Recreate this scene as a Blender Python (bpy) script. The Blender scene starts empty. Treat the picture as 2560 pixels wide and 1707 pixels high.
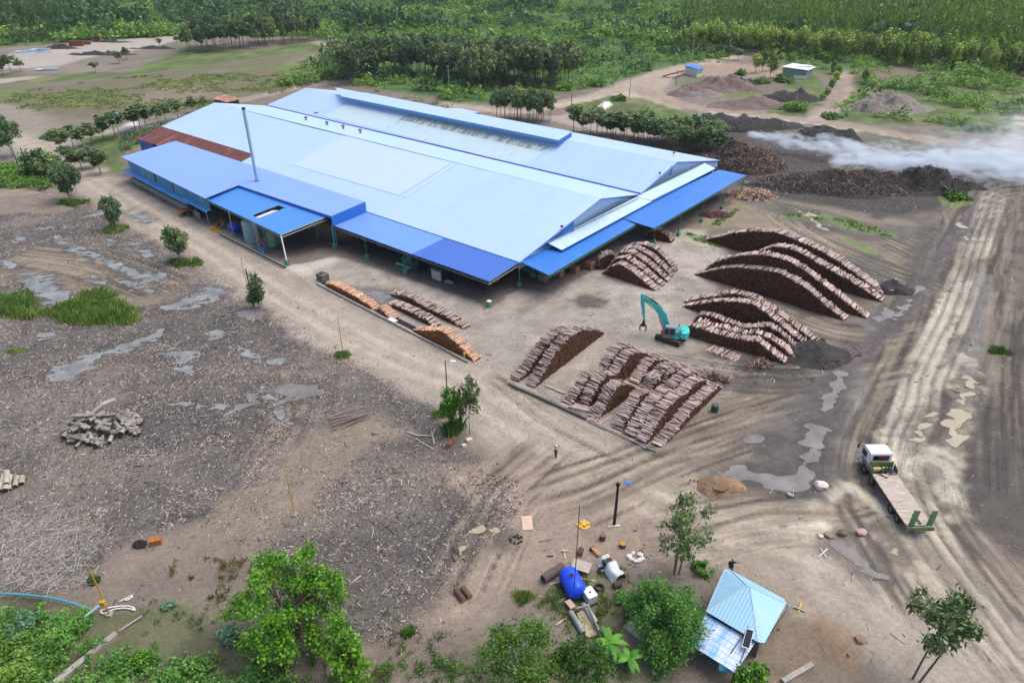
import bpy, math, random
import numpy as np
from mathutils import Vector, Matrix
rng = np.random.default_rng(7); random.seed(7)
sc = bpy.context.scene; COL = sc.collection
PI = math.pi
# ---------------------------------------------------------------- survey of the place: camera 50 m up, a photo point -> ground point
F, PITCH, CAMH = 1707.0, math.radians(30.3), 50.0
FWD = np.array([0, math.cos(PITCH), -math.sin(PITCH)]); RGT = np.array([1., 0, 0]); UPV = np.cross(RGT, FWD)
def P(x, y, z=0.0):
    d = FWD*F + RGT*(x-1280) - UPV*(y-853.5)
    return np.array([0, 0, CAMH]) + d*((z-CAMH)/d[2])
def PX(x, y, z=0.0):
    p = P(x, y, z); return (float(p[0]), float(p[1]))
def J(p):
    v = np.array(p, float) - [0, 0, CAMH]; zc = v@FWD
    return 1280+F*(v@RGT)/zc, 853.5-F*(v@UPV)/zc
def height_at(bx, by, ty, z0=0.0):          # height of an upright thing standing at a photo point, from the photo row of its top
    b = P(bx, by, z0); lo, hi = 0., 60.
    for _ in range(40):
        m = (lo+hi)/2
        if J(b+[0, 0, m])[1] > ty: lo = m
        else: hi = m
    return lo
# ---------------------------------------------------------------- mesh building
class MB:
    def __init__(s): s.v = []; s.f = []; s.m = []
    def add(s, vs, fs, m=0):
        o = len(s.v); s.v += [tuple(map(float, p)) for p in vs]; s.f += [tuple(i+o for i in f) for f in fs]; s.m += [m]*len(fs); return s
    def box(s, c, d, rz=0, m=0, M=None):
        x, y, z = d[0]/2, d[1]/2, d[2]/2
        vs = [Vector((a*x, b*y, e*z)) for a in (-1, 1) for b in (-1, 1) for e in (-1, 1)]
        R = M if M is not None else Matrix.Rotation(rz, 3, 'Z')
        vs = [R@v + Vector(c) for v in vs]
        return s.add(vs, [(0, 1, 3, 2), (4, 6, 7, 5), (0, 4, 5, 1), (2, 3, 7, 6), (0, 2, 6, 4), (1, 5, 7, 3)], m)
    def tube(s, a, b, r, r2=None, n=8, m=0, cap=True):
        a = Vector(a); b = Vector(b); r2 = r if r2 is None else r2
        d = (b-a); L = d.length
        if L < 1e-6: return s
        q = d.to_track_quat('Z', 'Y').to_matrix()
        vs = []
        for k in range(n):
            c = Vector((math.cos(2*PI*k/n), math.sin(2*PI*k/n), 0)); vs.append(a+q@(c*r))
        for k in range(n):
            c = Vector((math.cos(2*PI*k/n), math.sin(2*PI*k/n), 0)); vs.append(b+q@(c*r2))
        fs = [(k, (k+1) % n, n+(k+1) % n, n+k) for k in range(n)]
        if cap: fs += [tuple(range(n))[::-1], tuple(range(n, 2*n))]
        return s.add(vs, fs, m)
    def path(s, pts, r, n=6, m=0, r2=None):
        k = len(pts)
        for i in range(k-1):
            ra = r if r2 is None else r+(r2-r)*i/(k-1); rb = r if r2 is None else r+(r2-r)*(i+1)/(k-1)
            s.tube(pts[i], pts[i+1], ra, rb, n, m)
        return s
    def prism(s, poly, z0, z1, m=0):         # poly = [(x,y)] ccw
        n = len(poly)
        vs = [(x, y, z0) for x, y in poly]+[(x, y, z1) for x, y in poly]
        fs = [(k, (k+1) % n, n+(k+1) % n, n+k) for k in range(n)]+[tuple(range(n))[::-1], tuple(range(n, 2*n))]
        return s.add(vs, fs, m)
    def slab(s, pts, t, m=0):                # sheet of thickness t under the given corner points
        n = len(pts)
        vs = [tuple(p) for p in pts]+[(p[0], p[1], p[2]-t) for p in pts]
        fs = [tuple(range(n)), tuple(range(n, 2*n))[::-1]]+[(k, n+k, n+(k+1) % n, (k+1) % n) for k in range(n)]
        return s.add(vs, fs, m)
    def lathe(s, prof, c=(0, 0, 0), n=16, m=0, M=None):
        vs = []; c = Vector(c); k = len(prof)
        for r, z in prof:
            for i in range(n):
                v = Vector((r*math.cos(2*PI*i/n), r*math.sin(2*PI*i/n), z)); vs.append((M@v if M is not None else v)+c)
        fs = [(j*n+i, j*n+(i+1) % n, (j+1)*n+(i+1) % n, (j+1)*n+i) for j in range(k-1) for i in range(n)]
        return s.add(vs, fs, m)
    def extrude_xz(s, poly, y0, y1, m=0):    # side profile (x,z) swept across y
        n = len(poly)
        vs = [(x, y0, z) for x, z in poly]+[(x, y1, z) for x, z in poly]
        fs = [(k, (k+1) % n, n+(k+1) % n, n+k)[::-1] for k in range(n)]+[tuple(range(n)), tuple(range(n, 2*n))[::-1]]
        return s.add(vs, fs, m)
    def blob(s, c, r, seed=0, sub=2, m=0, rough=.25, M=None):
        import bmesh
        b = bmesh.new(); bmesh.ops.create_icosphere(b, subdivisions=sub, radius=1)
        rr = random.Random(seed); ph = [rr.uniform(0, 6) for _ in range(6)]
        vs = []
        for v in b.verts:
            p = v.co; k = 1+rough*(math.sin(2.1*p.x+ph[0])*math.sin(2.7*p.y+ph[1])+.6*math.sin(4.3*p.z+ph[2]+2*p.x)+.4*math.sin(5.7*p.y+ph[3]))*.6
            q = Vector((p.x*r[0]*k, p.y*r[1]*k, p.z*r[2]*k)); vs.append((M@q if M is not None else q)+Vector(c))
        b.verts.ensure_lookup_table(); fs = [tuple(v.index for v in f.verts) for f in b.faces]; b.free()
        return s.add(vs, fs, m)
    def build(s, name, mats, parent=None, smooth=False, loc=None, rz=0):
        me = bpy.data.meshes.new(name); me.from_pydata(s.v, [], s.f)
        for mt in (mats if isinstance(mats, (list, tuple)) else [mats]): me.materials.append(mt)
        if any(s.m): me.polygons.foreach_set('material_index', s.m)
        if smooth: me.polygons.foreach_set('use_smooth', [True]*len(s.f))
        me.update()
        return link(name, me, parent, loc, rz)
def link(name, me, parent=None, loc=None, rz=0):
    o = bpy.data.objects.new(name, me); COL.objects.link(o)
    if parent is not None: o.parent = parent
    if loc is not None: o.location = loc
    o.rotation_euler.z = rz
    return o
def npmesh(name, V, Fq, mats, matidx=None):
    """quads (n,4) or tris array -> mesh, fast"""
    V = np.asarray(V, np.float32); Fq = np.asarray(Fq, np.int32); k = Fq.shape[1]
    me = bpy.data.meshes.new(name); me.vertices.add(len(V)); me.vertices.foreach_set('co', V.ravel())
    me.loops.add(Fq.size); me.loops.foreach_set('vertex_index', Fq.ravel())
    me.polygons.add(len(Fq)); me.polygons.foreach_set('loop_start', np.arange(0, Fq.size, k, dtype=np.int32))
    for mt in (mats if isinstance(mats, (list, tuple)) else [mats]): me.materials.append(mt)
    if matidx is not None: me.polygons.foreach_set('material_index', np.asarray(matidx, np.int32))
    me.update(calc_edges=True); me.validate()
    return me
def tag(o, label=None, cat=None, group=None, kind=None):
    if label: o['label'] = label
    if cat: o['category'] = cat
    if group: o['group'] = group
    if kind: o['kind'] = kind
    return o
def empty(name, loc=(0, 0, 0), rz=0, label=None, cat=None, group=None):
    o = bpy.data.objects.new(name, None); COL.objects.link(o); o.location = loc; o.rotation_euler.z = rz; o.empty_display_size = .2
    return tag(o, label, cat, group)
KIDS = {}
def copy_tree(o, parent=None):
    c = o.copy(); COL.objects.link(c)
    if parent is not None: c.parent = parent
    for ch in list(o.children): copy_tree(ch, c)
    return c
# ---------------------------------------------------------------- materials
def lin(r, g, b):
    f = lambda c: (c/255/12.92) if c/255 <= .04045 else ((c/255+.055)/1.055)**2.4
    return (f(r), f(g), f(b), 1)
MATS = {}
def mat(name, col, rough=.7, var=.25, scale=1.2, bump=.0, bscale=8, metal=0, spec=.5, col2=None, isl=0., objr=0., coat=0, stretch=None, noise2=None):
    """Principled surface with uneven colour: noise between shades, optional second colour in patches, per-island and per-object variation"""
    if name in MATS: return MATS[name]
    m = bpy.data.materials.new(name); m.use_nodes = True; N = m.node_tree.nodes; Lk = m.node_tree.links; MATS[name] = m
    b = N['Principled BSDF']; b.inputs['Roughness'].default_value = rough; b.inputs['Metallic'].default_value = metal
    b.inputs['Specular IOR Level'].default_value = spec; b.inputs['Coat Weight'].default_value = coat
    tc = N.new('ShaderNodeTexCoord'); src = tc.outputs['Object']
    if stretch:
        mp = N.new('ShaderNodeMapping'); mp.inputs['Scale'].default_value = stretch; Lk.new(src, mp.inputs[0]); src = mp.outputs[0]
    n = N.new('ShaderNodeTexNoise'); n.inputs['Scale'].default_value = scale; n.inputs['Detail'].default_value = 6; n.inputs['Roughness'].default_value = .62
    Lk.new(src, n.inputs['Vector'])
    r = N.new('ShaderNodeValToRGB'); r.color_ramp.elements[0].position = .3; r.color_ramp.elements[1].position = .7
    c = col[:3]; r.color_ramp.elements[0].color = [x*(1-var) for x in c]+[1]
    r.color_ramp.elements[1].color = ([min(1, x*(1+var)) for x in c] if col2 is None else list(col2[:3]))+[1]
    Lk.new(n.outputs['Fac'], r.inputs[0]); out = r.outputs[0]
    def mul(out, fac_sock, lo, hi):
        mr = N.new('ShaderNodeMapRange'); mr.inputs['To Min'].default_value = lo; mr.inputs['To Max'].default_value = hi; Lk.new(fac_sock, mr.inputs[0])
        mx = N.new('ShaderNodeMix'); mx.data_type = 'RGBA'; mx.blend_type = 'MULTIPLY'; mx.inputs[0].default_value = 1
        cb = N.new('ShaderNodeCombineColor'); [Lk.new(mr.outputs[0], cb.inputs[i]) for i in range(3)]
        Lk.new(out, mx.inputs[6]); Lk.new(cb.outputs[0], mx.inputs[7]); return mx.outputs[2]
    if isl:
        g = N.new('ShaderNodeNewGeometry'); out = mul(out, g.outputs['Random Per Island'], 1-isl, 1+isl)
    if objr:
        oi = N.new('ShaderNodeObjectInfo'); out = mul(out, oi.outputs['Random'], 1-objr, 1+objr)
    Lk.new(out, b.inputs['Base Color'])
    if bump:
        n2 = N.new('ShaderNodeTexNoise'); n2.inputs['Scale'].default_value = bscale; n2.inputs['Detail'].default_value = 4; Lk.new(src, n2.inputs['Vector'])
        bp = N.new('ShaderNodeBump'); bp.inputs['Strength'].default_value = bump; bp.inputs['Distance'].default_value = .1; Lk.new(n2.outputs['Fac'], bp.inputs['Height']); Lk.new(bp.outputs[0], b.inputs['Normal'])
    return m
def ribbed(name, col, rough=.35, pitch=.9, axis=0, var=.06, depth=.35, dirt=(.5, .5, .5), dirt_amt=.0, seam=0, spec=.5, lines=.12, wear=.0, wearcol=(.5, .5, .5), metal=0, sdark=.14, swid=.012):
    """painted profiled sheet: ribs a pitch apart, sheet laps, faint fading and stains"""
    if name in MATS: return MATS[name]
    m = bpy.data.materials.new(name); m.use_nodes = True; N = m.node_tree.nodes; Lk = m.node_tree.links; MATS[name] = m
    b = N['Principled BSDF']; b.inputs['Roughness'].default_value = rough; b.inputs['Specular IOR Level'].default_value = spec; b.inputs['Metallic'].default_value = metal
    tc = N.new('ShaderNodeTexCoord'); sp = N.new('ShaderNodeSeparateXYZ'); Lk.new(tc.outputs['Object'], sp.inputs[0])
    def math_(op, a, bb=None):
        k = N.new('ShaderNodeMath'); k.operation = op
        for i, q in enumerate((a, bb)):
            if q is None: continue
            if isinstance(q, (int, float)): k.inputs[i].default_value = q
            else: Lk.new(q, k.inputs[i])
        return k.outputs[0]
    x = sp.outputs[axis]; y = sp.outputs[1-axis]
    rib = math_('POWER', math_('ABSOLUTE', math_('SINE', math_('MULTIPLY', x, PI/pitch))), 8.)
    rib = math_('SUBTRACT', 1., rib)           # 1 between ribs, 0 at rib
    n = N.new('ShaderNodeTexNoise'); n.inputs['Scale'].default_value = .09; n.inputs['Detail'].default_value = 8; n.inputs['Roughness'].default_value = .65; Lk.new(tc.outputs['Object'], n.inputs['Vector'])
    mp = N.new('ShaderNodeMapping'); mp.inputs['Scale'].default_value = (1.1, .07, .07) if axis == 0 else (.07, 1.1, .07); Lk.new(tc.outputs['Object'], mp.inputs[0])
    n2 = N.new('ShaderNodeTexNoise'); n2.inputs['Scale'].default_value = 1.; n2.inputs['Detail'].default_value = 4; Lk.new(mp.outputs[0], n2.inputs['Vector'])
    r = N.new('ShaderNodeValToRGB'); r.color_ramp.elements[0].position = .25; r.color_ramp.elements[1].position = .75
    r.color_ramp.elements[0].color = [q*(1-var) for q in col[:3]]+[1]; r.color_ramp.elements[1].color = [min(1, q*(1+var)) for q in col[:3]]+[1]
    s1 = math_('ADD', math_('MULTIPLY', n.outputs['Fac'], .5), math_('MULTIPLY', n2.outputs['Fac'], .5)); Lk.new(s1, r.inputs[0])
    k = math_('ADD', 1-lines, math_('MULTIPLY', rib, lines))
    cb = N.new('ShaderNodeCombineColor'); [Lk.new(k, cb.inputs[i]) for i in range(3)]
    mx = N.new('ShaderNodeMix'); mx.data_type = 'RGBA'; mx.blend_type = 'MULTIPLY'; mx.inputs[0].default_value = 1; Lk.new(r.outputs[0], mx.inputs[6]); Lk.new(cb.outputs[0], mx.inputs[7]); out = mx.outputs[2]
    if wear:
        rr = N.new('ShaderNodeValToRGB'); rr.color_ramp.elements[0].position = .62-wear*.25; rr.color_ramp.elements[1].position = .72-wear*.2
        n3 = N.new('ShaderNodeTexNoise'); n3.inputs['Scale'].default_value = 1.; n3.inputs['Detail'].default_value = 8; n3.inputs['Roughness'].default_value = .7
        mp3 = N.new('ShaderNodeMapping'); mp3.inputs['Scale'].default_value = (.9, .25, .25) if axis == 0 else (.25, .9, .25); Lk.new(tc.outputs['Object'], mp3.inputs[0]); Lk.new(mp3.outputs[0], n3.inputs['Vector'])
        Lk.new(n3.outputs['Fac'], rr.inputs[0]); m2 = N.new('ShaderNodeMix'); m2.data_type = 'RGBA'; Lk.new(rr.outputs[0], m2.inputs[0]); Lk.new(out, m2.inputs[6]); m2.inputs[7].default_value = list(wearcol[:3])+[1]; out = m2.outputs[2]
    if seam:
        w = math_('GREATER_THAN', math_('ABSOLUTE', math_('SINE', math_('MULTIPLY', y, PI/seam))), swid)
        w = math_('ADD', 1-sdark, math_('MULTIPLY', w, sdark)); cb2 = N.new('ShaderNodeCombineColor'); [Lk.new(w, cb2.inputs[i]) for i in range(3)]
        m3 = N.new('ShaderNodeMix'); m3.data_type = 'RGBA'; m3.blend_type = 'MULTIPLY'; m3.inputs[0].default_value = 1; Lk.new(out, m3.inputs[6]); Lk.new(cb2.outputs[0], m3.inputs[7]); out = m3.outputs[2]
    Lk.new(out, b.inputs['Base Color'])
    bp = N.new('ShaderNodeBump'); bp.inputs['Strength'].default_value = depth; bp.inputs['Distance'].default_value = .05; Lk.new(rib, bp.inputs['Height']); Lk.new(bp.outputs[0], b.inputs['Normal'])
    return m
def leafmat(name, c1, c2, rough=.55, trans=.25, objr=.18, isl=.45, scale=.5):
    if name in MATS: return MATS[name]
    m = bpy.data.materials.new(name); m.use_nodes = True; N = m.node_tree.nodes; Lk = m.node_tree.links; MATS[name] = m
    b = N['Principled BSDF']; b.inputs['Roughness'].default_value = rough; b.inputs['Specular IOR Level'].default_value = .3
    tc = N.new('ShaderNodeTexCoord'); n = N.new('ShaderNodeTexNoise'); n.inputs['Scale'].default_value = scale; n.inputs['Detail'].default_value = 3; Lk.new(tc.outputs['Object'], n.inputs['Vector'])
    oi = N.new('ShaderNodeObjectInfo'); g = N.new('ShaderNodeNewGeometry')
    def mth(op, a, bb):
        k = N.new('ShaderNodeMath'); k.operation = op
        for i, q in enumerate((a, bb)):
            if isinstance(q, (int, float)): k.inputs[i].default_value = q
            else: Lk.new(q, k.inputs[i])
        return k.outputs[0]
    f = mth('ADD', mth('MULTIPLY', n.outputs['Fac'], .9), mth('ADD', mth('MULTIPLY', mth('SUBTRACT', g.outputs['Random Per Island'], .5), isl), mth('MULTIPLY', mth('SUBTRACT', oi.outputs['Random'], .5), objr*2)))
    r = N.new('ShaderNodeValToRGB'); r.color_ramp.elements[0].position = .2; r.color_ramp.elements[1].position = .75; r.color_ramp.elements[0].color = list(c1[:3])+[1]; r.color_ramp.elements[1].color = list(c2[:3])+[1]
    Lk.new(f, r.inputs[0]); Lk.new(r.outputs[0], b.inputs['Base Color'])
    if trans:
        t = N.new('ShaderNodeBsdfTranslucent'); Lk.new(r.outputs[0], t.inputs[0]); ms = N.new('ShaderNodeMixShader'); ms.inputs[0].default_value = trans
        Lk.new(b.outputs[0], ms.inputs[1]); Lk.new(t.outputs[0], ms.inputs[2]); Lk.new(ms.outputs[0], N['Material Output'].inputs[0])
    return m
# ---------------------------------------------------------------- value noise for laying out the ground
_tab = np.random.default_rng(3).random((256, 256))
def vnoise(x, y, s=1.0, ox=0, oy=0):
    x = np.asarray(x)*s+ox+4000; y = np.asarray(y)*s+oy+4000
    xi = np.floor(x).astype(int); yi = np.floor(y).astype(int); fx = x-xi; fy = y-yi
    fx = fx*fx*(3-2*fx); fy = fy*fy*(3-2*fy)
    a = _tab[xi % 256, yi % 256]; b = _tab[(xi+1) % 256, yi % 256]; c = _tab[xi % 256, (yi+1) % 256]; d = _tab[(xi+1) % 256, (yi+1) % 256]
    return a*(1-fx)*(1-fy)+b*fx*(1-fy)+c*(1-fx)*fy+d*fx*fy
def fbm(x, y, s=1.0, o=4, ox=0):
    t = 0; a = .5; w = 0
    for k in range(o): t = t+a*vnoise(x, y, s*2.03**k, ox+17*k, ox*3+29*k); w += a; a *= .55
    return t/w
def sdist(x, y, poly):                      # signed distance to a polygon, inside positive
    poly = np.asarray(poly, float); ins = np.zeros(x.shape, bool); d2 = np.full(x.shape, 1e18); n = len(poly)
    for i in range(n):
        ax, ay = poly[i]; bx, by = poly[(i+1) % n]
        ex, ey = bx-ax, by-ay; t = np.clip(((x-ax)*ex+(y-ay)*ey)/(ex*ex+ey*ey+1e-12), 0, 1)
        d2 = np.minimum(d2, (x-ax-t*ex)**2+(y-ay-t*ey)**2)
        c = ((ay > y) != (by > y)) & (x < (bx-ax)*(y-ay)/(by-ay+1e-12)+ax); ins ^= c
    return np.where(ins, 1, -1)*np.sqrt(d2)
def pline(x, y, pts):                        # distance to a polyline, arclength and signed offset of the nearest point
    pts = np.asarray(pts, float); d = np.full(x.shape, 1e9); s = np.zeros(x.shape); off = np.zeros(x.shape); acc = 0
    for i in range(len(pts)-1):
        ax, ay = pts[i]; bx, by = pts[i+1]; ex, ey = bx-ax, by-ay; L = math.hypot(ex, ey)
        t = np.clip(((x-ax)*ex+(y-ay)*ey)/(L*L), 0, 1); px = x-ax-t*ex; py = y-ay-t*ey; dd = np.hypot(px, py); m = dd < d
        d = np.where(m, dd, d); s = np.where(m, acc+t*L, s); off = np.where(m, (ex*(y-ay)-ey*(x-ax))/L, off); acc += L
    return d, s, off
def sst(a, b, x): t = np.clip((x-a)/(b-a), 0, 1); return t*t*(3-2*t)
def smooth_poly(pts, it=2):                  # Chaikin corner cutting of an open line
    pts = np.asarray(pts, float)
    for _ in range(it):
        q = [pts[0]]
        for a, b in zip(pts[:-1], pts[1:]): q += [a*.75+b*.25, a*.25+b*.75]
        q.append(pts[-1]); pts = np.array(q)
    return pts
def G(*px): return np.array([PX(x, y) for x, y in px])
# ---------------------------------------------------------------- camera
cd = bpy.data.cameras.new('camera'); cam = bpy.data.objects.new('camera', cd); COL.objects.link(cam); sc.camera = cam
cd.sensor_width = 36; cd.lens = 36*F/2560; cd.clip_start = .5; cd.clip_end = 6000
cam.location = (0, 0, CAMH); cam.rotation_euler = (PI/2-PITCH, 0, 0)
EXPOSURE = 0.6
# ================================================================ GROUND
def growline(lo, hi, step, far, g):
    a = list(np.arange(lo, hi+1e-6, step)); s = step
    while a[-1] < far: s *= g; a.append(a[-1]+s)
    return np.array(a)
yl = growline(20, 122, .37, 3200, 1.024)
xr = growline(0, 94, .41, 2600, 1.04); xl = np.concatenate([-xr[:0:-1], xr])
GX, GY = np.meshgrid(xl, yl); gx = GX.ravel(); gy = GY.ravel()
n1 = fbm(gx, gy, .09, 5); n2 = fbm(gx, gy, .35, 4, 5); n3 = fbm(gx, gy, .03, 4, 9); n4 = fbm(gx, gy, 1.1, 3, 13)
col = np.zeros((len(gx), 3)); wet = np.zeros(len(gx)); flow = np.zeros((len(gx), 3)); debris = np.zeros(len(gx)); grassm = np.zeros(len(gx)); charm = np.zeros(len(gx))
def C3(r, g, b): return np.array(lin(r, g, b)[:3])
def lay(m, c, jit=.12):
    global col
    c = np.asarray(c); c = c[None, :]*(1+jit*2*(n2-.5))[:, None]
    col = col*(1-m[:, None])+c*m[:, None]
def region(px, soft=2., rag=3., s=.25):      # soft ragged area from photo points; metres
    d = sdist(gx, gy, G(*px)); return sst(-soft, soft, d+(fbm(gx, gy, s, 4, 21)-.5)*2*rag)
def band(px, w, soft=1.2, rag=1.2, s=.3, flw=0.):
    pts = smooth_poly(G(*px)); d, a, o = pline(gx, gy, pts)
    m = sst(soft, -soft, d-w/2+(fbm(gx, gy, s, 4, 31)-.5)*2*rag)
    if flw:
        k = sst(w*.5+3, w*.5, d)*flw; t = k > flow[:, 2]; fl2[:] = np.where(t, flow[:, 2], np.maximum(fl2, k))
        flow[t, 0] = a[t]; flow[t, 1] = o[t]; flow[:, 2] = np.maximum(flow[:, 2], k)
    return m
flow[:, 0] = gx*.8+gy*.6; flow[:, 1] = gy*.8-gx*.6; flow[:, 2] = .25; fl2 = np.zeros(len(gx))
lay(np.ones_like(gx), C3(134, 122, 110)); lay(sst(.45, .62, n1)*.6, C3(112, 102, 94)); lay(sst(.5, .68, n3)*.4, C3(152, 140, 126))
# --- green country all round, with paler and browner openings
green = region([(-900, -45), (3400, -45), (3000, 330), (2560, 312), (2480, 300), (2350, 318), (2200, 298), (2090, 292), (2128, 200), (1985, 170), (1885, 122), (1790, 160), (1710, 158), (1560, 195), (1480, 222), (1390, 236), (1250, 262), (1120, 250), (900, 214), (840, 206), (760, 210), (700, 222), (720, 190), (860, 118), (800, 95), (470, 90), (160, 108), (-60, 122), (-900, 150)], 3, 4, .08)
lay(green, C3(58, 88, 42)); grassm = np.maximum(grassm, green)
lay(green*sst(.45, .65, n1), C3(78, 112, 50)); lay(green*sst(.55, .7, n3), C3(88, 98, 58))
green2 = np.maximum.reduce([region([(330, 180), (470, 112), (640, 128), (760, 98), (860, 112), (870, 122), (700, 138), (520, 165), (330, 188), (180, 205), (-400, 240), (-400, 200), (0, 190)], 3, 3, .1),
    region([(1390, 262), (1560, 232), (1620, 240), (1700, 275), (1760, 300), (1700, 305), (1560, 298), (1450, 290)], 1.5, 2, .2),
    region([(1960, 180), (2050, 190), (2060, 240), (2010, 292), (1900, 285), (1960, 255)], 1.5, 2, .2),
    region([(2100, 300), (2140, 215), (2330, 180), (2700, 230), (2800, 300), (2560, 330), (2400, 330), (2290, 312), (2180, 312)], 2, 3, .15),
    region([(1680, 200), (1760, 190), (1900, 225), (1950, 235), (1800, 250), (1720, 235)], 1.5, 2, .2)*.7,
    region([(130, 330), (240, 315), (420, 300), (540, 275), (600, 262), (660, 262), (620, 280), (420, 330), (300, 390), (330, 430), (250, 430), (150, 390)], 1.5, 2, .2),
    region([(-100, 420), (60, 405), (140, 420), (150, 470), (60, 490), (-100, 495)], 1.5, 2, .2)])
lay(green2, C3(80, 92, 56)); lay(green2*sst(.45, .62, n2), C3(92, 114, 54)); lay(green2*sst(.55, .66, n1)*.6, C3(124, 114, 88)); grassm = np.maximum(grassm, green2)
field = region([(-500, 235), (0, 222), (180, 212), (330, 192), (480, 168), (700, 140), (866, 122), (880, 160), (845, 204), (690, 232), (540, 262), (400, 290), (250, 300), (120, 285), (30, 262), (-500, 300)], 2, 3, .1)
lay(field, C3(118, 110, 84)); lay(field*sst(.42, .6, n1), C3(98, 112, 62)); lay(field*sst(.54, .7, n3)*.8, C3(140, 128, 108)); grassm = np.maximum(grassm, field*.35*sst(.4, .6, n1))
# --- old concrete yard far left
lay(region([(-300, 150), (0, 140), (60, 128), (170, 112), (320, 98), (462, 86), (480, 92), (400, 112), (330, 130), (230, 142), (150, 165), (-300, 195)], 1, 1.5), C3(176, 166, 156)); lay(region([(-80, 205), (20, 196), (100, 190), (90, 196), (0, 210), (-80, 216)], 1, 1), C3(160, 150, 138))
# --- wood-waste field on the left
deb = region([(-300, 470), (60, 460), (170, 480), (270, 545), (420, 610), (560, 690), (640, 770), (760, 830), (860, 885), (980, 960), (1010, 985), (1080, 1010), (1100, 1090), (1180, 1140), (1280, 1220), (1270, 1290), (1180, 1420), (1000, 1570), (860, 1610), (640, 1400), (450, 1340), (300, 1400), (150, 1440), (-300, 1500)], 1.5, 2.5, .2)
lay(deb, C3(112, 106, 102)); lay(deb*sst(.45, .6, n2)*.8, C3(98, 92, 87)); lay(deb*sst(.5, .64, n1)*.55, C3(142, 130, 120)); lay(deb*sst(.5, .66, fbm(gx+40, gy*1.3, .07, 4, 33))*.75, C3(84, 82, 81)); wet = np.maximum(wet, deb*sst(.5, .66, fbm(gx+40, gy*1.3, .07, 4, 33))*.5); debris = np.maximum(debris, deb)
tan = region([(-200, 640), (60, 640), (150, 605), (270, 650), (300, 690), (430, 735), (480, 745), (380, 760), (300, 760), (180, 730), (110, 690), (-200, 760)], 1.5, 2, .3)
lay(tan*.9, C3(142, 127, 108)); debris *= 1-tan*.85
tan2 = np.maximum(region([(0, 470), (130, 470), (220, 500), (160, 530), (-100, 540)], 1, 2), region([(640, 1180), (740, 1090), (960, 1030), (1010, 1080), (800, 1200), (740, 1320), (620, 1400), (500, 1400), (300, 1420), (280, 1380), (520, 1300)], 1.2, 2))
lay(tan2*.8, C3(150, 134, 118)); debris *= 1-tan2*.75
# --- left track and rear roads
lay(band([(-200, 262), (0, 268), (60, 300), (115, 350), (150, 395)], 14, 2, 2, .2, .5), C3(148, 138, 128)); lay(region([(-100, 300), (40, 296), (130, 310), (125, 370), (60, 395), (-100, 400)], 2, 2), C3(146, 138, 128))
lay(band([(860, 200), (760, 216), (650, 240), (560, 262), (430, 300), (300, 326), (210, 340)], 7, 1.5, 1.5, .2, .4), C3(158, 146, 136))
lay(band([(790, 108), (850, 116), (900, 122)], 6), C3(158, 146, 136))
lay(band([(1120, 262), (1220, 274), (1300, 282), (1380, 264), (1500, 240), (1580, 205), (1660, 180), (1740, 160), (1815, 148), (1885, 135)], 8, 1.2, 1, .2, .5), C3(176, 160, 144))
lay(region([(1500, 235), (1600, 205), (1700, 165), (1760, 165), (1680, 200), (1660, 230), (1720, 262), (1700, 275), (1600, 245)], 1.5, 1.5), C3(174, 158, 142))
lay(region([(1740, 165), (1800, 155), (1900, 165), (1990, 185), (1960, 200), (1850, 192), (1760, 190)], 1.5, 2), C3(166, 142, 124))
lay(band([(1610, 226), (1650, 248), (1720, 268), (1880, 289), (2066, 306), (2248, 338), (2431, 368), (2700, 400)], 9, 1.5, 1.5, .2, .7), C3(164, 146, 128)); lay(band([(1780, 282), (1960, 300), (2200, 335), (2400, 372)], 1.6, .8, .8, .3), C3(200, 190, 180))
lay(band([(2040, 300), (2080, 268), (2110, 222), (2106, 186), (2150, 178)], 7, 1.2, 1.5, .2, .4), C3(158, 138, 126)); lay(region([(2010, 304), (2060, 272), (2085, 276), (2070, 306)], 1, 1), C3(176, 160, 146))
lay(region([(2110, 175), (2350, 160), (2700, 205), (2700, 225), (2330, 182), (2150, 205)], 2, 3), C3(112, 102, 84))
lay(region([(1420, 300), (1560, 298), (1760, 303), (1880, 312), (1980, 330), (1860, 352), (1700, 325), (1500, 330)], 1.5, 2), C3(150, 134, 120))
lay(region([(1330, 295), (1420, 285), (1500, 310), (1600, 330), (1700, 345), (1640, 352), (1480, 325)], 1, 2), C3(168, 158, 150))
for q in ([(1477, 279), (1497, 276), (1528, 258), (1512, 256)], [(1490, 280), (1505, 279), (1531, 262), (1524, 260)]): lay(region(q, .4, .5), C3(222, 216, 210))
for q in ([(219, 331), (226, 319), (256, 314), (262, 322), (240, 334)], [(300, 320), (310, 308), (350, 305), (352, 312)]): lay(region(q, .5, 1.), C3(206, 202, 198))
# --- burnt ground and muddy tracks on the right
lay(region([(1700, 330), (1860, 300), (2060, 330), (2250, 352), (2500, 400), (2620, 480), (2500, 560), (2300, 560), (2100, 520), (1920, 500), (1840, 470), (1790, 420)], 2, 3), C3(116, 106, 98))
ch = region([(1790, 400), (1900, 400), (2050, 440), (2250, 440), (2380, 475), (2360, 520), (2200, 545), (2000, 510), (1860, 470)], 2, 3); ch = np.maximum(ch, region([(1700, 320), (1860, 330), (1980, 370), (2100, 380), (2080, 430), (1900, 440), (1780, 420), (1700, 380)], 2, 4)*.9); lay(ch*.9, C3(70, 67, 66)); charm = ch
lay(region([(2160, 330), (2500, 380), (2560, 420), (2200, 372)], 2, 3)*.8, C3(104, 112, 86))
rd = region([(1600, 930), (1760, 880), (1880, 905), (2060, 880), (2150, 800), (2230, 690), (2330, 560), (2430, 460), (2900, 460), (2900, 1500), (2560, 1400), (2420, 1330), (2300, 1180), (2180, 1120), (2080, 1080), (1900, 1060), (1760, 1100)], 2, 2.5, .2)
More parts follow.
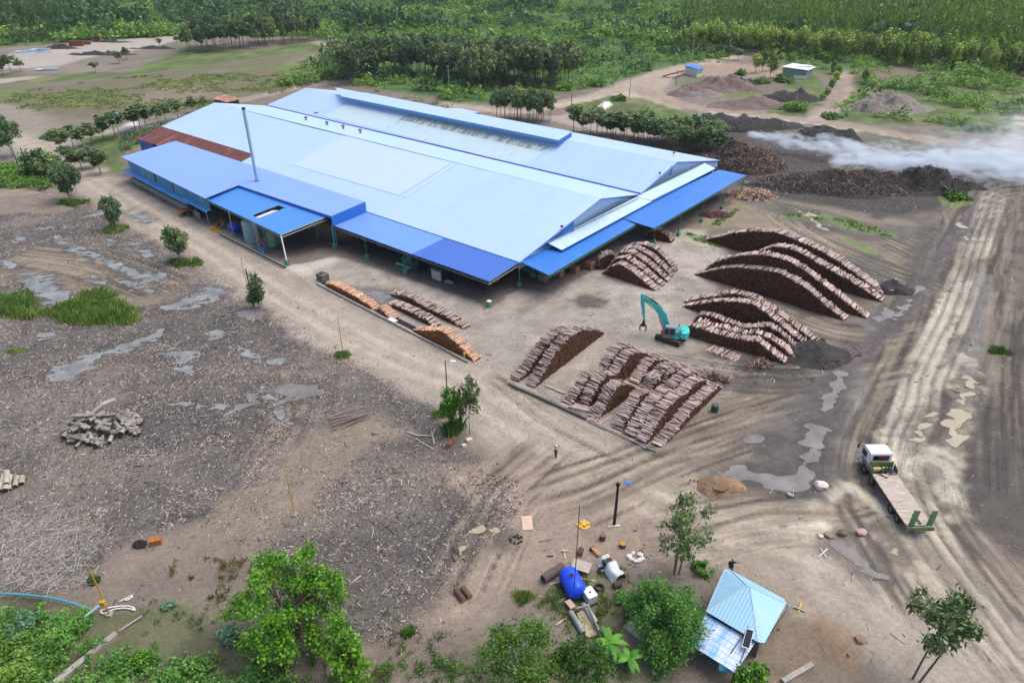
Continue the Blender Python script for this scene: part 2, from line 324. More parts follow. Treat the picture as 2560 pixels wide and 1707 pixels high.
lay(rd, C3(124, 114, 103)); lay(rd*sst(.45, .6, n2)*.75, C3(90, 84, 79)); lay(rd*sst(.5, .62, n1)*.5, C3(150, 136, 118))
lay(region([(1950, 500), (2100, 520), (2330, 620), (2290, 700), (2200, 700), (2080, 610), (1960, 560)], 2, 2), C3(138, 126, 110))
lay(region([(1700, 520), (1850, 480), (1960, 530), (2060, 590), (1960, 590), (1820, 560), (1740, 580)], 2, 2), C3(148, 132, 114))
lay(region([(1480, 1130), (1640, 1020), (1820, 920), (1980, 1000), (2000, 1120), (1880, 1170), (1700, 1200), (1560, 1230)], 2, 2), C3(146, 132, 114))
blk = region([(1690, 930), (1800, 880), (1880, 900), (2040, 880), (2090, 910), (2080, 960), (1900, 950), (1900, 1000), (1780, 960)], 1.5, 2); lay(blk*.85, C3(76, 72, 70)); charm = np.maximum(charm, blk)
# --- log yard: worn pale concrete
yard = region([(640, 655), (720, 620), (850, 600), (1000, 640), (1230, 690), (1480, 600), (1600, 560), (1760, 575), (1830, 640), (1790, 720), (1730, 770), (1760, 860), (1720, 890), (1830, 900), (1860, 960), (1640, 1125), (1420, 1045), (1268, 962), (1190, 910), (1050, 850), (850, 745)], 1., 1.2, .3)
lay(yard, C3(170, 160, 149)); lay(yard*sst(.47, .6, n1)*.7, C3(190, 180, 169)); lay(yard*sst(.52, .64, n2)*.5, C3(138, 129, 121))
for q, k in (([(1420, 750), (1445, 738), (1480, 736), (1520, 752), (1500, 768), (1460, 768)], .9), ([(1130, 700), (1230, 690), (1300, 720), (1250, 760), (1150, 740)], .5), ([(960, 680), (1100, 690), (1180, 730), (1060, 700)], .5), ([(1290, 760), (1400, 700), (1430, 720), (1300, 790)], .4), ([(800, 600), (900, 610), (930, 640), (830, 630)], .5)): lay(region(q, .8, 1.2, .6)*k, C3(92, 84, 80))
lay(region([(715, 640), (800, 628), (850, 650), (760, 690), (710, 680)], 1, 1.5, .5)*.7, C3(208, 200, 192))
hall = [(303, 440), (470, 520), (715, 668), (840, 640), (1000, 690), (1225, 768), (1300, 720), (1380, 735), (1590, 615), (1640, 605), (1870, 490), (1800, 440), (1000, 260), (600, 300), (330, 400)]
lay(region(hall, .6, .6)*.85, C3(104, 95, 88)); lay(sst(1.5, 6, sdist(gx, gy, G(*hall)))*.85, C3(66, 60, 55))  # hall floor darker deeper in: shade under the roofs put into the colour
# --- main dirt road and the crossing
road = [(-300, 280), (-20, 330), (60, 352), (140, 402), (240, 458), (330, 512), (430, 568), (540, 630), (640, 700), (760, 772), (900, 850), (1040, 915), (1160, 960), (1250, 1030), (1400, 1120), (1560, 1220), (1740, 1300), (1960, 1350), (2200, 1420), (2420, 1540), (2700, 1700)]
lay(band(road, 11, 1.5, 2, .2, .45), C3(170, 157, 143)); lay(region([(700, 800), (850, 760), (1040, 850), (1180, 905), (1270, 965), (1420, 1060), (1500, 1130), (1400, 1180), (1200, 1060), (1000, 960), (840, 870)], 2, 2), C3(174, 162, 148))
lay(region([(1100, 1180), (1300, 1120), (1500, 1180), (1700, 1290), (1640, 1420), (1480, 1420), (1300, 1480), (1150, 1560), (1060, 1560), (1160, 1430), (1250, 1300)], 2, 2), C3(164, 146, 130))
lay(region([(1560, 1170), (1760, 1150), (1900, 1230), (2080, 1230), (2250, 1260), (2400, 1400), (2700, 1500), (2700, 1800), (2300, 1800), (2150, 1640), (1960, 1560), (1850, 1420), (1700, 1330)], 2, 2), C3(166, 152, 136))
lay(region([(2000, 1340), (2220, 1380), (2330, 1320), (2480, 1440), (2750, 1560), (2750, 1800), (2330, 1800), (2200, 1600), (2080, 1520)], 2, 3)*.7, C3(186, 174, 160))
for off in (-1.7, 1.3): 
    pts = smooth_poly(G(*road)); d, a, o = pline(gx, gy, pts); lay(sst(1.1, .3, abs(o-off)+(n2-.5)*1.4)*sst(8, 5, d)*.65, C3(198, 184, 164))
lay(region([(1750, 1600), (1880, 1500), (2050, 1560), (2150, 1680), (2100, 1800), (1800, 1800)], 1.5, 2), C3(140, 124, 106)); lay(region([(2040, 1540), (2120, 1580), (2130, 1690), (2060, 1640)], 1, 1.5)*.5, C3(150, 112, 78))
lay(region([(1740, 1210), (1850, 1195), (1880, 1230), (1830, 1250), (1740, 1235)], 1, 1), C3(142, 118, 98))
rutz = np.zeros(len(gx))
# rutted passes of the lorries: dark and pale streaks follow them
for px, w in (([(1450, 1215), (1640, 1150), (1820, 1080), (1990, 1030)], 9), ([(1500, 1250), (1700, 1160), (1900, 1090)], 6), ([(1960, 780), (2080, 830), (2200, 842), (2320, 815)], 8), ([(1700, 925), (1900, 955), (2080, 950), (2300, 900)], 8), ([(1830, 490), (2000, 530), (2180, 580), (2340, 650)], 9), ([(1900, 500), (2020, 590), (2150, 650), (2290, 700)], 8), ([(1720, 1330), (1900, 1290), (2080, 1280), (2240, 1230)], 7), ([(2490, 420), (2440, 560), (2380, 720), (2330, 880), (2270, 1010), (2210, 1150), (2230, 1280), (2340, 1420)], 14), ([(2330, 1380), (2420, 1500), (2560, 1660)], 8), ([(1180, 1380), (1210, 1320), (1260, 1240), (1340, 1170)], 8), ([(700, 960), (740, 1030), (650, 1150)], 5), ([(120, 640), (260, 655), (380, 700)], 12), ([(2500, 760), (2450, 950), (2450, 1150)], 10), ([(1270, 960), (1400, 1060), (1600, 1150)], 4)):
    m = band(px, w, 1.5, 1.5, .3, 1.); pts = smooth_poly(G(*px)); d, a, o = pline(gx, gy, pts)
    st = fbm(o, a*.06, 1.3, 3, 41); lay(m*sst(.5, .64, st)*.8, C3(78, 71, 66)); lay(m*sst(.45, .3, st)*.45, C3(176, 160, 138))
    for q_ in [z_+random.uniform(-.45, .45) for z_ in np.arange(-w/2+.6, w/2, 1.25) if random.random() > .33]:
        wob = o-q_+(vnoise(a, a*0+q_*7, .11, 3)-.5)*1.5; ln_ = sst(.62, .12, np.abs(wob))*sst(.3, .5, vnoise(a, a*0+q_*3, .09, 9))*m; ln_ = ln_*random.uniform(.5, 1.); lay(ln_*.72, C3(84, 75, 68)); rutz = np.maximum(rutz, ln_); lay(sst(.5, .1, np.abs(wob-.62))*m*.4, C3(186, 170, 148))
# pale slurry the lorries squeeze out of the right-hand road
CREAM = C3(206, 196, 176)
cream = np.maximum.reduce([region([(2389, 705), (2430, 700), (2432, 716), (2395, 802), (2376, 845), (2357, 893), (2336, 949), (2314, 992), (2293, 1043), (2290, 1130), (2300, 1200), (2250, 1190), (2195, 1095), (2229, 1032), (2239, 984), (2266, 949), (2293, 896), (2304, 850), (2320, 815), (2346, 759)], .35, .9, .9),
    region([(2262, 735), (2320, 700), (2315, 745), (2270, 800), (2240, 830)], .6, 1.5, .6)*.6, region([(2420, 600), (2460, 590), (2470, 640), (2430, 645)], .8, 2, .5)*.6])
pts = smooth_poly(G((2420, 690), (2380, 800), (2330, 910), (2260, 1020), (2230, 1120))); d, a, o = pline(gx, gy, pts); st = fbm(o, a*.05, 1.9, 3, 51)
lay(cream*(1-.6*sst(.6, .72, st)), CREAM); wet = np.maximum(wet, cream*.6)
for px, w in (([(2290, 1000), (2370, 930), (2400, 900)], 1.), ([(2360, 930), (2380, 990), (2392, 985)], .8), ([(2346, 970), (2400, 905), (2395, 890)], .8), ([(2085, 1200), (2140, 1225), (2210, 1275), (2250, 1300)], 1.4), ([(2010, 1255), (2070, 1240), (2100, 1215)], 1.6), ([(2205, 1340), (2250, 1400)], .8), ([(1990, 1320), (2060, 1315)], 1.6)): lay(band(px, w, .4, .5, .8), CREAM)
wetm = np.maximum.reduce([band([(2110, 930), (2070, 1000), (2045, 1080), (2010, 1170)], 6, 1.5, 2), band([(2460, 690), (2440, 800), (2430, 880)], 2.5, 1, 1.5), region([(2130, 800), (2190, 770), (2230, 790), (2180, 825)], 1, 1)])
lay(wetm*.75, C3(134, 128, 124)); wet = np.maximum(wet, wetm*.9)
lay(band([(2485, 440), (2430, 530), (2360, 640), (2314, 700), (2271, 762), (2229, 802), (2190, 840), (2146, 898), (2100, 940)], 2.4, .8, .6)*.8, C3(112, 100, 106))
wd_ = region([(1840, 1170), (1900, 1080), (1980, 1010), (2060, 960), (2110, 1000), (2090, 1100), (2110, 1180), (2060, 1240), (1960, 1240), (1880, 1210)], 1.5, 2.5, .3)
lay(wd_*.8, C3(104, 98, 96)); wet = np.maximum(wet, wd_*.85); lay(wd_*sst(.5, .66, n2)*.7, C3(70, 66, 66))
dk_ = np.maximum.reduce([region([(1700, 930), (1900, 945), (2100, 930), (2180, 940), (2100, 975), (1900, 985), (1740, 975)], 1, 2, .4), region([(2060, 640), (2200, 640), (2240, 700), (2160, 760), (2060, 790), (1990, 800), (2000, 770), (2080, 720)], 1, 2, .4), region([(1840, 480), (2000, 520), (2200, 560), (2330, 560), (2340, 600), (2180, 600), (2000, 560), (1850, 510)], 1.5, 2.5, .3), region([(2280, 600), (2380, 560), (2350, 680), (2290, 780), (2230, 850), (2200, 840), (2260, 720)], 1, 2, .4), region([(2330, 1000), (2420, 980), (2400, 1100), (2380, 1200), (2320, 1180)], 1, 2.5, .4), region([(2460, 1080), (2700, 1100), (2700, 1420), (2540, 1380), (2400, 1260)], 2, 3, .3)])
lay(dk_*.7, C3(82, 76, 73)); wet = np.maximum(wet, dk_*.5)
for q_ in (-2.2, -.9, .5, 1.8):
    pts = smooth_poly(G((2440, 640), (2415, 710), (2375, 810), (2330, 915), (2285, 1020), (2245, 1120), (2270, 1230), (2340, 1360), (2430, 1470))); d, a, o = pline(gx, gy, pts); wob = o-q_+(vnoise(a, a*0+q_, .1, 5)-.5)*1.2
    lay(sst(.75, .25, np.abs(wob))*sst(.12, .3, vnoise(a, a*0+q_*5, .06, 2))*(.3+.5*sst(.35, .65, fbm(gx, gy, .12, 3, 44))), CREAM); lay(sst(.4, .1, np.abs(wob-.7))*.6, C3(96, 86, 76)); rutz = np.maximum(rutz, sst(.4, .1, np.abs(wob-.7)))
cr2 = np.maximum(region([(2190, 1090), (2300, 1060), (2330, 1120), (2400, 1180), (2430, 1290), (2370, 1290), (2320, 1210), (2250, 1170), (2200, 1130)], .6, 1.4, .6), region([(2400, 880), (2445, 900), (2450, 980), (2420, 1060), (2400, 1160), (2330, 1130), (2370, 1040), (2400, 980)], .6, 1.2, .6))
lay(cr2*(1-.7*sst(.5, .62, n2)), CREAM)
# weeds at the bottom
weed = np.maximum.reduce([region([(-200, 1500), (100, 1480), (260, 1540), (420, 1500), (560, 1560), (700, 1660), (700, 1800), (-200, 1800)], 1, 1.5, .5), region([(1330, 1500), (1420, 1430), (1560, 1420), (1600, 1500), (1560, 1600), (1480, 1640), (1420, 1560)], 1, 1.2, .6)*.8, region([(1140, 1610), (1340, 1600), (1640, 1640), (1700, 1800), (1100, 1800)], 1, 1.5, .6)*.8, region([(1840, 720), (1800, 600), (1720, 585), (1760, 575), (1840, 600)], .6, .6)*0])
lay(weed*.75, C3(84, 92, 58)); grassm = np.maximum(grassm, weed*sst(.4, .55, n2))
for q in ([(1930, 535), (2060, 535), (2250, 585), (2240, 595), (2050, 560)], [(2100, 590), (2180, 620), (2190, 640), (2120, 610)], [(2340, 490), (2400, 470), (2430, 510), (2380, 520)], [(1700, 580), (1760, 590), (1830, 610), (1800, 620), (1730, 600)], [(1760, 565), (1810, 545), (1850, 510), (1860, 520), (1800, 565)], [(2480, 870), (2510, 865), (2515, 890), (2490, 885)]):
    m = region(q, .6, .8, .5); lay(m*.8, C3(98, 122, 58)); grassm = np.maximum(grassm, m)
# --- standing water: field of depth, contoured into sheets
def waterfield(polys, strokes, ribs=2.6, rag=1.):
    w = np.full(len(gx), -9.)
    for q in polys: w = np.maximum(w, sdist(gx, gy, G(*q))-.1+((fbm(gx, gy, .55, 3, 61)-.5)*2.4+(fbm(gx*.3+gy*.12, gy*1.2-gx*.25, 1.1, 2, 63)-.5)*3.4)*rag)
    for q, wd in strokes:
        d, a, o = pline(gx, gy, smooth_poly(G(*q))); w = np.maximum(w, wd/2-d+(fbm(gx+gy*.3, gy*2.2, .4, 3, 71)-.55)*2.6)
    rib = fbm(gx*.9+gy*.35, gy*1.1-gx*.5, 1.05, 2, 67); return w-ribs*sst(.56, .74, rib)
W_GREY = waterfield([[(37, 678), (121, 691), (152, 715), (184, 739), (165, 765), (130, 765), (104, 750), (65, 728), (48, 709)], [(189, 702), (223, 694), (228, 698), (254, 709), (217, 708)], [(392, 775), (444, 749), (525, 719), (573, 730), (529, 756), (477, 778), (425, 775)], [(133, 930), (166, 904), (259, 874), (333, 848), (381, 837), (381, 856), (281, 885), (237, 900), (207, 948), (178, 963), (148, 945)], [(388, 885), (429, 860), (473, 874), (492, 885), (466, 908), (481, 933), (459, 941), (436, 904)], [(1861, 453), (1905, 464), (1927, 483), (1956, 497), (1919, 490), (1894, 479)], [(20, 600), (60, 592), (80, 605), (40, 612)], [(520, 830), (548, 815), (560, 840), (530, 850)]],
    [([(143, 592), (189, 624), (238, 644), (293, 659), (325, 685), (379, 696), (399, 691)], 2.6), ([(91, 574), (130, 565), (180, 568)], 1.6), ([(215, 542), (267, 535)], 3.), ([(314, 527), (345, 538), (369, 551)], 2.2), ([(271, 613), (358, 609)], 2.), ([(325, 627), (360, 622), (373, 640)], 1.6), ([(240, 690), (275, 694)], 1.3), ([(300, 705), (360, 706), (395, 700)], 1.6), ([(330, 715), (380, 732)], 1.5), ([(0, 655), (30, 668)], 1.8), ([(340, 1020), (450, 1010), (560, 1020), (640, 1010)], .9), ([(650, 960), (690, 1010), (720, 1060)], 1.4), ([(255, 590), (280, 602)], 1.4), ([(1960, 800), (2000, 830), (2030, 850)], 1.1), ([(420, 810), (380, 850)], 1.5), ([(600, 870), (640, 900), (700, 905)], 1.3), ([(560, 1040), (610, 1030)], .9)])
W_BROWN = waterfield([[(1770, 1182), (1824, 1158), (1883, 1176), (1956, 1180), (2015, 1190), (2036, 1215), (2016, 1238), (1927, 1228), (1853, 1210), (1820, 1200)], [(1838, 1120), (1862, 1090), (1914, 1088), (1922, 1102)], [(2080, 1353), (2116, 1343), (2180, 1408), (2220, 1447), (2175, 1440), (2128, 1416), (2086, 1384)], [(581, 782), (621, 771), (658, 778), (664, 802), (621, 802), (590, 795)], [(680, 972), (721, 957), (786, 961), (826, 985), (762, 999), (700, 996)], [(892, 727), (930, 724), (974, 731), (984, 743), (964, 757), (943, 759), (926, 744)], [(2180, 795), (2215, 770), (2240, 780), (2200, 815)]], [([(2105, 936), (2080, 985), (2060, 1030)], 1.6), ([(2300, 715), (2271, 762), (2235, 798)], 1.3), ([(2045, 1075), (2020, 1150), (2012, 1180)], 2.2), ([(620, 985), (660, 1030), (690, 1060)], 1.)], .5, .45)
W_PALE = waterfield([[(2416, 922), (2435, 920), (2438, 949), (2424, 976), (2421, 992), (2427, 1013), (2408, 1048), (2389, 1120), (2357, 1096), (2349, 1083), (2389, 1027), (2408, 989), (2419, 968)], [(2282, 1080), (2340, 1022), (2332, 1050), (2310, 1100), (2280, 1120)], [(2380, 1005), (2400, 995), (2390, 1020), (2362, 1012)]],
    [([(1985, 520), (2030, 545), (2060, 575)], 1.3), ([(2020, 530), (2070, 562)], 1.1), ([(1190, 1330), (1230, 1290)], 1.2), ([(1150, 1365), (1175, 1330)], 1.), ([(1235, 1320), (1255, 1345)], .9), ([(2400, 560), (2420, 600)], 1.2), ([(2205, 1330), (2245, 1390)], .9)], .9, .7)
wet = np.maximum(wet, sst(-1.6, .2, np.maximum.reduce([W_GREY, W_PALE, W_BROWN])))
damp = sst(-2.6, -.1, np.maximum.reduce([W_GREY, W_PALE, W_BROWN])); lay(damp*.7, C3(84, 78, 73)); 
debris *= 1-sst(-.2, .4, np.maximum.reduce([W_GREY, W_PALE, W_BROWN]))
gz = (n2-.5)*.16*sst(0, .5, debris+.25)+(n4-.5)*.06 - sst(-.6, .6, np.maximum.reduce([W_GREY, W_PALE, W_BROWN]))*.05 - rutz*.14*sst(0, -1., np.maximum.reduce([W_GREY, W_PALE, W_BROWN]))
gz *= sst(260, 120, np.hypot(gx, gy))
lum = col@np.array([.25, .65, .1]); gr = np.clip(grassm, 0, 1)[:, None]; col = np.where(gr > .3, col, (col*.86+lum[:, None]*.14)*(.80-.10*sst(0, .8, rd+wd_))[:, None]*np.array([1.0, 1., .972]))
V = np.stack([gx, gy, gz], 1); nx = len(xl); ny = len(yl); I = np.arange(nx*ny).reshape(ny, nx)
Q = np.stack([I[:-1, :-1], I[:-1, 1:], I[1:, 1:], I[1:, :-1]], -1).reshape(-1, 4)
def ground_material():
    m = bpy.data.materials.new('mud_and_dirt'); m.use_nodes = True; N = m.node_tree.nodes; L = m.node_tree.links; b = N['Principled BSDF']
    def at(nm): a = N.new('ShaderNodeAttribute'); a.attribute_name = nm; return a
    def mth(op, a, bb=None, c=None):
        k = N.new('ShaderNodeMath'); k.operation = op
        for i, q in enumerate((a, bb, c)):
            if q is None: continue
            if isinstance(q, (int, float)): k.inputs[i].default_value = q
            else: L.new(q, k.inputs[i])
        return k.outputs[0]
    ca = at('Col'); fl = at('flow'); ex = at('extra'); se = N.new('ShaderNodeSeparateXYZ'); L.new(ex.outputs['Vector'], se.inputs[0])
    tc = N.new('ShaderNodeTexCoord')
    def noise(s, d=5, r=.6, vec=None):
        n = N.new('ShaderNodeTexNoise'); n.inputs['Scale'].default_value = s; n.inputs['Detail'].default_value = d; n.inputs['Roughness'].default_value = r; L.new(vec or tc.outputs['Object'], n.inputs['Vector']); return n.outputs['Fac']
    a1 = noise(.35, 8, .68); a2 = noise(2.2, 6, .7); a3 = noise(9, 4, .7)
    fs = N.new('ShaderNodeSeparateXYZ'); L.new(fl.outputs['Vector'], fs.inputs[0]); cv = N.new('ShaderNodeCombineXYZ'); L.new(mth('MULTIPLY', fs.outputs[0], .055), cv.inputs[0]); L.new(mth('MULTIPLY', fs.outputs[1], 1.), cv.inputs[1])
    st = noise(1.6, 5, .62, cv.outputs[0])
    st2 = noise(5.5, 4, .7, cv.outputs[0])
    k = mth('ADD', mth('MULTIPLY', mth('SUBTRACT', a1, .5), 1.0), mth('MULTIPLY', mth('SUBTRACT', a2, .5), 1.0))
    k = mth('ADD', k, mth('MULTIPLY', mth('SUBTRACT', a3, .5), .7))
    k = mth('ADD', k, mth('MULTIPLY', mth('MULTIPLY', mth('SUBTRACT', st, .5), fs.outputs[2]), 1.7))
    mz = N.new('ShaderNodeMapping'); mz.inputs['Scale'].default_value = (1., 1.9, 1.); mz.inputs['Rotation'].default_value = (0, 0, .5); L.new(tc.outputs['Object'], mz.inputs[0])
    d1 = noise(3.4, 3, .75, mz.outputs[0]); d2 = noise(.8, 5, .7)
    dk = mth('ADD', mth('MULTIPLY', mth('SUBTRACT', d1, .5), 2.6), mth('MULTIPLY', mth('SUBTRACT', d2, .5), 1.2))
    k = mth('ADD', k, mth('MULTIPLY', se.outputs[1], dk))
    k = mth('MAXIMUM', mth('ADD', 1., k), .3)
    k = mth('MAXIMUM', mth('ADD', k, mth('MULTIPLY', mth('MULTIPLY', mth('SUBTRACT', st2, .5), fs.outputs[2]), 1.3)), .28)
    cb = N.new('ShaderNodeCombineColor'); L.new(k, cb.inputs[0]); L.new(k, cb.inputs[1]); L.new(mth('ADD', mth('MULTIPLY', k, .96), .04), cb.inputs[2])
    mx = N.new('ShaderNodeMix'); mx.data_type = 'RGBA'; mx.blend_type = 'MULTIPLY'; mx.inputs[0].default_value = 1; L.new(ca.outputs['Color'], mx.inputs[6]); L.new(cb.outputs[0], mx.inputs[7])
    # pale stones and chips
    vo = N.new('ShaderNodeTexVoronoi'); vo.inputs['Scale'].default_value = 2.6; L.new(tc.outputs['Object'], vo.inputs['Vector'])
    sp = mth('MULTIPLY', mth('LESS_THAN', vo.outputs['Distance'], .13), mth('GREATER_THAN', noise(.5, 3), .56))
    m2 = N.new('ShaderNodeMix'); m2.data_type = 'RGBA'; L.new(mth('MULTIPLY', sp, mth('SUBTRACT', .5, mth('MULTIPLY', se.outputs[2], .5))), m2.inputs[0]); L.new(mx.outputs[2], m2.inputs[6]); m2.inputs[7].default_value = (.5, .46, .4, 1)
    L.new(m2.outputs[2], b.inputs['Base Color'])
    L.new(mth('SUBTRACT', .92, mth('MULTIPLY', se.outputs[0], mth('MULTIPLY', .62, mth('ADD', .3, a1)))), b.inputs['Roughness']); b.inputs['Specular IOR Level'].default_value = .35
    h = mth('ADD', mth('MULTIPLY', a2, .6), mth('ADD', mth('MULTIPLY', a3, .25), mth('MULTIPLY', mth('MULTIPLY', st, fs.outputs[2]), 1.1)))
    bp = N.new('ShaderNodeBump'); bp.inputs['Strength'].default_value = .8; bp.inputs['Distance'].default_value = .38; L.new(h, bp.inputs['Height']); L.new(bp.outputs[0], b.inputs['Normal'])
    return m
gme = npmesh('ground', V, Q, ground_material())
def setattr_(me, nm, typ, arr, k):
    a = me.attributes.new(nm, typ, 'POINT'); a.data.foreach_set(k, np.asarray(arr, np.float32).ravel())
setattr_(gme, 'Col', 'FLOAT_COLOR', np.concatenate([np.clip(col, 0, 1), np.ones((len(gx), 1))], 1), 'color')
flow[:, 2] = np.clip(flow[:, 2]-fl2, 0, 1)*np.where(flow[:, 2] > .26, 1.25, 1); setattr_(gme, 'flow', 'FLOAT_VECTOR', flow, 'vector'); setattr_(gme, 'extra', 'FLOAT_VECTOR', np.stack([wet, debris, grassm], 1), 'vector')
gme.polygons.foreach_set('use_smooth', np.ones(len(Q), bool))
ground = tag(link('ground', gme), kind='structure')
def gsample(arr, x, y):                      # bilinear read of a ground layer
    A = arr.reshape(ny, nx); i = np.clip(np.searchsorted(xl, x)-1, 0, nx-2); j = np.clip(np.searchsorted(yl, y)-1, 0, ny-2)
    fx = np.clip((x-xl[i])/(xl[i+1]-xl[i]), 0, 1); fy = np.clip((y-yl[j])/(yl[j+1]-yl[j]), 0, 1)
    return A[j, i]*(1-fx)*(1-fy)+A[j, i+1]*fx*(1-fy)+A[j+1, i]*(1-fx)*fy+A[j+1, i+1]*fx*fy
def gz_at(x, y): return float(gsample(gz, np.array([x]), np.array([y]))[0])
def GP(px, py, dz=0.):                       # photo point -> point lying on the ground
    x, y = PX(px, py); return Vector((x, y, gz_at(x, y)+dz))
# contour a water field into flat sheets
def water_sheet(name, Wf, z, material):
    A = Wf.reshape(ny, nx); vs = []; fs = []; cache = {}
    def vid(key, p):
        if key not in cache: cache[key] = len(vs); vs.append((p[0], p[1], z))
        return cache[key]
    J_, I_ = np.where((np.maximum.reduce([A[:-1, :-1], A[:-1, 1:], A[1:, 1:], A[1:, :-1]]) > 0))
    for j, i in zip(J_, I_):
        cs = [(j, i), (j, i+1), (j+1, i+1), (j+1, i)]; out = []
        for k in range(4):
            a, b = cs[k], cs[(k+1) % 4]; va, vb = A[a], A[b]
            if va > 0: out.append(vid(a, (xl[a[1]], yl[a[0]])))
            if (va > 0) != (vb > 0):
                t = va/(va-vb); out.append(vid((min(a, b), max(a, b)), (xl[a[1]]+t*(xl[b[1]]-xl[a[1]]), yl[a[0]]+t*(yl[b[0]]-yl[a[0]]))))
        if len(out) >= 3: fs.append(tuple(out))
    me = bpy.data.meshes.new(name); me.from_pydata(vs, [], fs); me.materials.append(material); me.update()
    return tag(link(name, me), kind='structure')
def watermat(name, c, rough=.06, c2=None):
    m = mat(name, c, rough=rough, var=.18, scale=.35, spec=.6, col2=c2); return m
water_sheet('puddle_water', W_GREY, .012, watermat('silty_water', lin(100, 100, 94), .05, lin(146, 150, 146)))
water_sheet('brown_water', W_BROWN, .013, watermat('brown_puddle', lin(104, 98, 92), .04, lin(132, 126, 122)))
water_sheet('slurry_water', W_PALE, .014, watermat('cream_slurry', lin(158, 147, 122), .3))
# ---------------------------------------------------------------- wood waste lying on the left field
def scatter_region(n, box, dens):
    x = rng.uniform(box[0], box[1], n); y = rng.uniform(box[2], box[3], n); return (lambda k: (x[k], y[k]))(rng.random(n) < dens(x, y))
def sticks(name, x, y, z, Lr, wr, mats, wts, tilt=.35, angs=None):
    n = len(x); L = Lr[0]+(Lr[1]-Lr[0])*rng.gamma(1.5, .32, n); w = rng.uniform(*wr, n); a = rng.uniform(0, 2*PI, n) if angs is None else angs; t = rng.normal(0, tilt, n)
    d = np.stack([np.cos(a)*np.cos(t), np.sin(a)*np.cos(t), np.sin(t)], 1)*L[:, None]/2; s = np.stack([-np.sin(a), np.cos(a), np.zeros(n)], 1)*w[:, None]/2
    u = np.stack([np.zeros(n), np.zeros(n), np.ones(n)], 1)*w[:, None]*rng.uniform(.3, .9, n)[:, None]
    c = np.stack([x, y, z+np.abs(np.sin(t))*L*.25+w*.2], 1)
    vs = np.stack([c-d-s, c-d+s, c+d+s*.7, c+d-s*.7, c-d-s*.8+u, c-d+s*.8+u, c+d+s*.6+u, c+d-s*.6+u], 1).reshape(-1, 3)
    b = (np.arange(n)*8)[:, None, None]; f = np.array([[4, 5, 6, 7], [0, 4, 7, 3], [1, 2, 6, 5], [0, 1, 5, 4], [3, 7, 6, 2]])[None]+b
    mi = np.repeat(rng.choice(len(mats), n, p=wts), 5)
    return npmesh(name, vs, f.reshape(-1, 4), mats, mi)
M_ST = [mat('grey_wood', lin(140, 128, 122), var=.2, isl=.4), mat('pale_wood', lin(190, 176, 166), var=.15, isl=.3), mat('dark_wood', lin(62, 54, 50), var=.2, isl=.4), mat('red_wood', lin(120, 96, 84), var=.2, isl=.3)]
def dens(x, y):
    d = gsample(debris, x, y); return d*np.clip(.3+1.2*sst(.42, .62, fbm(x, y, .4, 4, 81))*sst(.3, .6, fbm(x, y, .13, 3, 85)), 0, 1)*np.clip(75/np.hypot(x, y), .25, 1)
xs, ys = scatter_region(420000, (-110, 5, 32, 175), dens)
tag(link('wood_debris', sticks('wood_debris', xs, ys, gsample(gz, xs, ys), (.09, .44), (.022, .085), M_ST, [.38, .32, .22, .08])), 'grey and pale broken wood waste strewn over the muddy left field', 'wood waste', kind='stuff')
def litter(x, y): return np.clip(.07+.95*(gsample(charm, x, y))+.2*(fbm(x, y, .15, 3, 91) > .6), 0, 1)*(gsample(grassm, x, y) < .3)*(gsample(np.maximum.reduce([W_GREY, W_PALE, W_BROWN]), x, y) < 0)
xs, ys = scatter_region(34000, (-60, 120, 34, 200), litter)
tag(link('wood_litter', sticks('wood_litter', xs, ys, gsample(gz, xs, ys), (.15, .7), (.03, .1), M_ST, [.35, .2, .35, .1])), 'scattered sticks, bark and chips over the muddy yard and tracks', 'litter', kind='stuff')

xs, ys = scatter_region(4500, (-110, 5, 34, 150), lambda x, y: gsample(debris, x, y)*sst(.45, .6, fbm(x, y, .16, 3, 87)))
tag(link('branch_waste', sticks('branch_waste', xs, ys, gsample(gz, xs, ys), (.3, 1.5), (.03, .09), M_ST, [.5, .1, .32, .08], tilt=.12)), 'longer branches and slabs lying among the wood waste', 'wood waste', kind='stuff')
Qc = G((-90, 1270), (60, 1265), (190, 1290), (262, 1350), (240, 1440), (110, 1492), (-90, 1492)); xs, ys = scatter_region(4200, (Qc[:, 0].min(), Qc[:, 0].max(), Qc[:, 1].min(), Qc[:, 1].max()), lambda x, y: sst(-1., 2., sdist(x, y, Qc)+(fbm(x, y, .5, 3, 3)-.5)*4))
tag(link('pale_brushwood', sticks('pale_brushwood', xs, ys, gsample(gz, xs, ys)+.05, (.4, 2.), (.02, .05), [mat('bleached_twig', lin(160, 154, 148), var=.15, isl=.45)], [1.], tilt=.2)), 'tangle of bleached thin brushwood at the lower left edge', 'brushwood', kind='stuff')
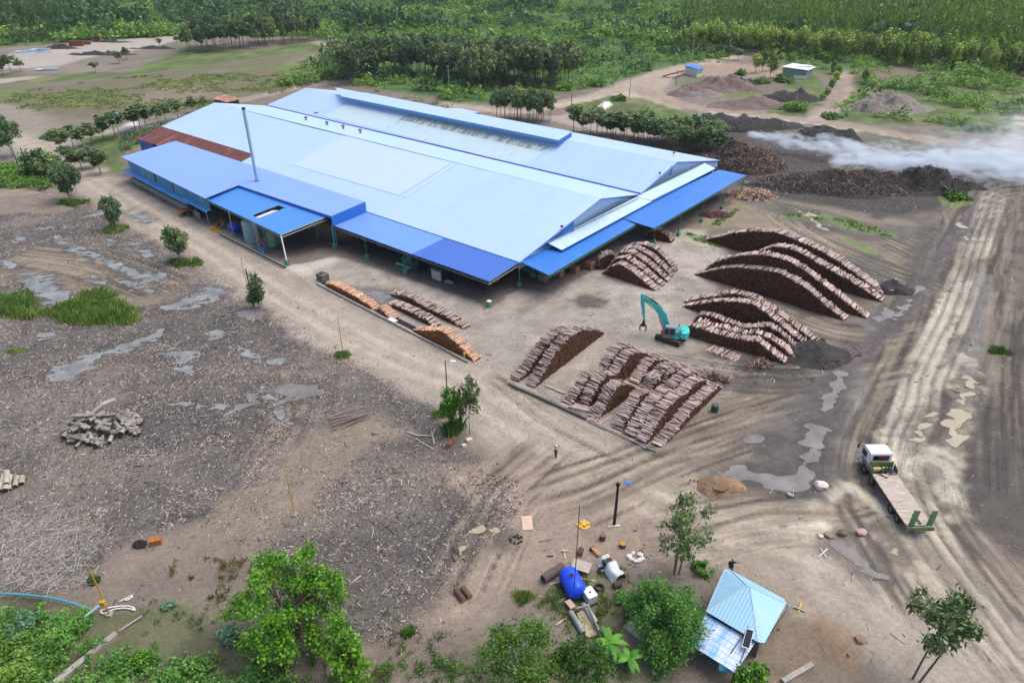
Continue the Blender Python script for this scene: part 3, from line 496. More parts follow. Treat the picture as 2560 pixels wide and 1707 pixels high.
# ================================================================ FACTORY  (own axes: u along the front eave, v into the block)
FA = math.radians(-39.5); FU = np.array([math.cos(FA), math.sin(FA)]); FV = np.array([-FU[1], FU[0]]); FC = P(1297.6, 656, 4.7)[:2]
def FL(x, y, z):                            # photo point at a height -> factory (u, v, z)
    d = P(x, y, z)[:2]-FC; return (float(d@FU), float(d@FV), z)
M_PALE = ribbed('pale_blue_sheet', lin(172, 198, 230), rough=.42, pitch=.9, lines=.09, depth=.25, var=.085, seam=6., spec=.4)
M_PALE2 = ribbed('pale_green_sheet', lin(184, 206, 212), rough=.5, pitch=.9, lines=.09, depth=.3, var=.06, seam=6., wear=.18, wearcol=lin(160, 168, 160))
M_LIGHT = ribbed('whitish_sheet', lin(182, 202, 238), rough=.42, pitch=.9, lines=.03, depth=.15, var=.03, seam=7.)
M_STRIPE = ribbed('dirty_sheet', lin(186, 204, 204), rough=.6, pitch=.9, lines=.45, depth=.3, var=.1, wear=.75, wearcol=lin(128, 132, 124))
M_LILAC = ribbed('lilac_blue_sheet', lin(126, 160, 228), rough=.38, pitch=.8, lines=.07, depth=.2, var=.05, seam=6.)
M_SKYB = ribbed('sky_blue_sheet', lin(70, 136, 210), rough=.42, pitch=1., lines=.28, depth=.5, var=.08, seam=5.)
M_ROYAL = ribbed('royal_blue_sheet', lin(60, 104, 190), rough=.4, pitch=.55, lines=.18, depth=.4, var=.06)
M_MIDB = ribbed('mid_blue_sheet', lin(104, 148, 222), rough=.38, pitch=.55, lines=.1, depth=.3, var=.06, seam=6.)
M_BRIGHT = ribbed('bright_blue_sheet', lin(44, 116, 200), rough=.42, pitch=.8, axis=1, lines=.24, depth=.5, var=.1, wear=.1, wearcol=lin(70, 140, 215))
M_WHITEB = ribbed('white_blue_sheet', lin(172, 200, 220), rough=.45, pitch=.9, axis=1, lines=.06, depth=.25, var=.08, wear=.25, wearcol=lin(150, 178, 205))
M_RUST = ribbed('rusty_sheet', lin(100, 54, 48), rough=.8, pitch=.9, lines=.3, depth=.5, var=.25, wear=.3, wearcol=lin(150, 100, 88))
M_TURQ = ribbed('turquoise_wall', lin(64, 142, 178), rough=.6, pitch=.7, lines=.22, depth=.4, var=.2, wear=.45, wearcol=lin(120, 168, 184))
M_WALLB = ribbed('blue_wall', lin(40, 108, 190), rough=.5, pitch=.7, lines=.16, depth=.4, var=.1)
M_GABLE = ribbed('gable_sheet', lin(172, 206, 232), rough=.5, pitch=.9, axis=1, lines=.14, depth=.4, var=.07)
M_TRIM = mat('blue_trim', lin(30, 92, 178), rough=.4, var=.1)
M_STEEL = mat('grey_steel', lin(140, 152, 158), rough=.45, var=.15, metal=.3)
M_GRNST = mat('green_steel', lin(56, 104, 92), rough=.6, var=.2)
M_PED = mat('green_pedestal', lin(70, 140, 112), rough=.8, var=.2)
M_CONC = mat('concrete', lin(150, 146, 138), rough=.9, var=.22, scale=1.5, bump=.3, bscale=6)
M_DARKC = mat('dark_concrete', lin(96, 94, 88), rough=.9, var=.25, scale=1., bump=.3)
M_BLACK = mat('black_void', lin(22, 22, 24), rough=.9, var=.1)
fac = empty('factory_hall', (FC[0], FC[1], 0), FA, 'long timber mill with pale blue twin gabled roofs and open blue canopies', 'factory')
T = .06
def roof(name, pts, m, t=T, parent=None, up=0.):
    return MB().slab([(p[0], p[1], p[2]+up) for p in pts], t).build(name, m, parent or fac)
eR = (0, 0, 4.7); rR = (1.37, 21.6, 10.2); vR = (-2.6, 43.2, 4.7)
rL = FL(536, 257, 10.4); vL = FL(664.6, 264.4, 4.7); mL = FL(402, 316.5, 6.3)
def mix(a, b, t): return tuple(a[i]+(b[i]-a[i])*t for i in range(3))
slope = (10.25-4.7)/21.6; plane = lambda u, v, e=0: (u, v, 4.7+v*slope+e)
# front hall: near slope in two pieces round the rusty strip, far slope
ju = FL(623, 384, 6.3)[0]
roof('front_roof', [plane(ju, 0), eR, rR, (ju, 21.6, 10.25)], M_PALE)
roof('roof_end', [(mL[0], 6.1, 6.3), plane(ju, 6.1), (ju, 21.6, 10.25), rL], M_PALE, up=.003)
rust = roof('rusty_roof', [FL(337, 346, 4.4), plane(ju+2, -.9), plane(ju+2, 6.25, .05), (mL[0]-.3, 6.2, 6.36)], M_RUST, up=.03)
roof('back_roof', [rR, vR, vL, rL], M_PALE, up=.004)
# paler replaced sheets lying on the near slope
p = lambda x, y, e=.05: (lambda z: (FL(x, y, z)[0], FL(x, y, z)[1], z+e))(next(z for z in np.arange(4, 11, .02) if FL(x, y, z)[1]*slope+4.7 <= z+.01))
roof('replaced_sheet', [p(728, 412), p(997, 489), p(1131, 408), p(864, 340)], M_LIGHT, .02)
roof('replaced_strip', [p(1006, 495), p(1016, 494), p(1140, 412), p(1134, 408)], M_LIGHT, .02)
MB().tube(mix(eR, eR, 0), mix((ju, 0, 4.7), eR, 0), .07, n=6).build('gutter', M_TRIM, fac)
# rear hall
r2R = FL(1693, 405, 9.4); e2R = FL(1799.3, 401, 4.7); r2L = FL(763.5, 220.6, 9.6); e2L = FL(917.5, 232.7, 4.7)
v2R = (vR[0], vR[1]+.35, 4.75); v2L = (vL[0]-.2, vL[1]+.35, 4.75)
pl2 = np.linalg.solve(np.array([[v2R[0], v2R[1], 1], [r2R[0], r2R[1], 1], [v2L[0], v2L[1], 1]]), np.array([v2R[2], r2R[2], v2L[2]]))
_z = min(np.arange(7, 12, .01), key=lambda z: abs((lambda q: pl2[0]*q[0]+pl2[1]*q[1]+pl2[2])(FL(763.5, 220.6, z))-z)); r2L = FL(763.5, 220.6, _z)
roof('rear_near_roof', [v2R, r2R, r2L, v2L], M_PALE)
roof('rear_far_roof', [r2R, e2R, e2L, r2L], M_PALE, up=.004)
MB().path([(v2L[0], v2L[1]-.2, 4.82), (v2R[0], v2R[1]-.2, 4.82)], .16, 5).build('valley_gutter', M_TRIM, fac)
z2 = lambda u, v: pl2[0]*u+pl2[1]*v+pl2[2]
def p2(x, y, e=.06):
    best = min(np.arange(4.3, 11, .02), key=lambda z: abs(z2(*FL(x, y, z)[:2])-z)); q = FL(x, y, best); return (q[0], q[1], best+e)
roof('old_sheet', [p2(806, 291), p2(1308, 415), p2(1378, 369), p2(868, 263)], M_PALE2, .03)
roof('dirty_sheet', [p2(998, 300, .1), p2(1352, 379, .1), p2(1376, 368, .1), p2(1022, 287, .1)], M_STRIPE, .02)
roof('small_hatch', [p2(784, 285, .12), p2(795, 283, .12), p2(797, 281, .12), p2(787, 282, .12)], M_DARKC, .1)
# raised ridge ventilator of the rear hall
n0 = FL(855, 250, 9.0); n1_ = FL(1396, 361.5, 9.0); q1 = FL(1427, 344, 9.6); 
rv = roof('ridge_vent', [(n0[0], n0[1], 10.), (n1_[0], n1_[1], 10.), (q1[0]-.3, q1[1]+.6, 10.9), (r2L[0]+14, r2L[1]+1.2, 10.9)], M_PALE)
mb = MB(); a, b = Vector((n0[0], n0[1]+.05, 9.45)), Vector((n1_[0], n1_[1]+.05, 9.45)); dv = (b-a)
mb.box((a+b)/2+Vector((0, 0, .12)), (dv.length, .08, .55), rz=math.atan2(dv.y, dv.x)); mb.build('vent_fascia', mat('fascia_teal', lin(74, 138, 184), rough=.5, var=.15), rv)
MB().slab([(n1_[0], n1_[1], 9.9), (n1_[0]+.02, n1_[1]+.1, 9.), (q1[0], q1[1]+.4, 9.7), (q1[0]-.02, q1[1]+.3, 10.8)], .05).build('vent_end', M_WALLB, rv)
# small annex roof showing past the far eave
a = FL(1120, 270, 5.5); b = FL(1150, 271, 5.5); c = FL(1200, 281.5, 5.); d = FL(1150, 284, 5.)
roof('annex_roof', [d, c, b, a], M_PALE); MB().slab([(d[0], d[1]-.03, d[2]-.1), (c[0], c[1]-.03, c[2]-.1), (c[0], c[1], c[2]-2.5), (d[0], d[1], d[2]-2.5)], .05).build('annex_wall', M_WALLB, fac)
# gable walls on the right, with overhanging roof edges above
def gable(name, a, top, b, zb, du, m): 
    vs = [(a[0]+du, a[1]+.3, zb), (b[0]+du, b[1]-.3, zb), (b[0]+du, b[1]-.3, b[2]-.1), (top[0]+du, top[1], top[2]-.12), (a[0]+du, a[1]+.3, a[2]-.1)]
    vs2 = [(x-.12, y, z) for x, y, z in vs]; f = [(0, 1, 2, 3, 4), (9, 8, 7, 6, 5)]+[(k, 5+k, 5+(k+1) % 5, (k+1) % 5) for k in range(5)]
    return MB().add(vs+vs2, f).build(name, m, fac)
g1 = gable('front_gable', eR, rR, vR, 3.2, -.3, M_GABLE); g2 = gable('rear_gable', v2R, r2R, e2R, 3.2, -.3, M_GABLE)
MB().add([(-.1, 3., 5.1), (.66, 14.5, 5.6), (.66, 14.5, 8.1), (-.1, 3., 5.3)], [(0, 1, 2, 3)]).build('gable_patch', M_WALLB, g1)
# verge trims along the roof edges
for a, b in ((eR, rR), (rR, vR), (v2R, r2R), (r2R, e2R)): MB().tube(Vector(a)+Vector((.04, 0, -.12)), Vector(b)+Vector((.04, 0, -.12)), .13, n=4).build('verge_trim', M_TRIM, fac)
# letter painted on the rear gable
lw = .88; lu = v2R[0]*(1-lw)+r2R[0]*lw-.3+.05; lv = v2R[1]*(1-lw)+r2R[1]*lw; lz = 7.7
mb = MB(); [mb.box((lu+o_, lv+dy, lz+dz), (.05, w_, h_)) for o_, dy, dz, w_, h_ in ((0, .25, 0, .22, 1.7), (.01, -.1, .95, 1.0, .22), (0, -.1, -.9, .55, .22), (.01, -.42, -.6, .2, .6))]
mb.build('gable_letter', mat('letter_paint', lin(24, 60, 110), var=.1), g2)
MB().path([FL(1374, 605, 6.1), FL(1597, 494.5, 6.1)], .08, 5).path([FL(1603, 486, 6.1), FL(1759, 409.5, 6.1)], .08, 5).build('wall_gutter', M_CONC, fac)
# lean-to roofs on the right side
wa, wb, wc = FL(1404, 625, 5.2), FL(1630, 503, 5.2), FL(1789, 421.5, 5.2); ta, tb, tc_ = FL(1372, 608, 6), FL(1597, 494.5, 6), FL(1766, 410, 6)
roof('white_lean_to', [wa, wb, (tb[0]-.5, tb[1], 6.05), (ta[0]-.5, ta[1], 6.05)], M_WHITEB); roof('white_lean_to', [(wb[0]-.15, wb[1], 5.28), wc, (tc_[0]-.5, tc_[1], 6.1), (tb[0]-.5, tb[1], 6.12)], M_WHITEB, up=.02)
MB().path([(wa[0], wa[1], 5.1), (wb[0], wb[1], 5.1), (wc[0], wc[1], 5.15)], .1, 5).build('gutter', M_TRIM, fac)
ba, bb, bc, bd, be = FL(1372, 688, 4.3), FL(1589, 561, 4.3), FL(1634.5, 571, 4.2), FL(1865, 438.5, 4.2), FL(1799, 424.5, 4.75)
sideroof = roof('side_canopy', [(-.1, .35, 4.72), ba, (bb[0], bb[1], 4.3), (1.2, bb[1], 4.85), (.6, 12, 4.95)], M_BRIGHT)
sideroof2 = roof('side_canopy', [(1.2, bb[1]+.02, 4.85), bc, bd, (be[0], be[1], 4.75)], M_BRIGHT, up=.012)
def truss(name, a, b, h, mtr, n=None, parent=fac):
    a = Vector(a); b = Vector(b); n = n or max(3, int((b-a).length/1.1)); mb = MB(); dn = Vector((0, 0, -h))
    mb.tube(a, b, .05, n=4).tube(a+dn, b+dn, .05, n=4)
    for k in range(n):
        p0 = a.lerp(b, k/n); p1 = a.lerp(b, (k+1)/n); mb.tube(p0, p0+dn, .03, n=3).tube(p0+dn, p1, .03, n=3)
    return mb.build(name, mtr, parent)
dz = Vector((0, 0, -.12))
truss('edge_truss', Vector(ba)+dz, Vector((bb[0], bb[1], 4.3))+dz, .35, M_GRNST); truss('edge_truss', Vector(bc)+dz, Vector(bd)+dz, .3, M_GRNST)
truss('end_truss', Vector((-.1, .4, 4.5)), Vector(ba)+dz*2, .9, M_GRNST, 6)
# front canopies
fa = (-38.6, 0, 4.68); fb = FL(829, 561.5, 4.35); fc = FL(1221.7, 702.4, 4.35); fm = FL(1029, 635, 4.35); fmT = (FL(1106, 597, 4.68)[0], 0, 4.68)
roof('front_canopy', [(fb[0], fb[1], 4.35), fm, (fmT[0], -.02, 4.66), (fa[0], -.02, 4.66)], M_MIDB); roof('dark_front_canopy', [(fm[0]+.02, fm[1], 4.35), fc, (-.02, -.02, 4.66), (fmT[0]+.02, -.02, 4.66)], M_ROYAL, up=.006)
truss('edge_truss', Vector(fb)+dz, Vector(fc)+dz, .5, M_STEEL); truss('end_truss', Vector(fc)+dz, Vector((-.1, -.1, 4.55)), .5, M_STEEL)
# raised lilac roof over the press house, its walls and awnings
la, lb = FL(303, 392.4, 6.), FL(439, 352.6, 6.9); lc = FL(913.3, 504.2, 6.9); ld = FL(827.6, 540.5, 6.35); le = FL(595.5, 463, 6.35); lf = FL(512, 495.8, 6.)
roof('raised_roof', [la, lf, le, (le[0], lb[1], 6.9), lb], M_LILAC, .12); roof('raised_roof', [(le[0]+.01, le[1], 6.352), ld, lc, (le[0]+.01, lb[1], 6.9)], M_LILAC, .12)
MB().slab([(ld[0]+.02, ld[1], 6.3), (lc[0]+.02, lc[1], 6.85), (lc[0], lc[1], 4.8), (ld[0], ld[1], 4.5)], .06).build('end_wall', M_WALLB, fac)
MB().slab([(ld[0], ld[1]+.1, 6.2), (le[0], le[1]+.1, 6.2), (le[0], le[1], 5.9), (ld[0], ld[1], 5.9)], .05).build('fascia', M_TRIM, fac)
wall_f = lambda u: la[1]+(lf[1]-la[1])*(u-la[0])/(lf[0]-la[0])+.75
u0, u1 = la[0]+1.2, lf[0]-.4
def wallq(name, ua, ub, za, zb, m, off=0., th=.15):
    return MB().slab([(ua, wall_f(ua)+off, zb), (ub, wall_f(ub)+off, zb), (ub, wall_f(ub)+off+.01, za), (ua, wall_f(ua)+off+.01, za)], .01).build(name, m, fac)
def wallbox(name, ua, ub, za, zb, m, off=0., th=.16, parent=fac):
    A = [(ua, wall_f(ua)+off), (ub, wall_f(ub)+off), (ub, wall_f(ub)+off+th), (ua, wall_f(ua)+off+th)]
    return MB().prism(A, za, zb).build(name, m, parent)
front_wall = wallbox('front_wall', u0, u1, 2.9, 5.95, M_TURQ)
wallbox('plinth_wall', u0-.5, u1-6, 0, 1.15, M_CONC, -.2, .3)
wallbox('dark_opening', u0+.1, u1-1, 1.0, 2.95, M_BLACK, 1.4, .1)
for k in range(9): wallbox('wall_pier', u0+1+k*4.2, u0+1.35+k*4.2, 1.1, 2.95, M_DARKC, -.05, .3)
for (px_, w_) in ((366, 1.3), (408, .7)):
    uu = FL(px_, 452-(408-px_)*-.55+2, 4.4)[0]; uu = FL(px_, 447 if px_ < 380 else 471, 4.5)[0]; wallbox('rust_patch', uu-w_/2, uu+w_/2, 3.2, 5.2, M_RUST, -.03, .03, front_wall)
for k in (23.5, 33.5, 37., 39.5): wallbox('blue_panel', u0+k*.93, u0+k*.93+.9, 4.0, 5.8, M_WALLB, -.025, .025, front_wall)
MB().slab([(u0, wall_f(u0)+.1, 5.9), (u0+.02, wall_f(u0)+14.5, 6.6), (u0+.01, wall_f(u0)+14.5, 0), (u0, wall_f(u0)+.1, 0)], .1).build('side_wall', M_TURQ, fac)
aw = lambda ua, ub, z, d: roof('awning', [(ua, wall_f(ua)-d, z-.45), (ub, wall_f(ub)-d, z-.45), (ub, wall_f(ub)+.05, z), (ua, wall_f(ua)+.05, z)], M_BRIGHT if 'awn' not in MATS else MATS['awn'], .05)
M_AWN = ribbed('awning_sheet', lin(66, 140, 205), rough=.5, pitch=.7, lines=.2, depth=.4, var=.2, wear=.3, wearcol=lin(120, 180, 215))
for ua, ub, z, d in ((u0-1.5, u1-8.5, 3.1, 1.3), (u1-11.5, u1+.3, 3.6, 1.2)): roof('awning', [(ua, wall_f(ua)-d, z-.4), (ub, wall_f(ub)-d, z-.4), (ub, wall_f(ub)+.02, z), (ua, wall_f(ua)+.02, z)], M_AWN)
roof('awning', [(u0-1.4, wall_f(u0)+.3, 4.4), (u0-.05, wall_f(u0)+.3, 4.7), (u0-.05, wall_f(u0)+4, 4.7), (u0-1.4, wall_f(u0)+4, 4.4)], M_AWN)
q = FL(337, 346, 4.4); MB().slab([(q[0]+1, q[1]+.5, 4.3), (q[0]+9, q[1]+.4, 4.3), (q[0]+9, q[1]+.5, 0), (q[0]+1, q[1]+.5, 0)], .1).build('rear_wall', M_WALLB, fac)
MB().slab([(mL[0]+.6, 0, 5.), (mL[0]+.6, 20, 9.5), (mL[0]+.6, 20, 0), (mL[0]+.6, 0, 0)], .1).slab([(mL[0]+.6, 21, 9.5), (mL[0]+.6, 42, 4.5), (mL[0]+.6, 42, 0), (mL[0]+.6, 21, 0)], .1).build('back_wall', M_WALLB, fac)
MB().box(((e2L[0]+e2R[0])/2, (e2L[1]+e2R[1])/2-.8, 2.2), (abs(e2R[0]-e2L[0])-3, .15, 4.4)).build('far_wall', M_WALLB, fac)
# inside: partition walls that close off the dark depth of the halls
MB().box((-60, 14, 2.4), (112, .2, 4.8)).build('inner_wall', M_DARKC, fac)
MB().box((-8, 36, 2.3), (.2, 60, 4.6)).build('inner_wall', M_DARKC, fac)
# canopy over the water tanks, with its opening
ca, cb_, cc, cdp = FL(512, 497, 5.25), FL(701, 586.6, 5.05), FL(821.6, 539.5, 5.8), FL(595.5, 463.5, 5.85)
h1, h2, h3, h4 = FL(627, 540.5, 5.2), FL(640, 545, 5.2), FL(706.5, 522, 5.5), FL(692, 517, 5.5)
t0 = (h1[0]-ca[0])/(cb_[0]-ca[0]); t1 = (h2[0]+.55-ca[0])/(cb_[0]-ca[0])
s0, s1 = .16, .78
Lp = lambda t, s: mix(mix(ca, cb_, t), mix(cdp, cc, t), s)
for q4 in (((0, 0), (t0, 0), (t0, 1), (0, 1)), ((t0, 0), (t1, 0), (t1, s0), (t0, s0)), ((t0, s1), (t1, s1), (t1, 1), (t0, 1)), ((t1, 0), (1, 0), (1, 1), (t1, 1))): roof('tank_canopy', [Lp(*k) for k in q4], M_SKYB)
roof('loose_sheet', [tuple(np.array(Lp(t1-.055, s0+.02))-[0, 0, .25]), tuple(np.array(Lp(t1-.004, s0+.02))-[0, 0, .1]), tuple(np.array(Lp(t1-.004, s1-.14))-[0, 0, .1]), tuple(np.array(Lp(t1-.055, s1-.2))-[0, 0, .25])], mat('bare_zinc', lin(214, 210, 214), rough=.35, var=.08), .03)
truss('edge_truss', Vector(ca)+dz, Vector(cb_)+dz, .4, M_STEEL); truss('end_truss', Vector(cb_)+dz, Vector(cc)+dz, .5, M_STEEL)
def wp(u, v, z=0): return (u, v, z)
def post(u, v, ztop, r=.09, ped=0., m=M_STEEL, zb=0.):
    o = MB().tube((u, v, max(ped, zb)), (u, v, ztop), r, n=8).build('post', m, fac, smooth=False)
    if ped: MB().box((u, v, ped/2), (.62, .62, ped)).box((u, v, ped+.02), (.5, .5, .05)).build('pedestal', M_PED, o)
    return o
q = FL(715, 664, 0); o = MB().tube((q[0], q[1]+.3, 1.), (cb_[0]-.15, cb_[1]+.15, 4.95), .12, n=10).build('post', mat('white_post', lin(205, 212, 218), var=.08), fac); MB().box((q[0], q[1]+.3, .5), (.62, .62, 1.)).build('pedestal', M_PED, o)
for px_, py_, zt in ((585, 592, 5.1), (523, 562, 5.15), (647, 625, 5.05)): q = FL(px_, py_, 0); post(q[0], q[1], zt, .1)
q = FL(837, 620, 0); post(q[0], q[1], 4.3, .16, .9, mat('turquoise_steel', lin(40, 130, 150), var=.15))
for px_, py_ in ((918, 650), (1014, 684)): q = FL(px_, py_, 0); post(q[0], q[1], 4.3, .07, .95, M_GRNST)
q = FL(1298, 715, 0); post(q[0], q[1], 4.55, .12, .6, M_GRNST); q = FL(1222, 727, 0); post(q[0], q[1]+.5, 4.2, .07, .0, mat('rusty_pipe', lin(120, 84, 76), var=.2))
for px_, py_ in ((1634, 609), (1695, 590), (1752, 556), (1803, 523), (1851, 492)): q = FL(px_, py_, 0); post(q[0], q[1], 4.1, .09, .75, M_GRNST)
for k in range(7): post(-.9, 5+k*6., 4.4, .11, .6, M_GRNST)
for k in range(5): post(-38-k*6.2, -7.8 if k else -8., 6., .1)
MB().box((.0, 0, .0), (.01, .01, .01))
# chimney through the raised roof and the four roof vents
q = FL(643.5, 453, 6.55); ht = 0
for h in np.arange(3, 22, .1):
    x, y = J((FC[0]+q[0]*FU[0]+q[1]*FV[0], FC[1]+q[0]*FU[1]+q[1]*FV[1], q[2]+h))
    if y <= 274: ht = h; break
mb = MB().tube((q[0], q[1], 5.5), (q[0], q[1], q[2]+ht), .36, .34, 16)
for k in range(6): mb.tube((q[0], q[1], q[2]+1.2+k*2.2), (q[0], q[1], q[2]+1.27+k*2.2), .4, n=16)
ch_ = mb.build('chimney', mat('zinc_flue', lin(178, 198, 210), rough=.4, var=.22, scale=.7, metal=.35, stretch=(1, 1, .3)), fac)
MB().tube((q[0], q[1], q[2]+ht), (q[0], q[1], q[2]+ht+.35), .37, n=16).build('chimney_cap', M_BLACK, ch_); MB().tube((q[0], q[1], q[2]-.05), (q[0], q[1], q[2]+.18), .6, .45, 16).build('flashing', mat('flashing', lin(70, 110, 160), var=.2), ch_)
for bx, by in ((766.5, 308), (819, 320.5), (859.5, 329.5), (902, 340)):
    z = 6.9; q = FL(bx, by, z)
    mb = MB().tube((q[0], q[1], z-1), (q[0], q[1], z+1.45), .27, n=10); v_ = mb.build('roof_vent', mat('vent_green', lin(84, 142, 140), var=.2), fac)
    MB().tube((q[0], q[1], z+1.45), (q[0], q[1], z+1.62), .62, .5, 10).tube((q[0], q[1], z+1.62), (q[0], q[1], z+1.85), .5, .05, 10).build('vent_hood', mat('vent_hood', lin(120, 92, 96), var=.2), v_)
for x_, y_ in ((1454, 506), (1405, 563), (1685, 380), (1650, 430), (1525, 490)):       # small lamps on the roof verges
    qq = FL(x_, y_, 8.2); MB().box((qq[0], qq[1], 8.0), (.5, .35, .3), .4).tube((qq[0], qq[1], 7.0), (qq[0], qq[1], 8), .05, n=5).build('roof_lamp', M_DARKC, fac)
# ---------------------------------------------------------------- things standing under the canopies
def W(u, v, z=0.): return Vector((FC[0]+u*FU[0]+v*FV[0], FC[1]+u*FU[1]+v*FV[1], z))
def at_thing(name, px, py, label, cat, rz=FA, group=None, z=None):
    p = GP(px, py); return empty(name, (p.x, p.y, p.z if z is None else z), rz, label, cat, group)
def tank(name, px, py, r, h, c, label, horizontal=False, legs=0., z=0.):
    t = at_thing(name, px, py, label, 'tank'); m = mat(name+'_'+cat_(c), c, rough=.4, var=.12)
    if not horizontal:
        MB().lathe([(0, legs), (r, legs), (r, legs+h*.94), (r*.92, legs+h*.98), (0, legs+h)], n=24).build('shell', m, t, smooth=False)
        mb = MB(); [mb.lathe([(r+.01, legs+h*k), (r+.05, legs+h*k+.02), (r+.05, legs+h*k+.1), (r+.01, legs+h*k+.12)], n=24) for k in (.2, .5, .8)]; mb.build('hoop', m, t)
        if legs: 
            for k in range(4): MB().tube((r*.8*math.cos(k*PI/2+.7), r*.8*math.sin(k*PI/2+.7), 0), (r*.8*math.cos(k*PI/2+.7), r*.8*math.sin(k*PI/2+.7), legs), .05, n=6).build('leg', M_STEEL, t)
    else:
        R = Matrix.Rotation(PI/2, 3, 'Y'); MB().lathe([(0, -h/2-.12), (r*.7, -h/2-.08), (r, -h/2), (r, h/2), (r*.7, h/2+.08), (0, h/2+.12)], c=(0, 0, r+.15), n=24, M=R).build('shell', m, t, smooth=True)
        for s in (-1, 1): MB().box((s*h*.3, 0, .15), (.2, r*1.4, .3)).build('cradle', M_CONC, t)
    return t
def cat_(c): return '%02x' % int(c[0]*255)
tank('storage_tank', 630, 602, 1.3, 4.2, lin(128, 160, 166), 'tall grey green cylindrical water tank under the canopy with an opening')
tank('green_tank', 683, 620, .85, 2.9, lin(96, 138, 112), 'pale green upright tank on legs behind the canopy corner post', legs=.5); tank('green_tank', 699, 612, .8, 2.8, lin(92, 130, 108), 'second green upright tank, half hidden behind the first under the canopy', legs=.5)
tank('dark_green_tank', 655, 590, .9, 3.4, lin(50, 100, 96), 'dark green upright tank between the tall grey tank and the pale green ones')
tank('blue_tank', 588, 581, .85, 2.6, lin(28, 66, 180), 'dark blue horizontal tank lying under the canopy edge beside the road', True)
t = at_thing('pipe_rack', 652, 622, 'grey steel braced rack of pipes standing beside the tanks', 'rack'); mb = MB()
for sx in (-.9, .9):
    for sy in (-.7, .7): MB().tube((sx, sy, 0), (sx, sy, 4.4), .06, n=5).build('upright', M_STEEL, t)
for k in (0, 1.5, 3): mb.tube((-.9, -.7, k), (.9, -.7, k+1.4), .035, n=4).tube((.9, .7, k), (-.9, .7, k+1.4), .035, n=4).tube((-.9, -.7, k+1.4), (.9, -.7, k+1.4), .035, n=4)
mb.build('brace', M_STEEL, t); MB().tube((-4, -1.2, .3), (-.9, -.9, .3), .07, n=6).build('pipe', mat('teal_pipe', lin(70, 150, 160), var=.1), t); MB().tube((.9, -.9, .4), (4, -1.5, .4), .07, n=6).build('pipe', mat('teal_pipe', lin(70, 150, 160), var=.1), t)
MB().blob((1.4, -.4, .35), (.7, .5, .4), 3, 2).build('tarpaulin', mat('blue_sheeting', lin(30, 90, 190), var=.2), t)
mb = MB(); p0 = GP(522, 572); 
fk = at_thing('fork_attachment', 543, 578, 'yellow steel loader forks lying at the canopy edge by the drain', 'attachment')
for k in (-.35, 0, .35): MB().box((0, k, .12), (3.6, .18, .12)).build('tine', mat('yellow_paint', lin(196, 150, 40), var=.2, rough=.5), fk)
MB().box((-1.7, 0, .25), (.2, 1.2, .5)).build('carriage', MATS['yellow_paint'], fk)
yb = at_thing('yellow_bracket', 722, 651, 'small yellow steel bracket lying against the white corner post', 'bracket'); mb = MB().box((0, 0, .35), (1.1, .12, .16)).box((-.45, 0, .16), (.1, .12, .3)).box((.45, 0, .16), (.1, .12, .3)); mb.build('bracket_body', MATS['yellow_paint'], yb)
wp_ = at_thing('wood_offcut_heap', 555, 565, 'heap of brown timber offcuts under the canopy beside the blue tank', 'wood heap'); mb = MB(); rr = random.Random(5)
for k in range(40):
    a = rr.uniform(0, 6.3); r0 = rr.uniform(0, 1.6); z = max(.08, 1.1*(1-r0/1.8)); c = Vector((r0*math.cos(a), r0*math.sin(a)*.7, z)); d = Vector((rr.uniform(-1, 1), rr.uniform(-1, 1), rr.uniform(-.4, .3))).normalized()*.5; mb.tube(c-d, c+d, .09, n=5, m=rr.choice([0, 0, 1]))
mb.build('offcuts', [mat('brown_timber', lin(96, 70, 52), var=.3, isl=.3), mat('fresh_timber', lin(196, 150, 96), var=.2, isl=.2)], wp_)
# stacks of veneer sheets and crates in the shade
M_VEN = mat('veneer_edge', lin(134, 96, 74), rough=.8, var=.3, scale=6, stretch=(1, 1, 8), objr=.2)
def pallet_stack(u, v, lab, n=2):
    t = empty('veneer_stack', W(u, v), FA, lab, 'veneer stack', 'veneer stacks drying under the canopies')
    for k in range(n):
        MB().box((0, 0, .06+k*1.25), (1.5, 1.3, .1)).box((0, .5, .0+k*1.25+.06), (1.5, .12, .12)).build('pallet', mat('pallet_wood', lin(126, 104, 84), var=.2), t)
        MB().box((random.uniform(-.04, .04), random.uniform(-.04, .04), .68+k*1.25), (1.3, 1.3, 1.1), random.uniform(-.05, .05)).build('veneer', M_VEN, t)
for k in range(3): pallet_stack(-25+k*2.2, -1.5, 'brown strapped veneer bundles on pallets under the mid blue front canopy')
for k in range(4): pallet_stack(-36.5+k*2.3, -2.2+(k % 2)*1.2, 'brown veneer bundles stacked beside the turquoise post under the canopy')
for k in range(4): pallet_stack(-66+k*5, -6+(k % 2)*1.5, 'brown veneer bundles deep in the shade behind the tanks')
for k in range(4): pallet_stack(1.3+k*1.1, 5+k*3.1, 'brown veneer bundles under the bright blue side canopy', 1)
for k in range(3): pallet_stack(-10+k*2.4, -.2, 'brown veneer bundles under the dark blue canopy near its corner', 2)
mc = at_thing('peeling_machine', 1022, 668, 'dark green log peeling machine with infeed rails under the front canopy', 'machine')
MB().box((0, .4, .8), (3., 1.6, 1.6)).box((.4, .2, 1.9), (1.2, 1., .8)).build('housing', M_GRNST, mc); [MB().box((0, -1.2-k*.5, .35), (3.6, .15, .5)).build('rail', M_GRNST, mc) for k in range(3)]; MB().tube((-1.8, -1.2, .7), (1.8, -1.2, .7), .22, n=10).build('roller', M_STEEL, mc)
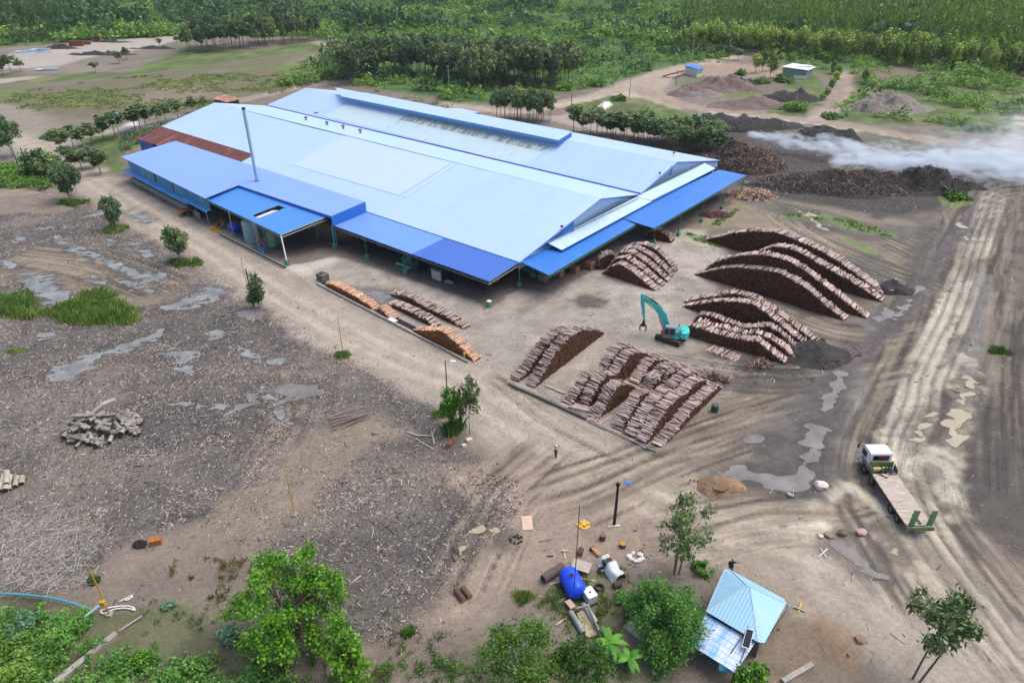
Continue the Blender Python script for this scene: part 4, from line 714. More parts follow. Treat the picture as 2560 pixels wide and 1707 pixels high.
cbx = at_thing('control_cabinet', 1092, 700, 'pale grey machine panel standing under the dark blue canopy', 'machine panel'); MB().box((0, 0, .95), (2.1, .3, 1.7)).build('panel', mat('grey_panel', lin(170, 172, 172), var=.12), cbx); MB().box((0, 0, 1.95), (2.3, .9, .08)).build('hood', M_STEEL, cbx)
bl = at_thing('pedestal_block', 1223, 767, 'green painted concrete block with white top in front of the canopy corner', 'concrete block'); MB().box((0, 0, .5), (.62, .62, 1.)).build('block', M_PED, bl); MB().box((0, 0, 1.03), (.64, .64, .1)).build('block_top', mat('white_paint', lin(225, 228, 226), var=.06), bl)
th = at_thing('work_trolley', 1122, 712, 'pale metal trolley frame left under the canopy edge', 'trolley'); MB().box((0, 0, .55), (1.4, .8, .08)).build('tray', MATS['grey_panel'], th); [MB().tube((a, b, 0), (a, b, .55), .04, n=5).build('leg', M_STEEL, th) for a in (-.6, .6) for b in (-.3, .3)]; MB().tube((.7, 0, .5), (2., -.3, .2), .05, n=5).build('handle', M_STEEL, th)
# open drain and kerb along the canopy edge
q1_, q2_ = FL(548, 588, 0), FL(712, 671, 0)
dr = empty('drain_channel', W(q1_[0], q1_[1]), FA, 'concrete drain channel running along the edge of the tank canopy', 'drain'); Ld = math.hypot(q2_[0]-q1_[0], q2_[1]-q1_[1]); da = math.atan2(q2_[1]-q1_[1], q2_[0]-q1_[0])
Rm = Matrix.Rotation(da, 3, 'Z'); 
for s in (-.35, .35): MB().box(Rm@Vector((Ld/2, s, .1)), (Ld, .16, .2), da).build('kerb', M_CONC, dr)
MB().box(Rm@Vector((Ld/2, 0, .03)), (Ld, .54, .03), da).build('drain_bed', M_BLACK, dr)
# ================================================================ LOG STACKS
M_LOG = mat('grey_bark', lin(166, 148, 140), rough=.9, var=.3, scale=3, isl=.42, objr=.3, stretch=(1, 1, 1))
M_LOG2 = mat('pinkish_bark', lin(186, 168, 160), rough=.9, var=.25, scale=3, isl=.3, objr=.25)
M_LOGD = mat('dark_bark', lin(84, 62, 54), rough=.95, var=.3, scale=3, isl=.35, objr=.2)
M_PEEL = mat('peeled_wood', lin(206, 172, 146), rough=.8, var=.18, scale=3, isl=.2, objr=.12)
M_PEELD = mat('peeled_brown', lin(180, 138, 110), rough=.85, var=.2, scale=3, isl=.25, objr=.12)
M_END = mat('log_end', lin(146, 102, 66), rough=.9, var=.5, scale=2.4, isl=.6, col2=lin(96, 66, 50))
M_ENDP = mat('fresh_log_end', lin(150, 96, 52), rough=.9, var=.35, scale=2., isl=.4)
M_CORE = mat('stack_gaps', lin(48, 34, 28), rough=1, var=.3)
def plane_hit(px, py, A, dirv):             # photo point -> (s, z) on the upright plane through ground line A + s*dirv
    d = FWD*F + RGT*(px-1280) - UPV*(py-853.5); o = np.array([0, 0, CAMH]); n = np.array([-dirv[1], dirv[0], 0])
    t = (n@(np.array([A[0], A[1], 0])-o))/(n@d); q = o+d*t; return float((q[:2]-A)@dirv), float(q[2])
def log_stack(base, top, width, side, label, group, nlog=0, bark=None, endm=None, peeled=False, loglen=None, r=.078, sparse=.95, hscale=1., seed=0, far=False):
    """base: two photo points along the foot of the visible face; top: photo points along its upper edge;
    logs lie across, reaching back by width; side=+1/-1 says on which side of the base line the stack stands"""
    rr = random.Random(seed+len(label)); A = np.array(PX(*base[0])); B = np.array(PX(*base[1])); L = np.linalg.norm(B-A); dv = (B-A)/L; nv = np.array([-dv[1], dv[0]])*side
    pr = sorted([plane_hit(x, y, A, dv) for x, y in top]); pr = [(min(max(s, 0), L), max(.08, z*hscale)) for s, z in pr]
    S = [0.]+[p_[0] for p_ in pr]+[L]; Z = [.1]+[p_[1] for p_ in pr]+[.1]
    hz = lambda s: float(np.interp(s, S, Z))
    ang = math.atan2(dv[1], dv[0]); t = empty('log_stack', (A[0], A[1], 0), ang, label, 'log stack', group)
    yv = side; core = MB(); n = max(6, int(L/.5))
    pts = [(L*k/n, max(.02, hz(L*k/n)-r*1.6)) for k in range(n+1)]
    vs = []; fs = []
    for s, z in pts:
        for y in (.12, width-.1): vs += [(s, y*yv, 0), (s, y*yv, z)]
    for k in range(n):
        a = 4*k; b = a+4; fs += [(a, b, b+1, a+1), (a+2, a+3, b+3, b+2), (a+1, b+1, b+3, a+3)]
    fs += [(0, 1, 3, 2), (4*n, 4*n+2, 4*n+3, 4*n+1)]
    core.add(vs, fs).build('stack_core', M_CORE, t)
    bm = bark or [M_LOG, M_LOG2, M_LOGD]; em = endm or M_END
    # log ends showing on the near face (and stubs on the far one)
    mb = MB(); step = 2*r*1.02 if not far else 2*r*1.25
    rows = int(max(Z)/step)+1
    for j in range(rows):
        z = r+j*step*.93; s = (j % 2)*step/2
        while s < L:
            if z < hz(s)-r*.6:
                rad = r*rr.uniform(.62, 1.12); o_ = rr.uniform(-.16, .06); c = (s+rr.uniform(-.02, .02), yv*o_, z)
                vs = [(c[0]+rad*math.cos(q*PI/3), c[1], c[2]+rad*math.sin(q*PI/3)) for q in range(6)]+[(c[0]+rad*math.cos(q*PI/3), yv*.16, c[2]+rad*math.sin(q*PI/3)) for q in range(6)]
                mb.add(vs, [tuple(range(6))]+[(q, 6+q, 6+(q+1) % 6, (q+1) % 6) for q in range(6)])
            s += step*rr.uniform(.92, 1.12)
    e_ = mb.build('log_ends', em, t); tag(e_, kind='stuff')
    # logs of the top layer, one by one along the crest
    s = 0.05; lst = []
    while s < L-.05:
        z = hz(s); rad = r*rr.uniform(.65, 1.2); yaw = rr.gauss(0, .045) if rr.random() > .05 else rr.gauss(0, .22); ln = (loglen or width)*rr.uniform(.86, 1.16); off = rr.uniform(-.18, .18)
        lst.append((s, z+rr.uniform(-.03, .1), rad, yaw, ln, off, rr.choices(range(len(bm)), [.5, .32, .18][:len(bm)])[0], rr.gauss(0, .03)))
        dz_ = abs(hz(s+.1)-z)/.1; s += rad*2*rr.uniform(.75, 1.0)/math.sqrt(1+dz_*dz_)*sparse
    # a second, scattered layer gives the ragged outline
    for _ in range(int(L*2.4)):
        s = rr.uniform(.2, L-.2); lst.append((s, hz(s)+rr.uniform(.1, .22), r*rr.uniform(.65, 1.05), rr.gauss(0, .2), (loglen or width)*rr.uniform(.8, 1.1), rr.uniform(-.3, .3), rr.randrange(len(bm)), rr.gauss(0, .08)))
    pick = set(rr.sample(range(len(lst)), min(nlog, len(lst)))) if nlog else set(); rest = MB()
    for k, (s, z, rad, yaw, ln, off, mi, tl) in enumerate(lst):
        c = Vector((s, yv*(width/2+off), z)); d = Vector((math.sin(yaw), math.cos(yaw)*math.cos(tl), math.sin(tl)))*ln/2
        if k in pick: MB().tube(-d, d, rad, rad*.88, 7).build('log', bm[mi], t, loc=c)
        else: rest.tube(c-d, c+d, rad, rad*.88, 6, mi)
    o = rest.build('crest_logs', bm, t); tag(o, kind='stuff')
    return t
def Z8(*p): return [(1300+.2381*x, 820+.2381*y) for x, y in p]
def Z6(*p): return [(1700+.3699*x, 560+.3699*y) for x, y in p]
def Z5(*p): return [(850+.3699*x, 560+.3699*y) for x, y in p]
def Z4(*p): return [(700+.2296*x, 640+.2296*y) for x, y in p]
GA = 'log stacks in the rows beside the yard kerb'; GD = 'long log stacks on the far side of the yard'; GE = 'log stacks behind the excavator'; GF = 'log stacks crowded beside the side canopy'; GH = 'peeled log stacks in the trough by the road'
# pair standing apart on the near edge of the yard
log_stack(Z5((1310, 1110), (1785, 740)), Z5((1370, 1010), (1450, 880), (1550, 765), (1640, 715), (1720, 715)), 1.35, 1, 'log stack with its whole brown face open to the empty concrete strip', GA, 60, seed=1)
log_stack(Z5((1205, 1072), (1640, 740)), Z5((1270, 990), (1345, 880), (1420, 790), (1490, 735), (1560, 712)), 1.35, 1, 'log stack farthest left in the yard, behind its taller twin', GA, 60, seed=2)
# the ranks of stacks along the kerb
def rank(i, b0, b1, top, lab, n=60, w=1.35): return log_stack(Z8(b0, b1), Z8(*top), w, 1, lab, GA, n, seed=10+i, r=.066)
rank(1, (498, 862), (1235, 262), [(560, 770), (640, 650), (740, 490), (800, 500), (860, 500), (905, 445), (1000, 270), (1080, 200), (1180, 195)], 'two-humped log stack first along the kerb, next to the empty concrete strip', 70)
rank(2, (715, 840), (1400, 300), [(770, 690), (850, 560), (920, 495), (1010, 490), (1060, 430), (1120, 320), (1200, 255), (1310, 260)], 'log stack second from the empty strip, low in its middle', 60)
rank(3, (815, 978), (1240, 640), [(880, 860), (950, 720), (1000, 630), (1060, 590), (1150, 590)], 'short humped log stack whose brown face opens on a gap in the ranks', 60)
rank(4, (1080, 535), (1440, 285), [(1140, 430), (1220, 350), (1290, 312), (1390, 270)], 'short log stack at the back of the ranks behind the central gap', 40)
rank(5, (1070, 1085), (1420, 690), [(1130, 950), (1200, 830), (1270, 720), (1330, 670)], 'log stack right of the central gap topped by a pale sawn log', 60)
rank(6, (1240, 600), (1560, 350), [(1300, 480), (1370, 380), (1440, 335), (1520, 325)], 'log stack at the back with dark ragged logs on its crest', 40)
rank(7, (1195, 1160), (1620, 720), [(1270, 1010), (1360, 880), (1450, 760), (1540, 660), (1590, 650)], 'log stack third from the right end of the ranks', 60)
rank(8, (1500, 585), (1810, 440), [(1550, 490), (1640, 440), (1740, 425)], 'low log stack at the back, third from the right end', 30)
rank(9, (1325, 1215), (1980, 560), [(1390, 1080), (1480, 940), (1570, 820), (1660, 720), (1740, 690), (1830, 590), (1920, 545)], 'long log stack second from the right end, dark face deep in shade', 70)
rank(10, (1490, 1255), (2110, 640), [(1570, 1170), (1660, 1060), (1760, 930), (1870, 800), (1960, 720), (2040, 650), (2085, 600)], 'outermost log stack at the right end of the ranks by the tracks', 80)
rank(11, (1620, 650), (1790, 520), [(1680, 580), (1740, 505)], 'stub of a log stack wedged between two long ones near the right end', 20)
rank(12, (1350, 700), (1660, 420), [(1400, 590), (1470, 510), (1550, 430), (1620, 390)], 'low log stack in the middle at the back, left of the leaning poles', 20)
rank(13, (1570, 730), (1880, 500), [(1620, 630), (1690, 560), (1770, 490), (1840, 455)], 'log stack behind the long ones, its crest meeting the twig heap', 20)
# logs laid flat and bundles lying about
def bundle(px, py, yaw, n, ln, label, mats, wdt=1.6, r=.07, layers=1, name='log_bundle', fan=.12, seed=0):
    p_ = GP(px, py); t = empty(name, (p_.x, p_.y, 0), yaw, label, 'log bundle'); rr = random.Random(seed+n)
    for k in range(n):
        l = rr.randrange(layers); y = rr.uniform(-wdt/2, wdt/2); a = rr.gauss(0, fan); c = Vector((rr.uniform(-.2, .2), y, r+l*r*1.8)); d = Vector((math.cos(a), math.sin(a), rr.gauss(0, .02)))*ln*rr.uniform(.8, 1.1)/2
        MB().tube(-d, d, r*rr.uniform(.7, 1.1), n=6).build('log', rr.choice(mats), t, loc=c)
    return t
bundle(1500, 1046, math.radians(48), 22, 2.2, 'loose fan of pale poles dropped at the foot of the ranks', [M_LOG2, M_LOG, M_PEELD], 1.6, .06, 3, seed=1)
bundle(1455, 1022, math.radians(-22), 26, 2.6, 'flat layer of grey logs bridging the feet of two stacks', [M_LOG, M_LOG2], 1.2, .07, 3, fan=.06, seed=2)
bundle(1810, 884, math.radians(55), 34, 2.1, 'flat row of pale logs on the mud below the excavator', [M_LOG2, M_LOG], 4.4, .075, 2, seed=3).rotation_euler.z = math.radians(52)
bundle(1625, 968, math.radians(60), 12, 1.8, 'tangle of poles thrown across the crests in the middle', [M_LOG2, M_LOG], 2., .05, 2, fan=.7, seed=4).location.z = 1.9
o = bundle(1386, 975, math.radians(-38), 1, 3.2, 'single grey beam lying on the empty concrete strip', [M_LOG], .1, .14, 1, name='timber_beam', seed=5); o['category'] = 'beam'
o = bundle(1590, 1108, math.radians(-48), 1, 3.0, 'single grey pole fallen at the right foot of the ranks', [M_LOG], .1, .07, 1, name='fallen_pole', seed=6); o['category'] = 'pole'
# far stacks: logs lie into the picture, dark faces towards the camera
def far(i, b, top, lab, grp, w=1.5, n=40): return log_stack(Z6(*b), Z6(*top), w, 1, lab, grp, n, seed=40+i, r=.095)
far(1, ((100, 345), (1115, 655)), [(200, 318), (290, 300), (380, 292), (460, 300), (560, 310), (660, 330), (770, 380), (860, 440), (960, 530), (1050, 600)], 'tallest long log stack, nearest of the far group, brown face to the yard', GD, 1.6, 70)
far(2, ((140, 335), (1262, 638)), [(240, 255), (370, 222), (480, 208), (600, 215), (720, 245), (840, 310), (950, 395), (1060, 480), (1160, 560)], 'second long log stack of the far group, behind the tallest one', GD, 1.6, 50)
far(3, ((420, 250), (1362, 530)), [(560, 175), (640, 152), (740, 165), (840, 210), (940, 270), (1050, 330), (1150, 385), (1240, 440)], 'third long log stack of the far group with a broad pale crest', GD, 1.9, 50)
far(4, ((160, 110), (1370, 480)), [(260, 88), (360, 62), (500, 48), (640, 55), (740, 90), (840, 135), (960, 190), (1080, 260), (1200, 345), (1300, 420)], 'rearmost log stack of the far group, next to the grass strip', GD, 2.0, 50)
far(5, ((25, 530), (920, 805)), [(120, 508), (230, 490), (330, 470), (410, 475), (500, 505), (600, 570), (700, 640), (800, 710)], 'rearmost of the stacks behind the excavator, with thin pale crest', GE, 1.4, 40)
far(6, ((20, 560), (845, 820)), [(120, 540), (220, 525), (330, 522), (430, 530), (500, 545), (580, 600), (680, 680), (760, 750)], 'large smooth-faced log stack second from the back behind the excavator', GE, 1.4, 50)
far(7, ((70, 690), (800, 858)), [(130, 615), (200, 622), (300, 660), (420, 705), (500, 700), (600, 690), (680, 740), (740, 800)], 'log stack with a dip in its crest, in the middle behind the excavator', GE, 1.3, 50)
far(8, ((60, 730), (790, 918)), [(120, 660), (200, 690), (300, 710), (420, 745), (520, 742), (600, 770), (680, 820), (740, 875)], 'second stack from the front behind the excavator', GE, 1.3, 50)
far(9, ((0, 745), (715, 948)), [(60, 690), (140, 705), (240, 740), (340, 765), (440, 785), (520, 790), (580, 840), (650, 895)], 'front stack of the group, its brown face right behind the excavator', GE, 1.4, 70)
# crowded block beside the side canopy, seen end on
def blk(i, b, top, lab, w=1.5, n=30): return log_stack(Z5(*b), Z5(*top), w, 1, lab, GF, n, seed=60+i, r=.095)
blk(1, ((1775, 335), (2130, 455)), [(1830, 285), (1890, 270), (1960, 310), (2040, 375), (2090, 420)], 'front log stack of the crowded block, its brown face bare', 1.6, 50)
blk(2, ((1800, 318), (2175, 425)), [(1860, 235), (1930, 228), (2020, 290), (2100, 360)], 'second stack of the crowded block from the front', 1.5)
blk(3, ((1830, 300), (2215, 395)), [(1890, 190), (1970, 195), (2060, 255), (2150, 330)], 'third stack of the crowded block from the front', 1.5)
blk(4, ((1870, 265), (2240, 360)), [(1910, 165), (2000, 165), (2090, 215), (2180, 290)], 'fourth stack of the crowded block, second from its back', 1.5)
blk(5, ((1900, 235), (2265, 330)), [(1950, 145), (2060, 140), (2130, 170), (2200, 235)], 'rearmost stack of the crowded block beside the canopy', 1.5)
blk(6, ((1745, 310), (1880, 300)), [(1760, 235), (1800, 210), (1850, 200)], 'small dark log stack in the canopy shade left of the crowded block', 1.6, 0)
blk(7, ((2060, 95), (2240, 130)), [(2090, 50), (2150, 45), (2210, 75)], 'dark log stack standing under the bright blue side canopy', 2., 0)
# two low rows and the peeled logs by the road
log_stack(Z4((1195, 415), (2005, 800)), Z4((1330, 420), (1440, 465), (1560, 540), (1680, 600), (1800, 640), (1900, 720)), 1.5, 1, 'low brown log row nearer the canopy of the two by the road', 'low log rows by the road', 60, seed=80, r=.09, hscale=.9)
log_stack(Z4((1165, 530), (1680, 785)), Z4((1250, 530), (1350, 570), (1460, 620), (1560, 675), (1640, 720)), 1.5, 1, 'low brown log row nearer the road, just behind the peeled logs', 'low log rows by the road', 60, seed=81, r=.09, hscale=.9)
PE = dict(bark=[M_PEEL, M_PEELD], endm=M_ENDP, r=.08)
log_stack(Z4((1440, 815), (2120, 1155)), Z4((1530, 810), (1620, 810), (1700, 810), (1770, 815), (1850, 880), (1930, 960), (2030, 1060)), 1.35, 1, 'high orange heap of peeled logs at the right end of the trough', GH, 80, seed=82, **PE)
log_stack(Z4((1050, 590), (1215, 700)), Z4((1080, 560), (1120, 590), (1170, 650)), 1.35, 1, 'short orange row of peeled logs ending at the white slab', GH, 30, seed=83, **PE)
log_stack(Z4((495, 320), (1010, 590)), Z4((530, 295), (640, 340), (750, 400), (860, 460), (960, 530)), 1.35, 1, 'long orange row of peeled logs beginning at the concrete block', GH, 80, seed=84, **PE)
# trough walls, block and slab along the road
def line_thing(name, a, b, zz, wd, m, label, cat, off=0., part='wall_body', z0=0.):
    A = np.array(PX(*a)); B = np.array(PX(*b)); L = np.linalg.norm(B-A); t = empty(name, (A[0], A[1], 0), math.atan2(B[1]-A[1], B[0]-A[0]), label, cat)
    n = max(1, int(L/2.5)); rr = random.Random(int(L*10))
    mb = MB()
    for k in range(n): mb.box((L*(k+.5)/n, off+rr.uniform(-.02, .02), z0+zz/2+rr.uniform(-.02, .02)), (L/n-.03, wd, zz))
    mb.build(part, m, t); return t
line_thing('trough_kerb', Z4((400, 310))[0], Z4((2050, 1165))[0], .35, .22, M_CONC, 'long thin concrete kerb of the log trough beside the dirt road', 'kerb')
line_thing('trough_bed', Z4((430, 300))[0], Z4((2090, 1150))[0], .03, 1.0, M_BLACK, 'black wet trough bed between kerb and peeled logs', 'trough', .7, 'bed')
t = at_thing('concrete_block', *Z4((470, 262))[0], 'dark concrete block at the left end of the peeled log row', 'concrete block'); MB().box((0, 0, .6), (1.7, 1.4, 1.2)).box((-.2, .1, 1.3), (.8, .6, .18)).build('block', M_DARKC, t)
t = at_thing('concrete_slab', *Z4((1228, 722))[0], 'small white slab bridging the trough', 'slab'); MB().box((0, 0, .4), (1.5, .8, .14)).build('slab_body', mat('white_slab', lin(216, 216, 214), var=.08), t)
line_thing('yard_kerb', (1272, 962), (1466, 1050), .38, .3, M_DARKC, 'dark low retaining kerb between the log yard and the road crossing', 'kerb')
line_thing('yard_kerb', (1470, 1054), (1640, 1130), .12, .3, M_DARKC, 'broken kerb at the foot of the log ranks, half buried', 'kerb')
t = at_thing('barrier_post', 1161, 896, 'yellow steel stop at the right end of the trough', 'post'); MB().box((0, 0, .45), (.25, .25, .9)).build('stop_body', MATS['yellow_paint'], t)
# ================================================================ EXCAVATOR
M_TEAL = mat('teal_paint', lin(54, 184, 178), rough=.42, var=.22, scale=1.6, coat=.1); M_TEALD = mat('dark_teal_paint', lin(20, 120, 124), rough=.45, var=.12)
M_RUB = mat('black_rubber', lin(38, 36, 36), rough=.85, var=.25, bump=.2); M_TRACK = mat('muddy_track', lin(66, 60, 54), rough=.85, var=.35, scale=4)
M_GLASS = mat('dark_glass', lin(18, 26, 32), rough=.08, var=.1, spec=.7); M_RED = mat('red_paint', lin(190, 40, 44), rough=.45, var=.1); M_GREY = mat('grey_paint', lin(108, 122, 130), rough=.45, var=.12); M_DSTEEL = mat('dark_steel', lin(44, 42, 44), rough=.6, var=.25, metal=.4)
M_WHITE = mat('white_enamel', lin(222, 222, 220), rough=.4, var=.12, coat=.2)
ex = empty('excavator', (23.1, 85.95, gz_at(23.1, 85.95)), 0, 'teal tracked excavator with a log grapple on its raised arm', 'excavator')
def chain(L, h, w, y, m):                    # closed track loop in local x
    poly = [(L/2*math.cos(a)*0+(L/2-h/2)*sx+h/2*math.cos(a), h/2+h/2*math.sin(a)) for sx, a in [(1, -PI/2+k*PI/8) for k in range(9)]+[(-1, PI/2+k*PI/8) for k in range(9)]]
    return MB().extrude_xz(poly, y-w/2, y+w/2)
RT = math.radians(142.2); RH = math.radians(168)
und = bpy.data.objects.new('undercarriage', None); 
for s in (-1, 1):
    mb = chain(3.9, .82, .55, s*1.05, None); o = mb.build('track', [M_TRACK], ex, rz=RT)
    g = MB(); 
    for k in range(24): g.box((-1.9+k*.165, s*1.05, .83), (.07, .56, .05)); g.box((-1.9+k*.165, s*1.05, -.0), (.07, .56, .05))
    g.build('shoe_rib', M_TRACK, o)
    for x in (-1.55, 1.55): MB().tube((x, s*(1.05+.29), .41), (x, s*(1.05+.22), .41), .3, n=14).build('sprocket', M_DSTEEL, o)
    for x in (-.8, 0, .8): MB().tube((x, s*(1.05+.28), .24), (x, s*(1.05+.2), .24), .14, n=10).build('roller', M_DSTEEL, o)
MB().box((0, 0, .55), (2., 1.7, .45)).tube((0, 0, .75), (0, 0, .98), .6, n=18).build('car_body', M_DSTEEL, ex, rz=RT)
# house: rounded counterweight tail
tail = [(-2.2, -1.0), (-1.9, -1.25), (.9, -1.25), (.9, 1.25), (-1.9, 1.25), (-2.2, 1.0), (-2.38, .5), (-2.42, 0), (-2.38, -.5)][::-1]
cw = [(-2.2, -1.0), (-1.95, -1.25), (-1.3, -1.25), (-1.3, 1.25), (-1.95, 1.25), (-2.2, 1.0), (-2.4, .5), (-2.45, 0), (-2.4, -.5)]
cw = cw if sum((cw[i][0]*cw[(i+1) % 9][1]-cw[(i+1) % 9][0]*cw[i][1]) for i in range(9)) > 0 else cw[::-1]
CWO = MB().prism(cw, 1.0, 1.95).build('counterweight', M_TEAL, ex, rz=RH)

hb = MB().box((-.2, -.72, 1.42), (2.2, 1.06, .84)).box((-.7, .3, 1.42), (1.2, 1.0, .84)).box((0, 0, .99), (2.4, 2.4, .1)).build('engine_house', M_TEAL, ex, rz=RH)
MB().box((-.75, -.2, 1.9), (.95, 1.1, .1)).build('engine_grille', M_GREY, ex, rz=RH); MB().box((-1.25, .55, 1.93), (.5, .5, .1)).build('fuel_hatch', M_TEALD, ex, rz=RH); MB().tube((-.95, -.75, 1.85), (-.95, -.75, 2.25), .07, n=8).build('exhaust', M_DSTEEL, ex, rz=RH)
MB().box((-.2, -1.26, 1.35), (1.4, .03, .4)).build('side_panel', M_TEALD, ex, rz=RH)
cab = [(-.45, 1.0), (1.15, 1.0), (1.25, 1.5), (1.02, 2.55), (.75, 2.62), (-.45, 2.62)]
cabo = MB().extrude_xz(cab, .28, 1.22).build('cab', M_GREY, ex, rz=RH)
MB().box((.72, 1.225, 1.98), (.62, .02, .9)).box((0., 1.225, 1.98), (.62, .02, .9)).build('side_window', M_GLASS, cabo); MB().slab([(1.23, .36, 1.55), (1.23, 1.14, 1.55), (1.03, 1.14, 2.48), (1.03, .36, 2.48)], .03).build('windscreen', M_GLASS, cabo); MB().box((-.455, .75, 2.05), (.02, .7, .7)).build('rear_window', M_GLASS, cabo)
MB().box((.3, .75, 2.65), (1.3, .8, .06)).build('cab_roof', mat('pale_grey_paint', lin(120, 142, 150), rough=.4, var=.1), cabo)
for z in (1.25, 2.2): MB().box((1.2, 1.24, z), (.2, .06, .3)).build('guard', M_RED, cabo)
MB().box((1.3, .75, 1.1), (.15, .9, .25)).build('bumper_step', M_RED, ex, rz=RH)
# boom, stick and grapple in the plane of the house
boom = [(.35, 1.35), (.75, 1.2), (1.75, 3.35), (2.7, 4.5), (4.6, 5.95), (4.7, 6.25), (4.3, 6.4), (2.2, 5.15), (1.05, 4.1), (.3, 1.9)]
bo = MB().extrude_xz(boom, -.68, -.16).build('boom', M_TEAL, ex, rz=RH)
def lettering(txt, size, M, m, parent, name='lettering', rz=0):
    c = bpy.data.curves.new('t', 'FONT'); c.body = txt; c.size = size; c.extrude = .006; c.align_x = 'CENTER'; c.align_y = 'CENTER'; o = bpy.data.objects.new('t', c); COL.objects.link(o); me = bpy.data.meshes.new_from_object(o.evaluated_get(bpy.context.evaluated_depsgraph_get())); bpy.data.objects.remove(o); me.transform(M); me.materials.clear(); me.materials.append(m); return link(name, me, parent, rz=rz)
M_LET = mat('white_lettering', lin(232, 240, 240), rough=.5, var=.04)
ax = Vector((-.78, 0, -.62)).normalized(); up_ = Vector((-.62, 0, .78)).normalized(); nn_ = Vector((0, 1, 0))
lettering('KOBELCO', .34, Matrix((( ax.x, up_.x, nn_.x, 3.15), (ax.y, up_.y, nn_.y, -.145), (ax.z, up_.z, nn_.z, 5.13), (0, 0, 0, 1))), M_LET, bo)
lettering('KOBELCO', .3, Matrix(((0, 0, -1, -2.462), (-1, 0, 0, .0), (0, 1, 0, 1.55), (0, 0, 0, 1))), M_LET, CWO)
lettering('KOBELCO', .2, Matrix(((-1, 0, 0, -1.62), (0, 0, 1, 1.262), (0, 1, 0, 1.5), (0, 0, 0, 1))), M_LET, CWO)
for k, y in enumerate((-.3, -.5)): MB().path([(.8, y, 1.95), (1.0, y, 3.6), (2.0, y, 5.15), (3.6, y, 6.1), (4.4, y, 6.5)], .03, 5).build('hose', M_BLACK, ex, rz=RH)
for y in (-.15, -.7): MB().tube((1.1, y, 1.5), (1.9, y, 3.1), .1, n=8).tube((1.9, y, 3.1), (2.3, y, 4.2), .055, n=8).build('boom_cylinder', M_STEEL, ex, rz=RH)
MB().tube((2.3, -.42, 5.35), (3.5, -.42, 6.15), .1, n=8).tube((3.5, -.42, 6.15), (4.75, -.42, 6.72), .05, n=8).build('stick_cylinder', M_DSTEEL, ex, rz=RH)
stick = [(4.35, 6.1), (4.3, 5.6), (3.95, 2.7), (4.15, 2.6), (4.85, 5.4), (4.95, 6.75), (4.65, 6.85)]
MB().extrude_xz(stick[::-1], -.62, -.22).build('stick', M_TEAL, ex, rz=RH)
MB().tube((4.75, -.42, 5.4), (4.35, -.42, 3.4), .07, n=8).build('grapple_cylinder', M_DSTEEL, ex, rz=RH)
gr = MB().box((4.1, -.42, 2.45), (.35, .4, .35)).tube((4.12, -.42, 1.95), (4.1, -.42, 2.35), .2, n=10).box((4.12, -.42, 1.85), (.6, .6, .25)).build('grapple', M_DSTEEL, ex, rz=RH)
for s in (-1, 1):
    for y in (-.7, -.14): MB().path([(4.12+s*.2, y, 1.85), (4.12+s*.48, y, 1.5), (4.12+s*.5, y, 1.15), (4.12+s*.22, y, .82)], .08, 6, r2=.04).build('claw', M_DSTEEL, gr)
# ================================================================ LORRY with low plank deck and upright ramps
TX, TY = 39.55, 0.0; tz = gz_at(39.5, 53)
tr = empty('flatbed_lorry', (TX, 48.1, tz), PI/2, 'white cab lorry with long plank flatbed and two raised green ramps', 'lorry')   # local x = forward, y = left
M_GREEN = mat('green_paint', lin(80, 122, 62), rough=.65, var=.35, scale=2.5, col2=lin(120, 130, 92)); M_GREENP = mat('worn_green_paint', lin(146, 152, 122), rough=.6, var=.25, scale=3, col2=lin(90, 150, 80))
M_PLANK = mat('pinkish_planks', lin(164, 152, 140), rough=.9, var=.25, scale=1.3, stretch=(7, .8, 1), col2=lin(200, 188, 174)); M_CHAS = mat('dark_chassis', lin(50, 50, 46), rough=.7, var=.25)
def wheel(parent, x, y, r=.5, w=.34, m=None):
    o = MB().lathe([(r*.55, -w/2), (r*.93, -w/2), (r, -w/4), (r, w/4), (r*.93, w/2), (r*.55, w/2)], n=22, M=Matrix.Rotation(PI/2, 3, 'X')).build('wheel', m or M_RUB, parent, loc=(x, y, r)); s = 1 if y > 0 else -1
    MB().lathe([(0, s*w*.28), (r*.2, s*w*.34), (r*.35, s*w*.2), (r*.56, s*w*.42)], n=16, M=Matrix.Rotation(-PI/2, 3, 'X')).build('hub', mat('muddy_rim', lin(110, 104, 94), rough=.7, var=.25), o); return o
deck = MB(); rr = random.Random(9)
for k in range(30): deck.box((.25+k*.245, rr.uniform(-.03, .03), 1.18+.1*k/30+rr.uniform(-.006, .006)), (.232, 2.62, .09))
deck.build('deck', M_PLANK, tr)
MB().box((4.6, .5, .86), (9.2, .16, .34)).box((4.6, -.5, .86), (9.2, .16, .34)).build('chassis', M_CHAS, tr)
for s in (-1, 1): MB().box((3.9, s*1.31, 1.12), (7.4, .08, .22)).build('side_rail', M_CHAS, tr)
for x in (1.8, 3.1): [wheel(tr, x, s*1.08, .52) for s in (-1, 1)]
for x in (7.4, 9.2): [wheel(tr, x, s*1.06, .52, .3) for s in (-1, 1)]
MB().box((-.08, 0, .98), (.2, 2.68, .42)).build('rear_beam', M_GREEN, tr); MB().tube((-.1, .5, .5), (-.1, -.5, .5), .05, n=6).tube((-.1, .5, .5), (-.1, .5, .85), .04, n=6).tube((-.1, -.5, .5), (-.1, -.5, .85), .04, n=6).build('rear_bumper', M_GREEN, tr)
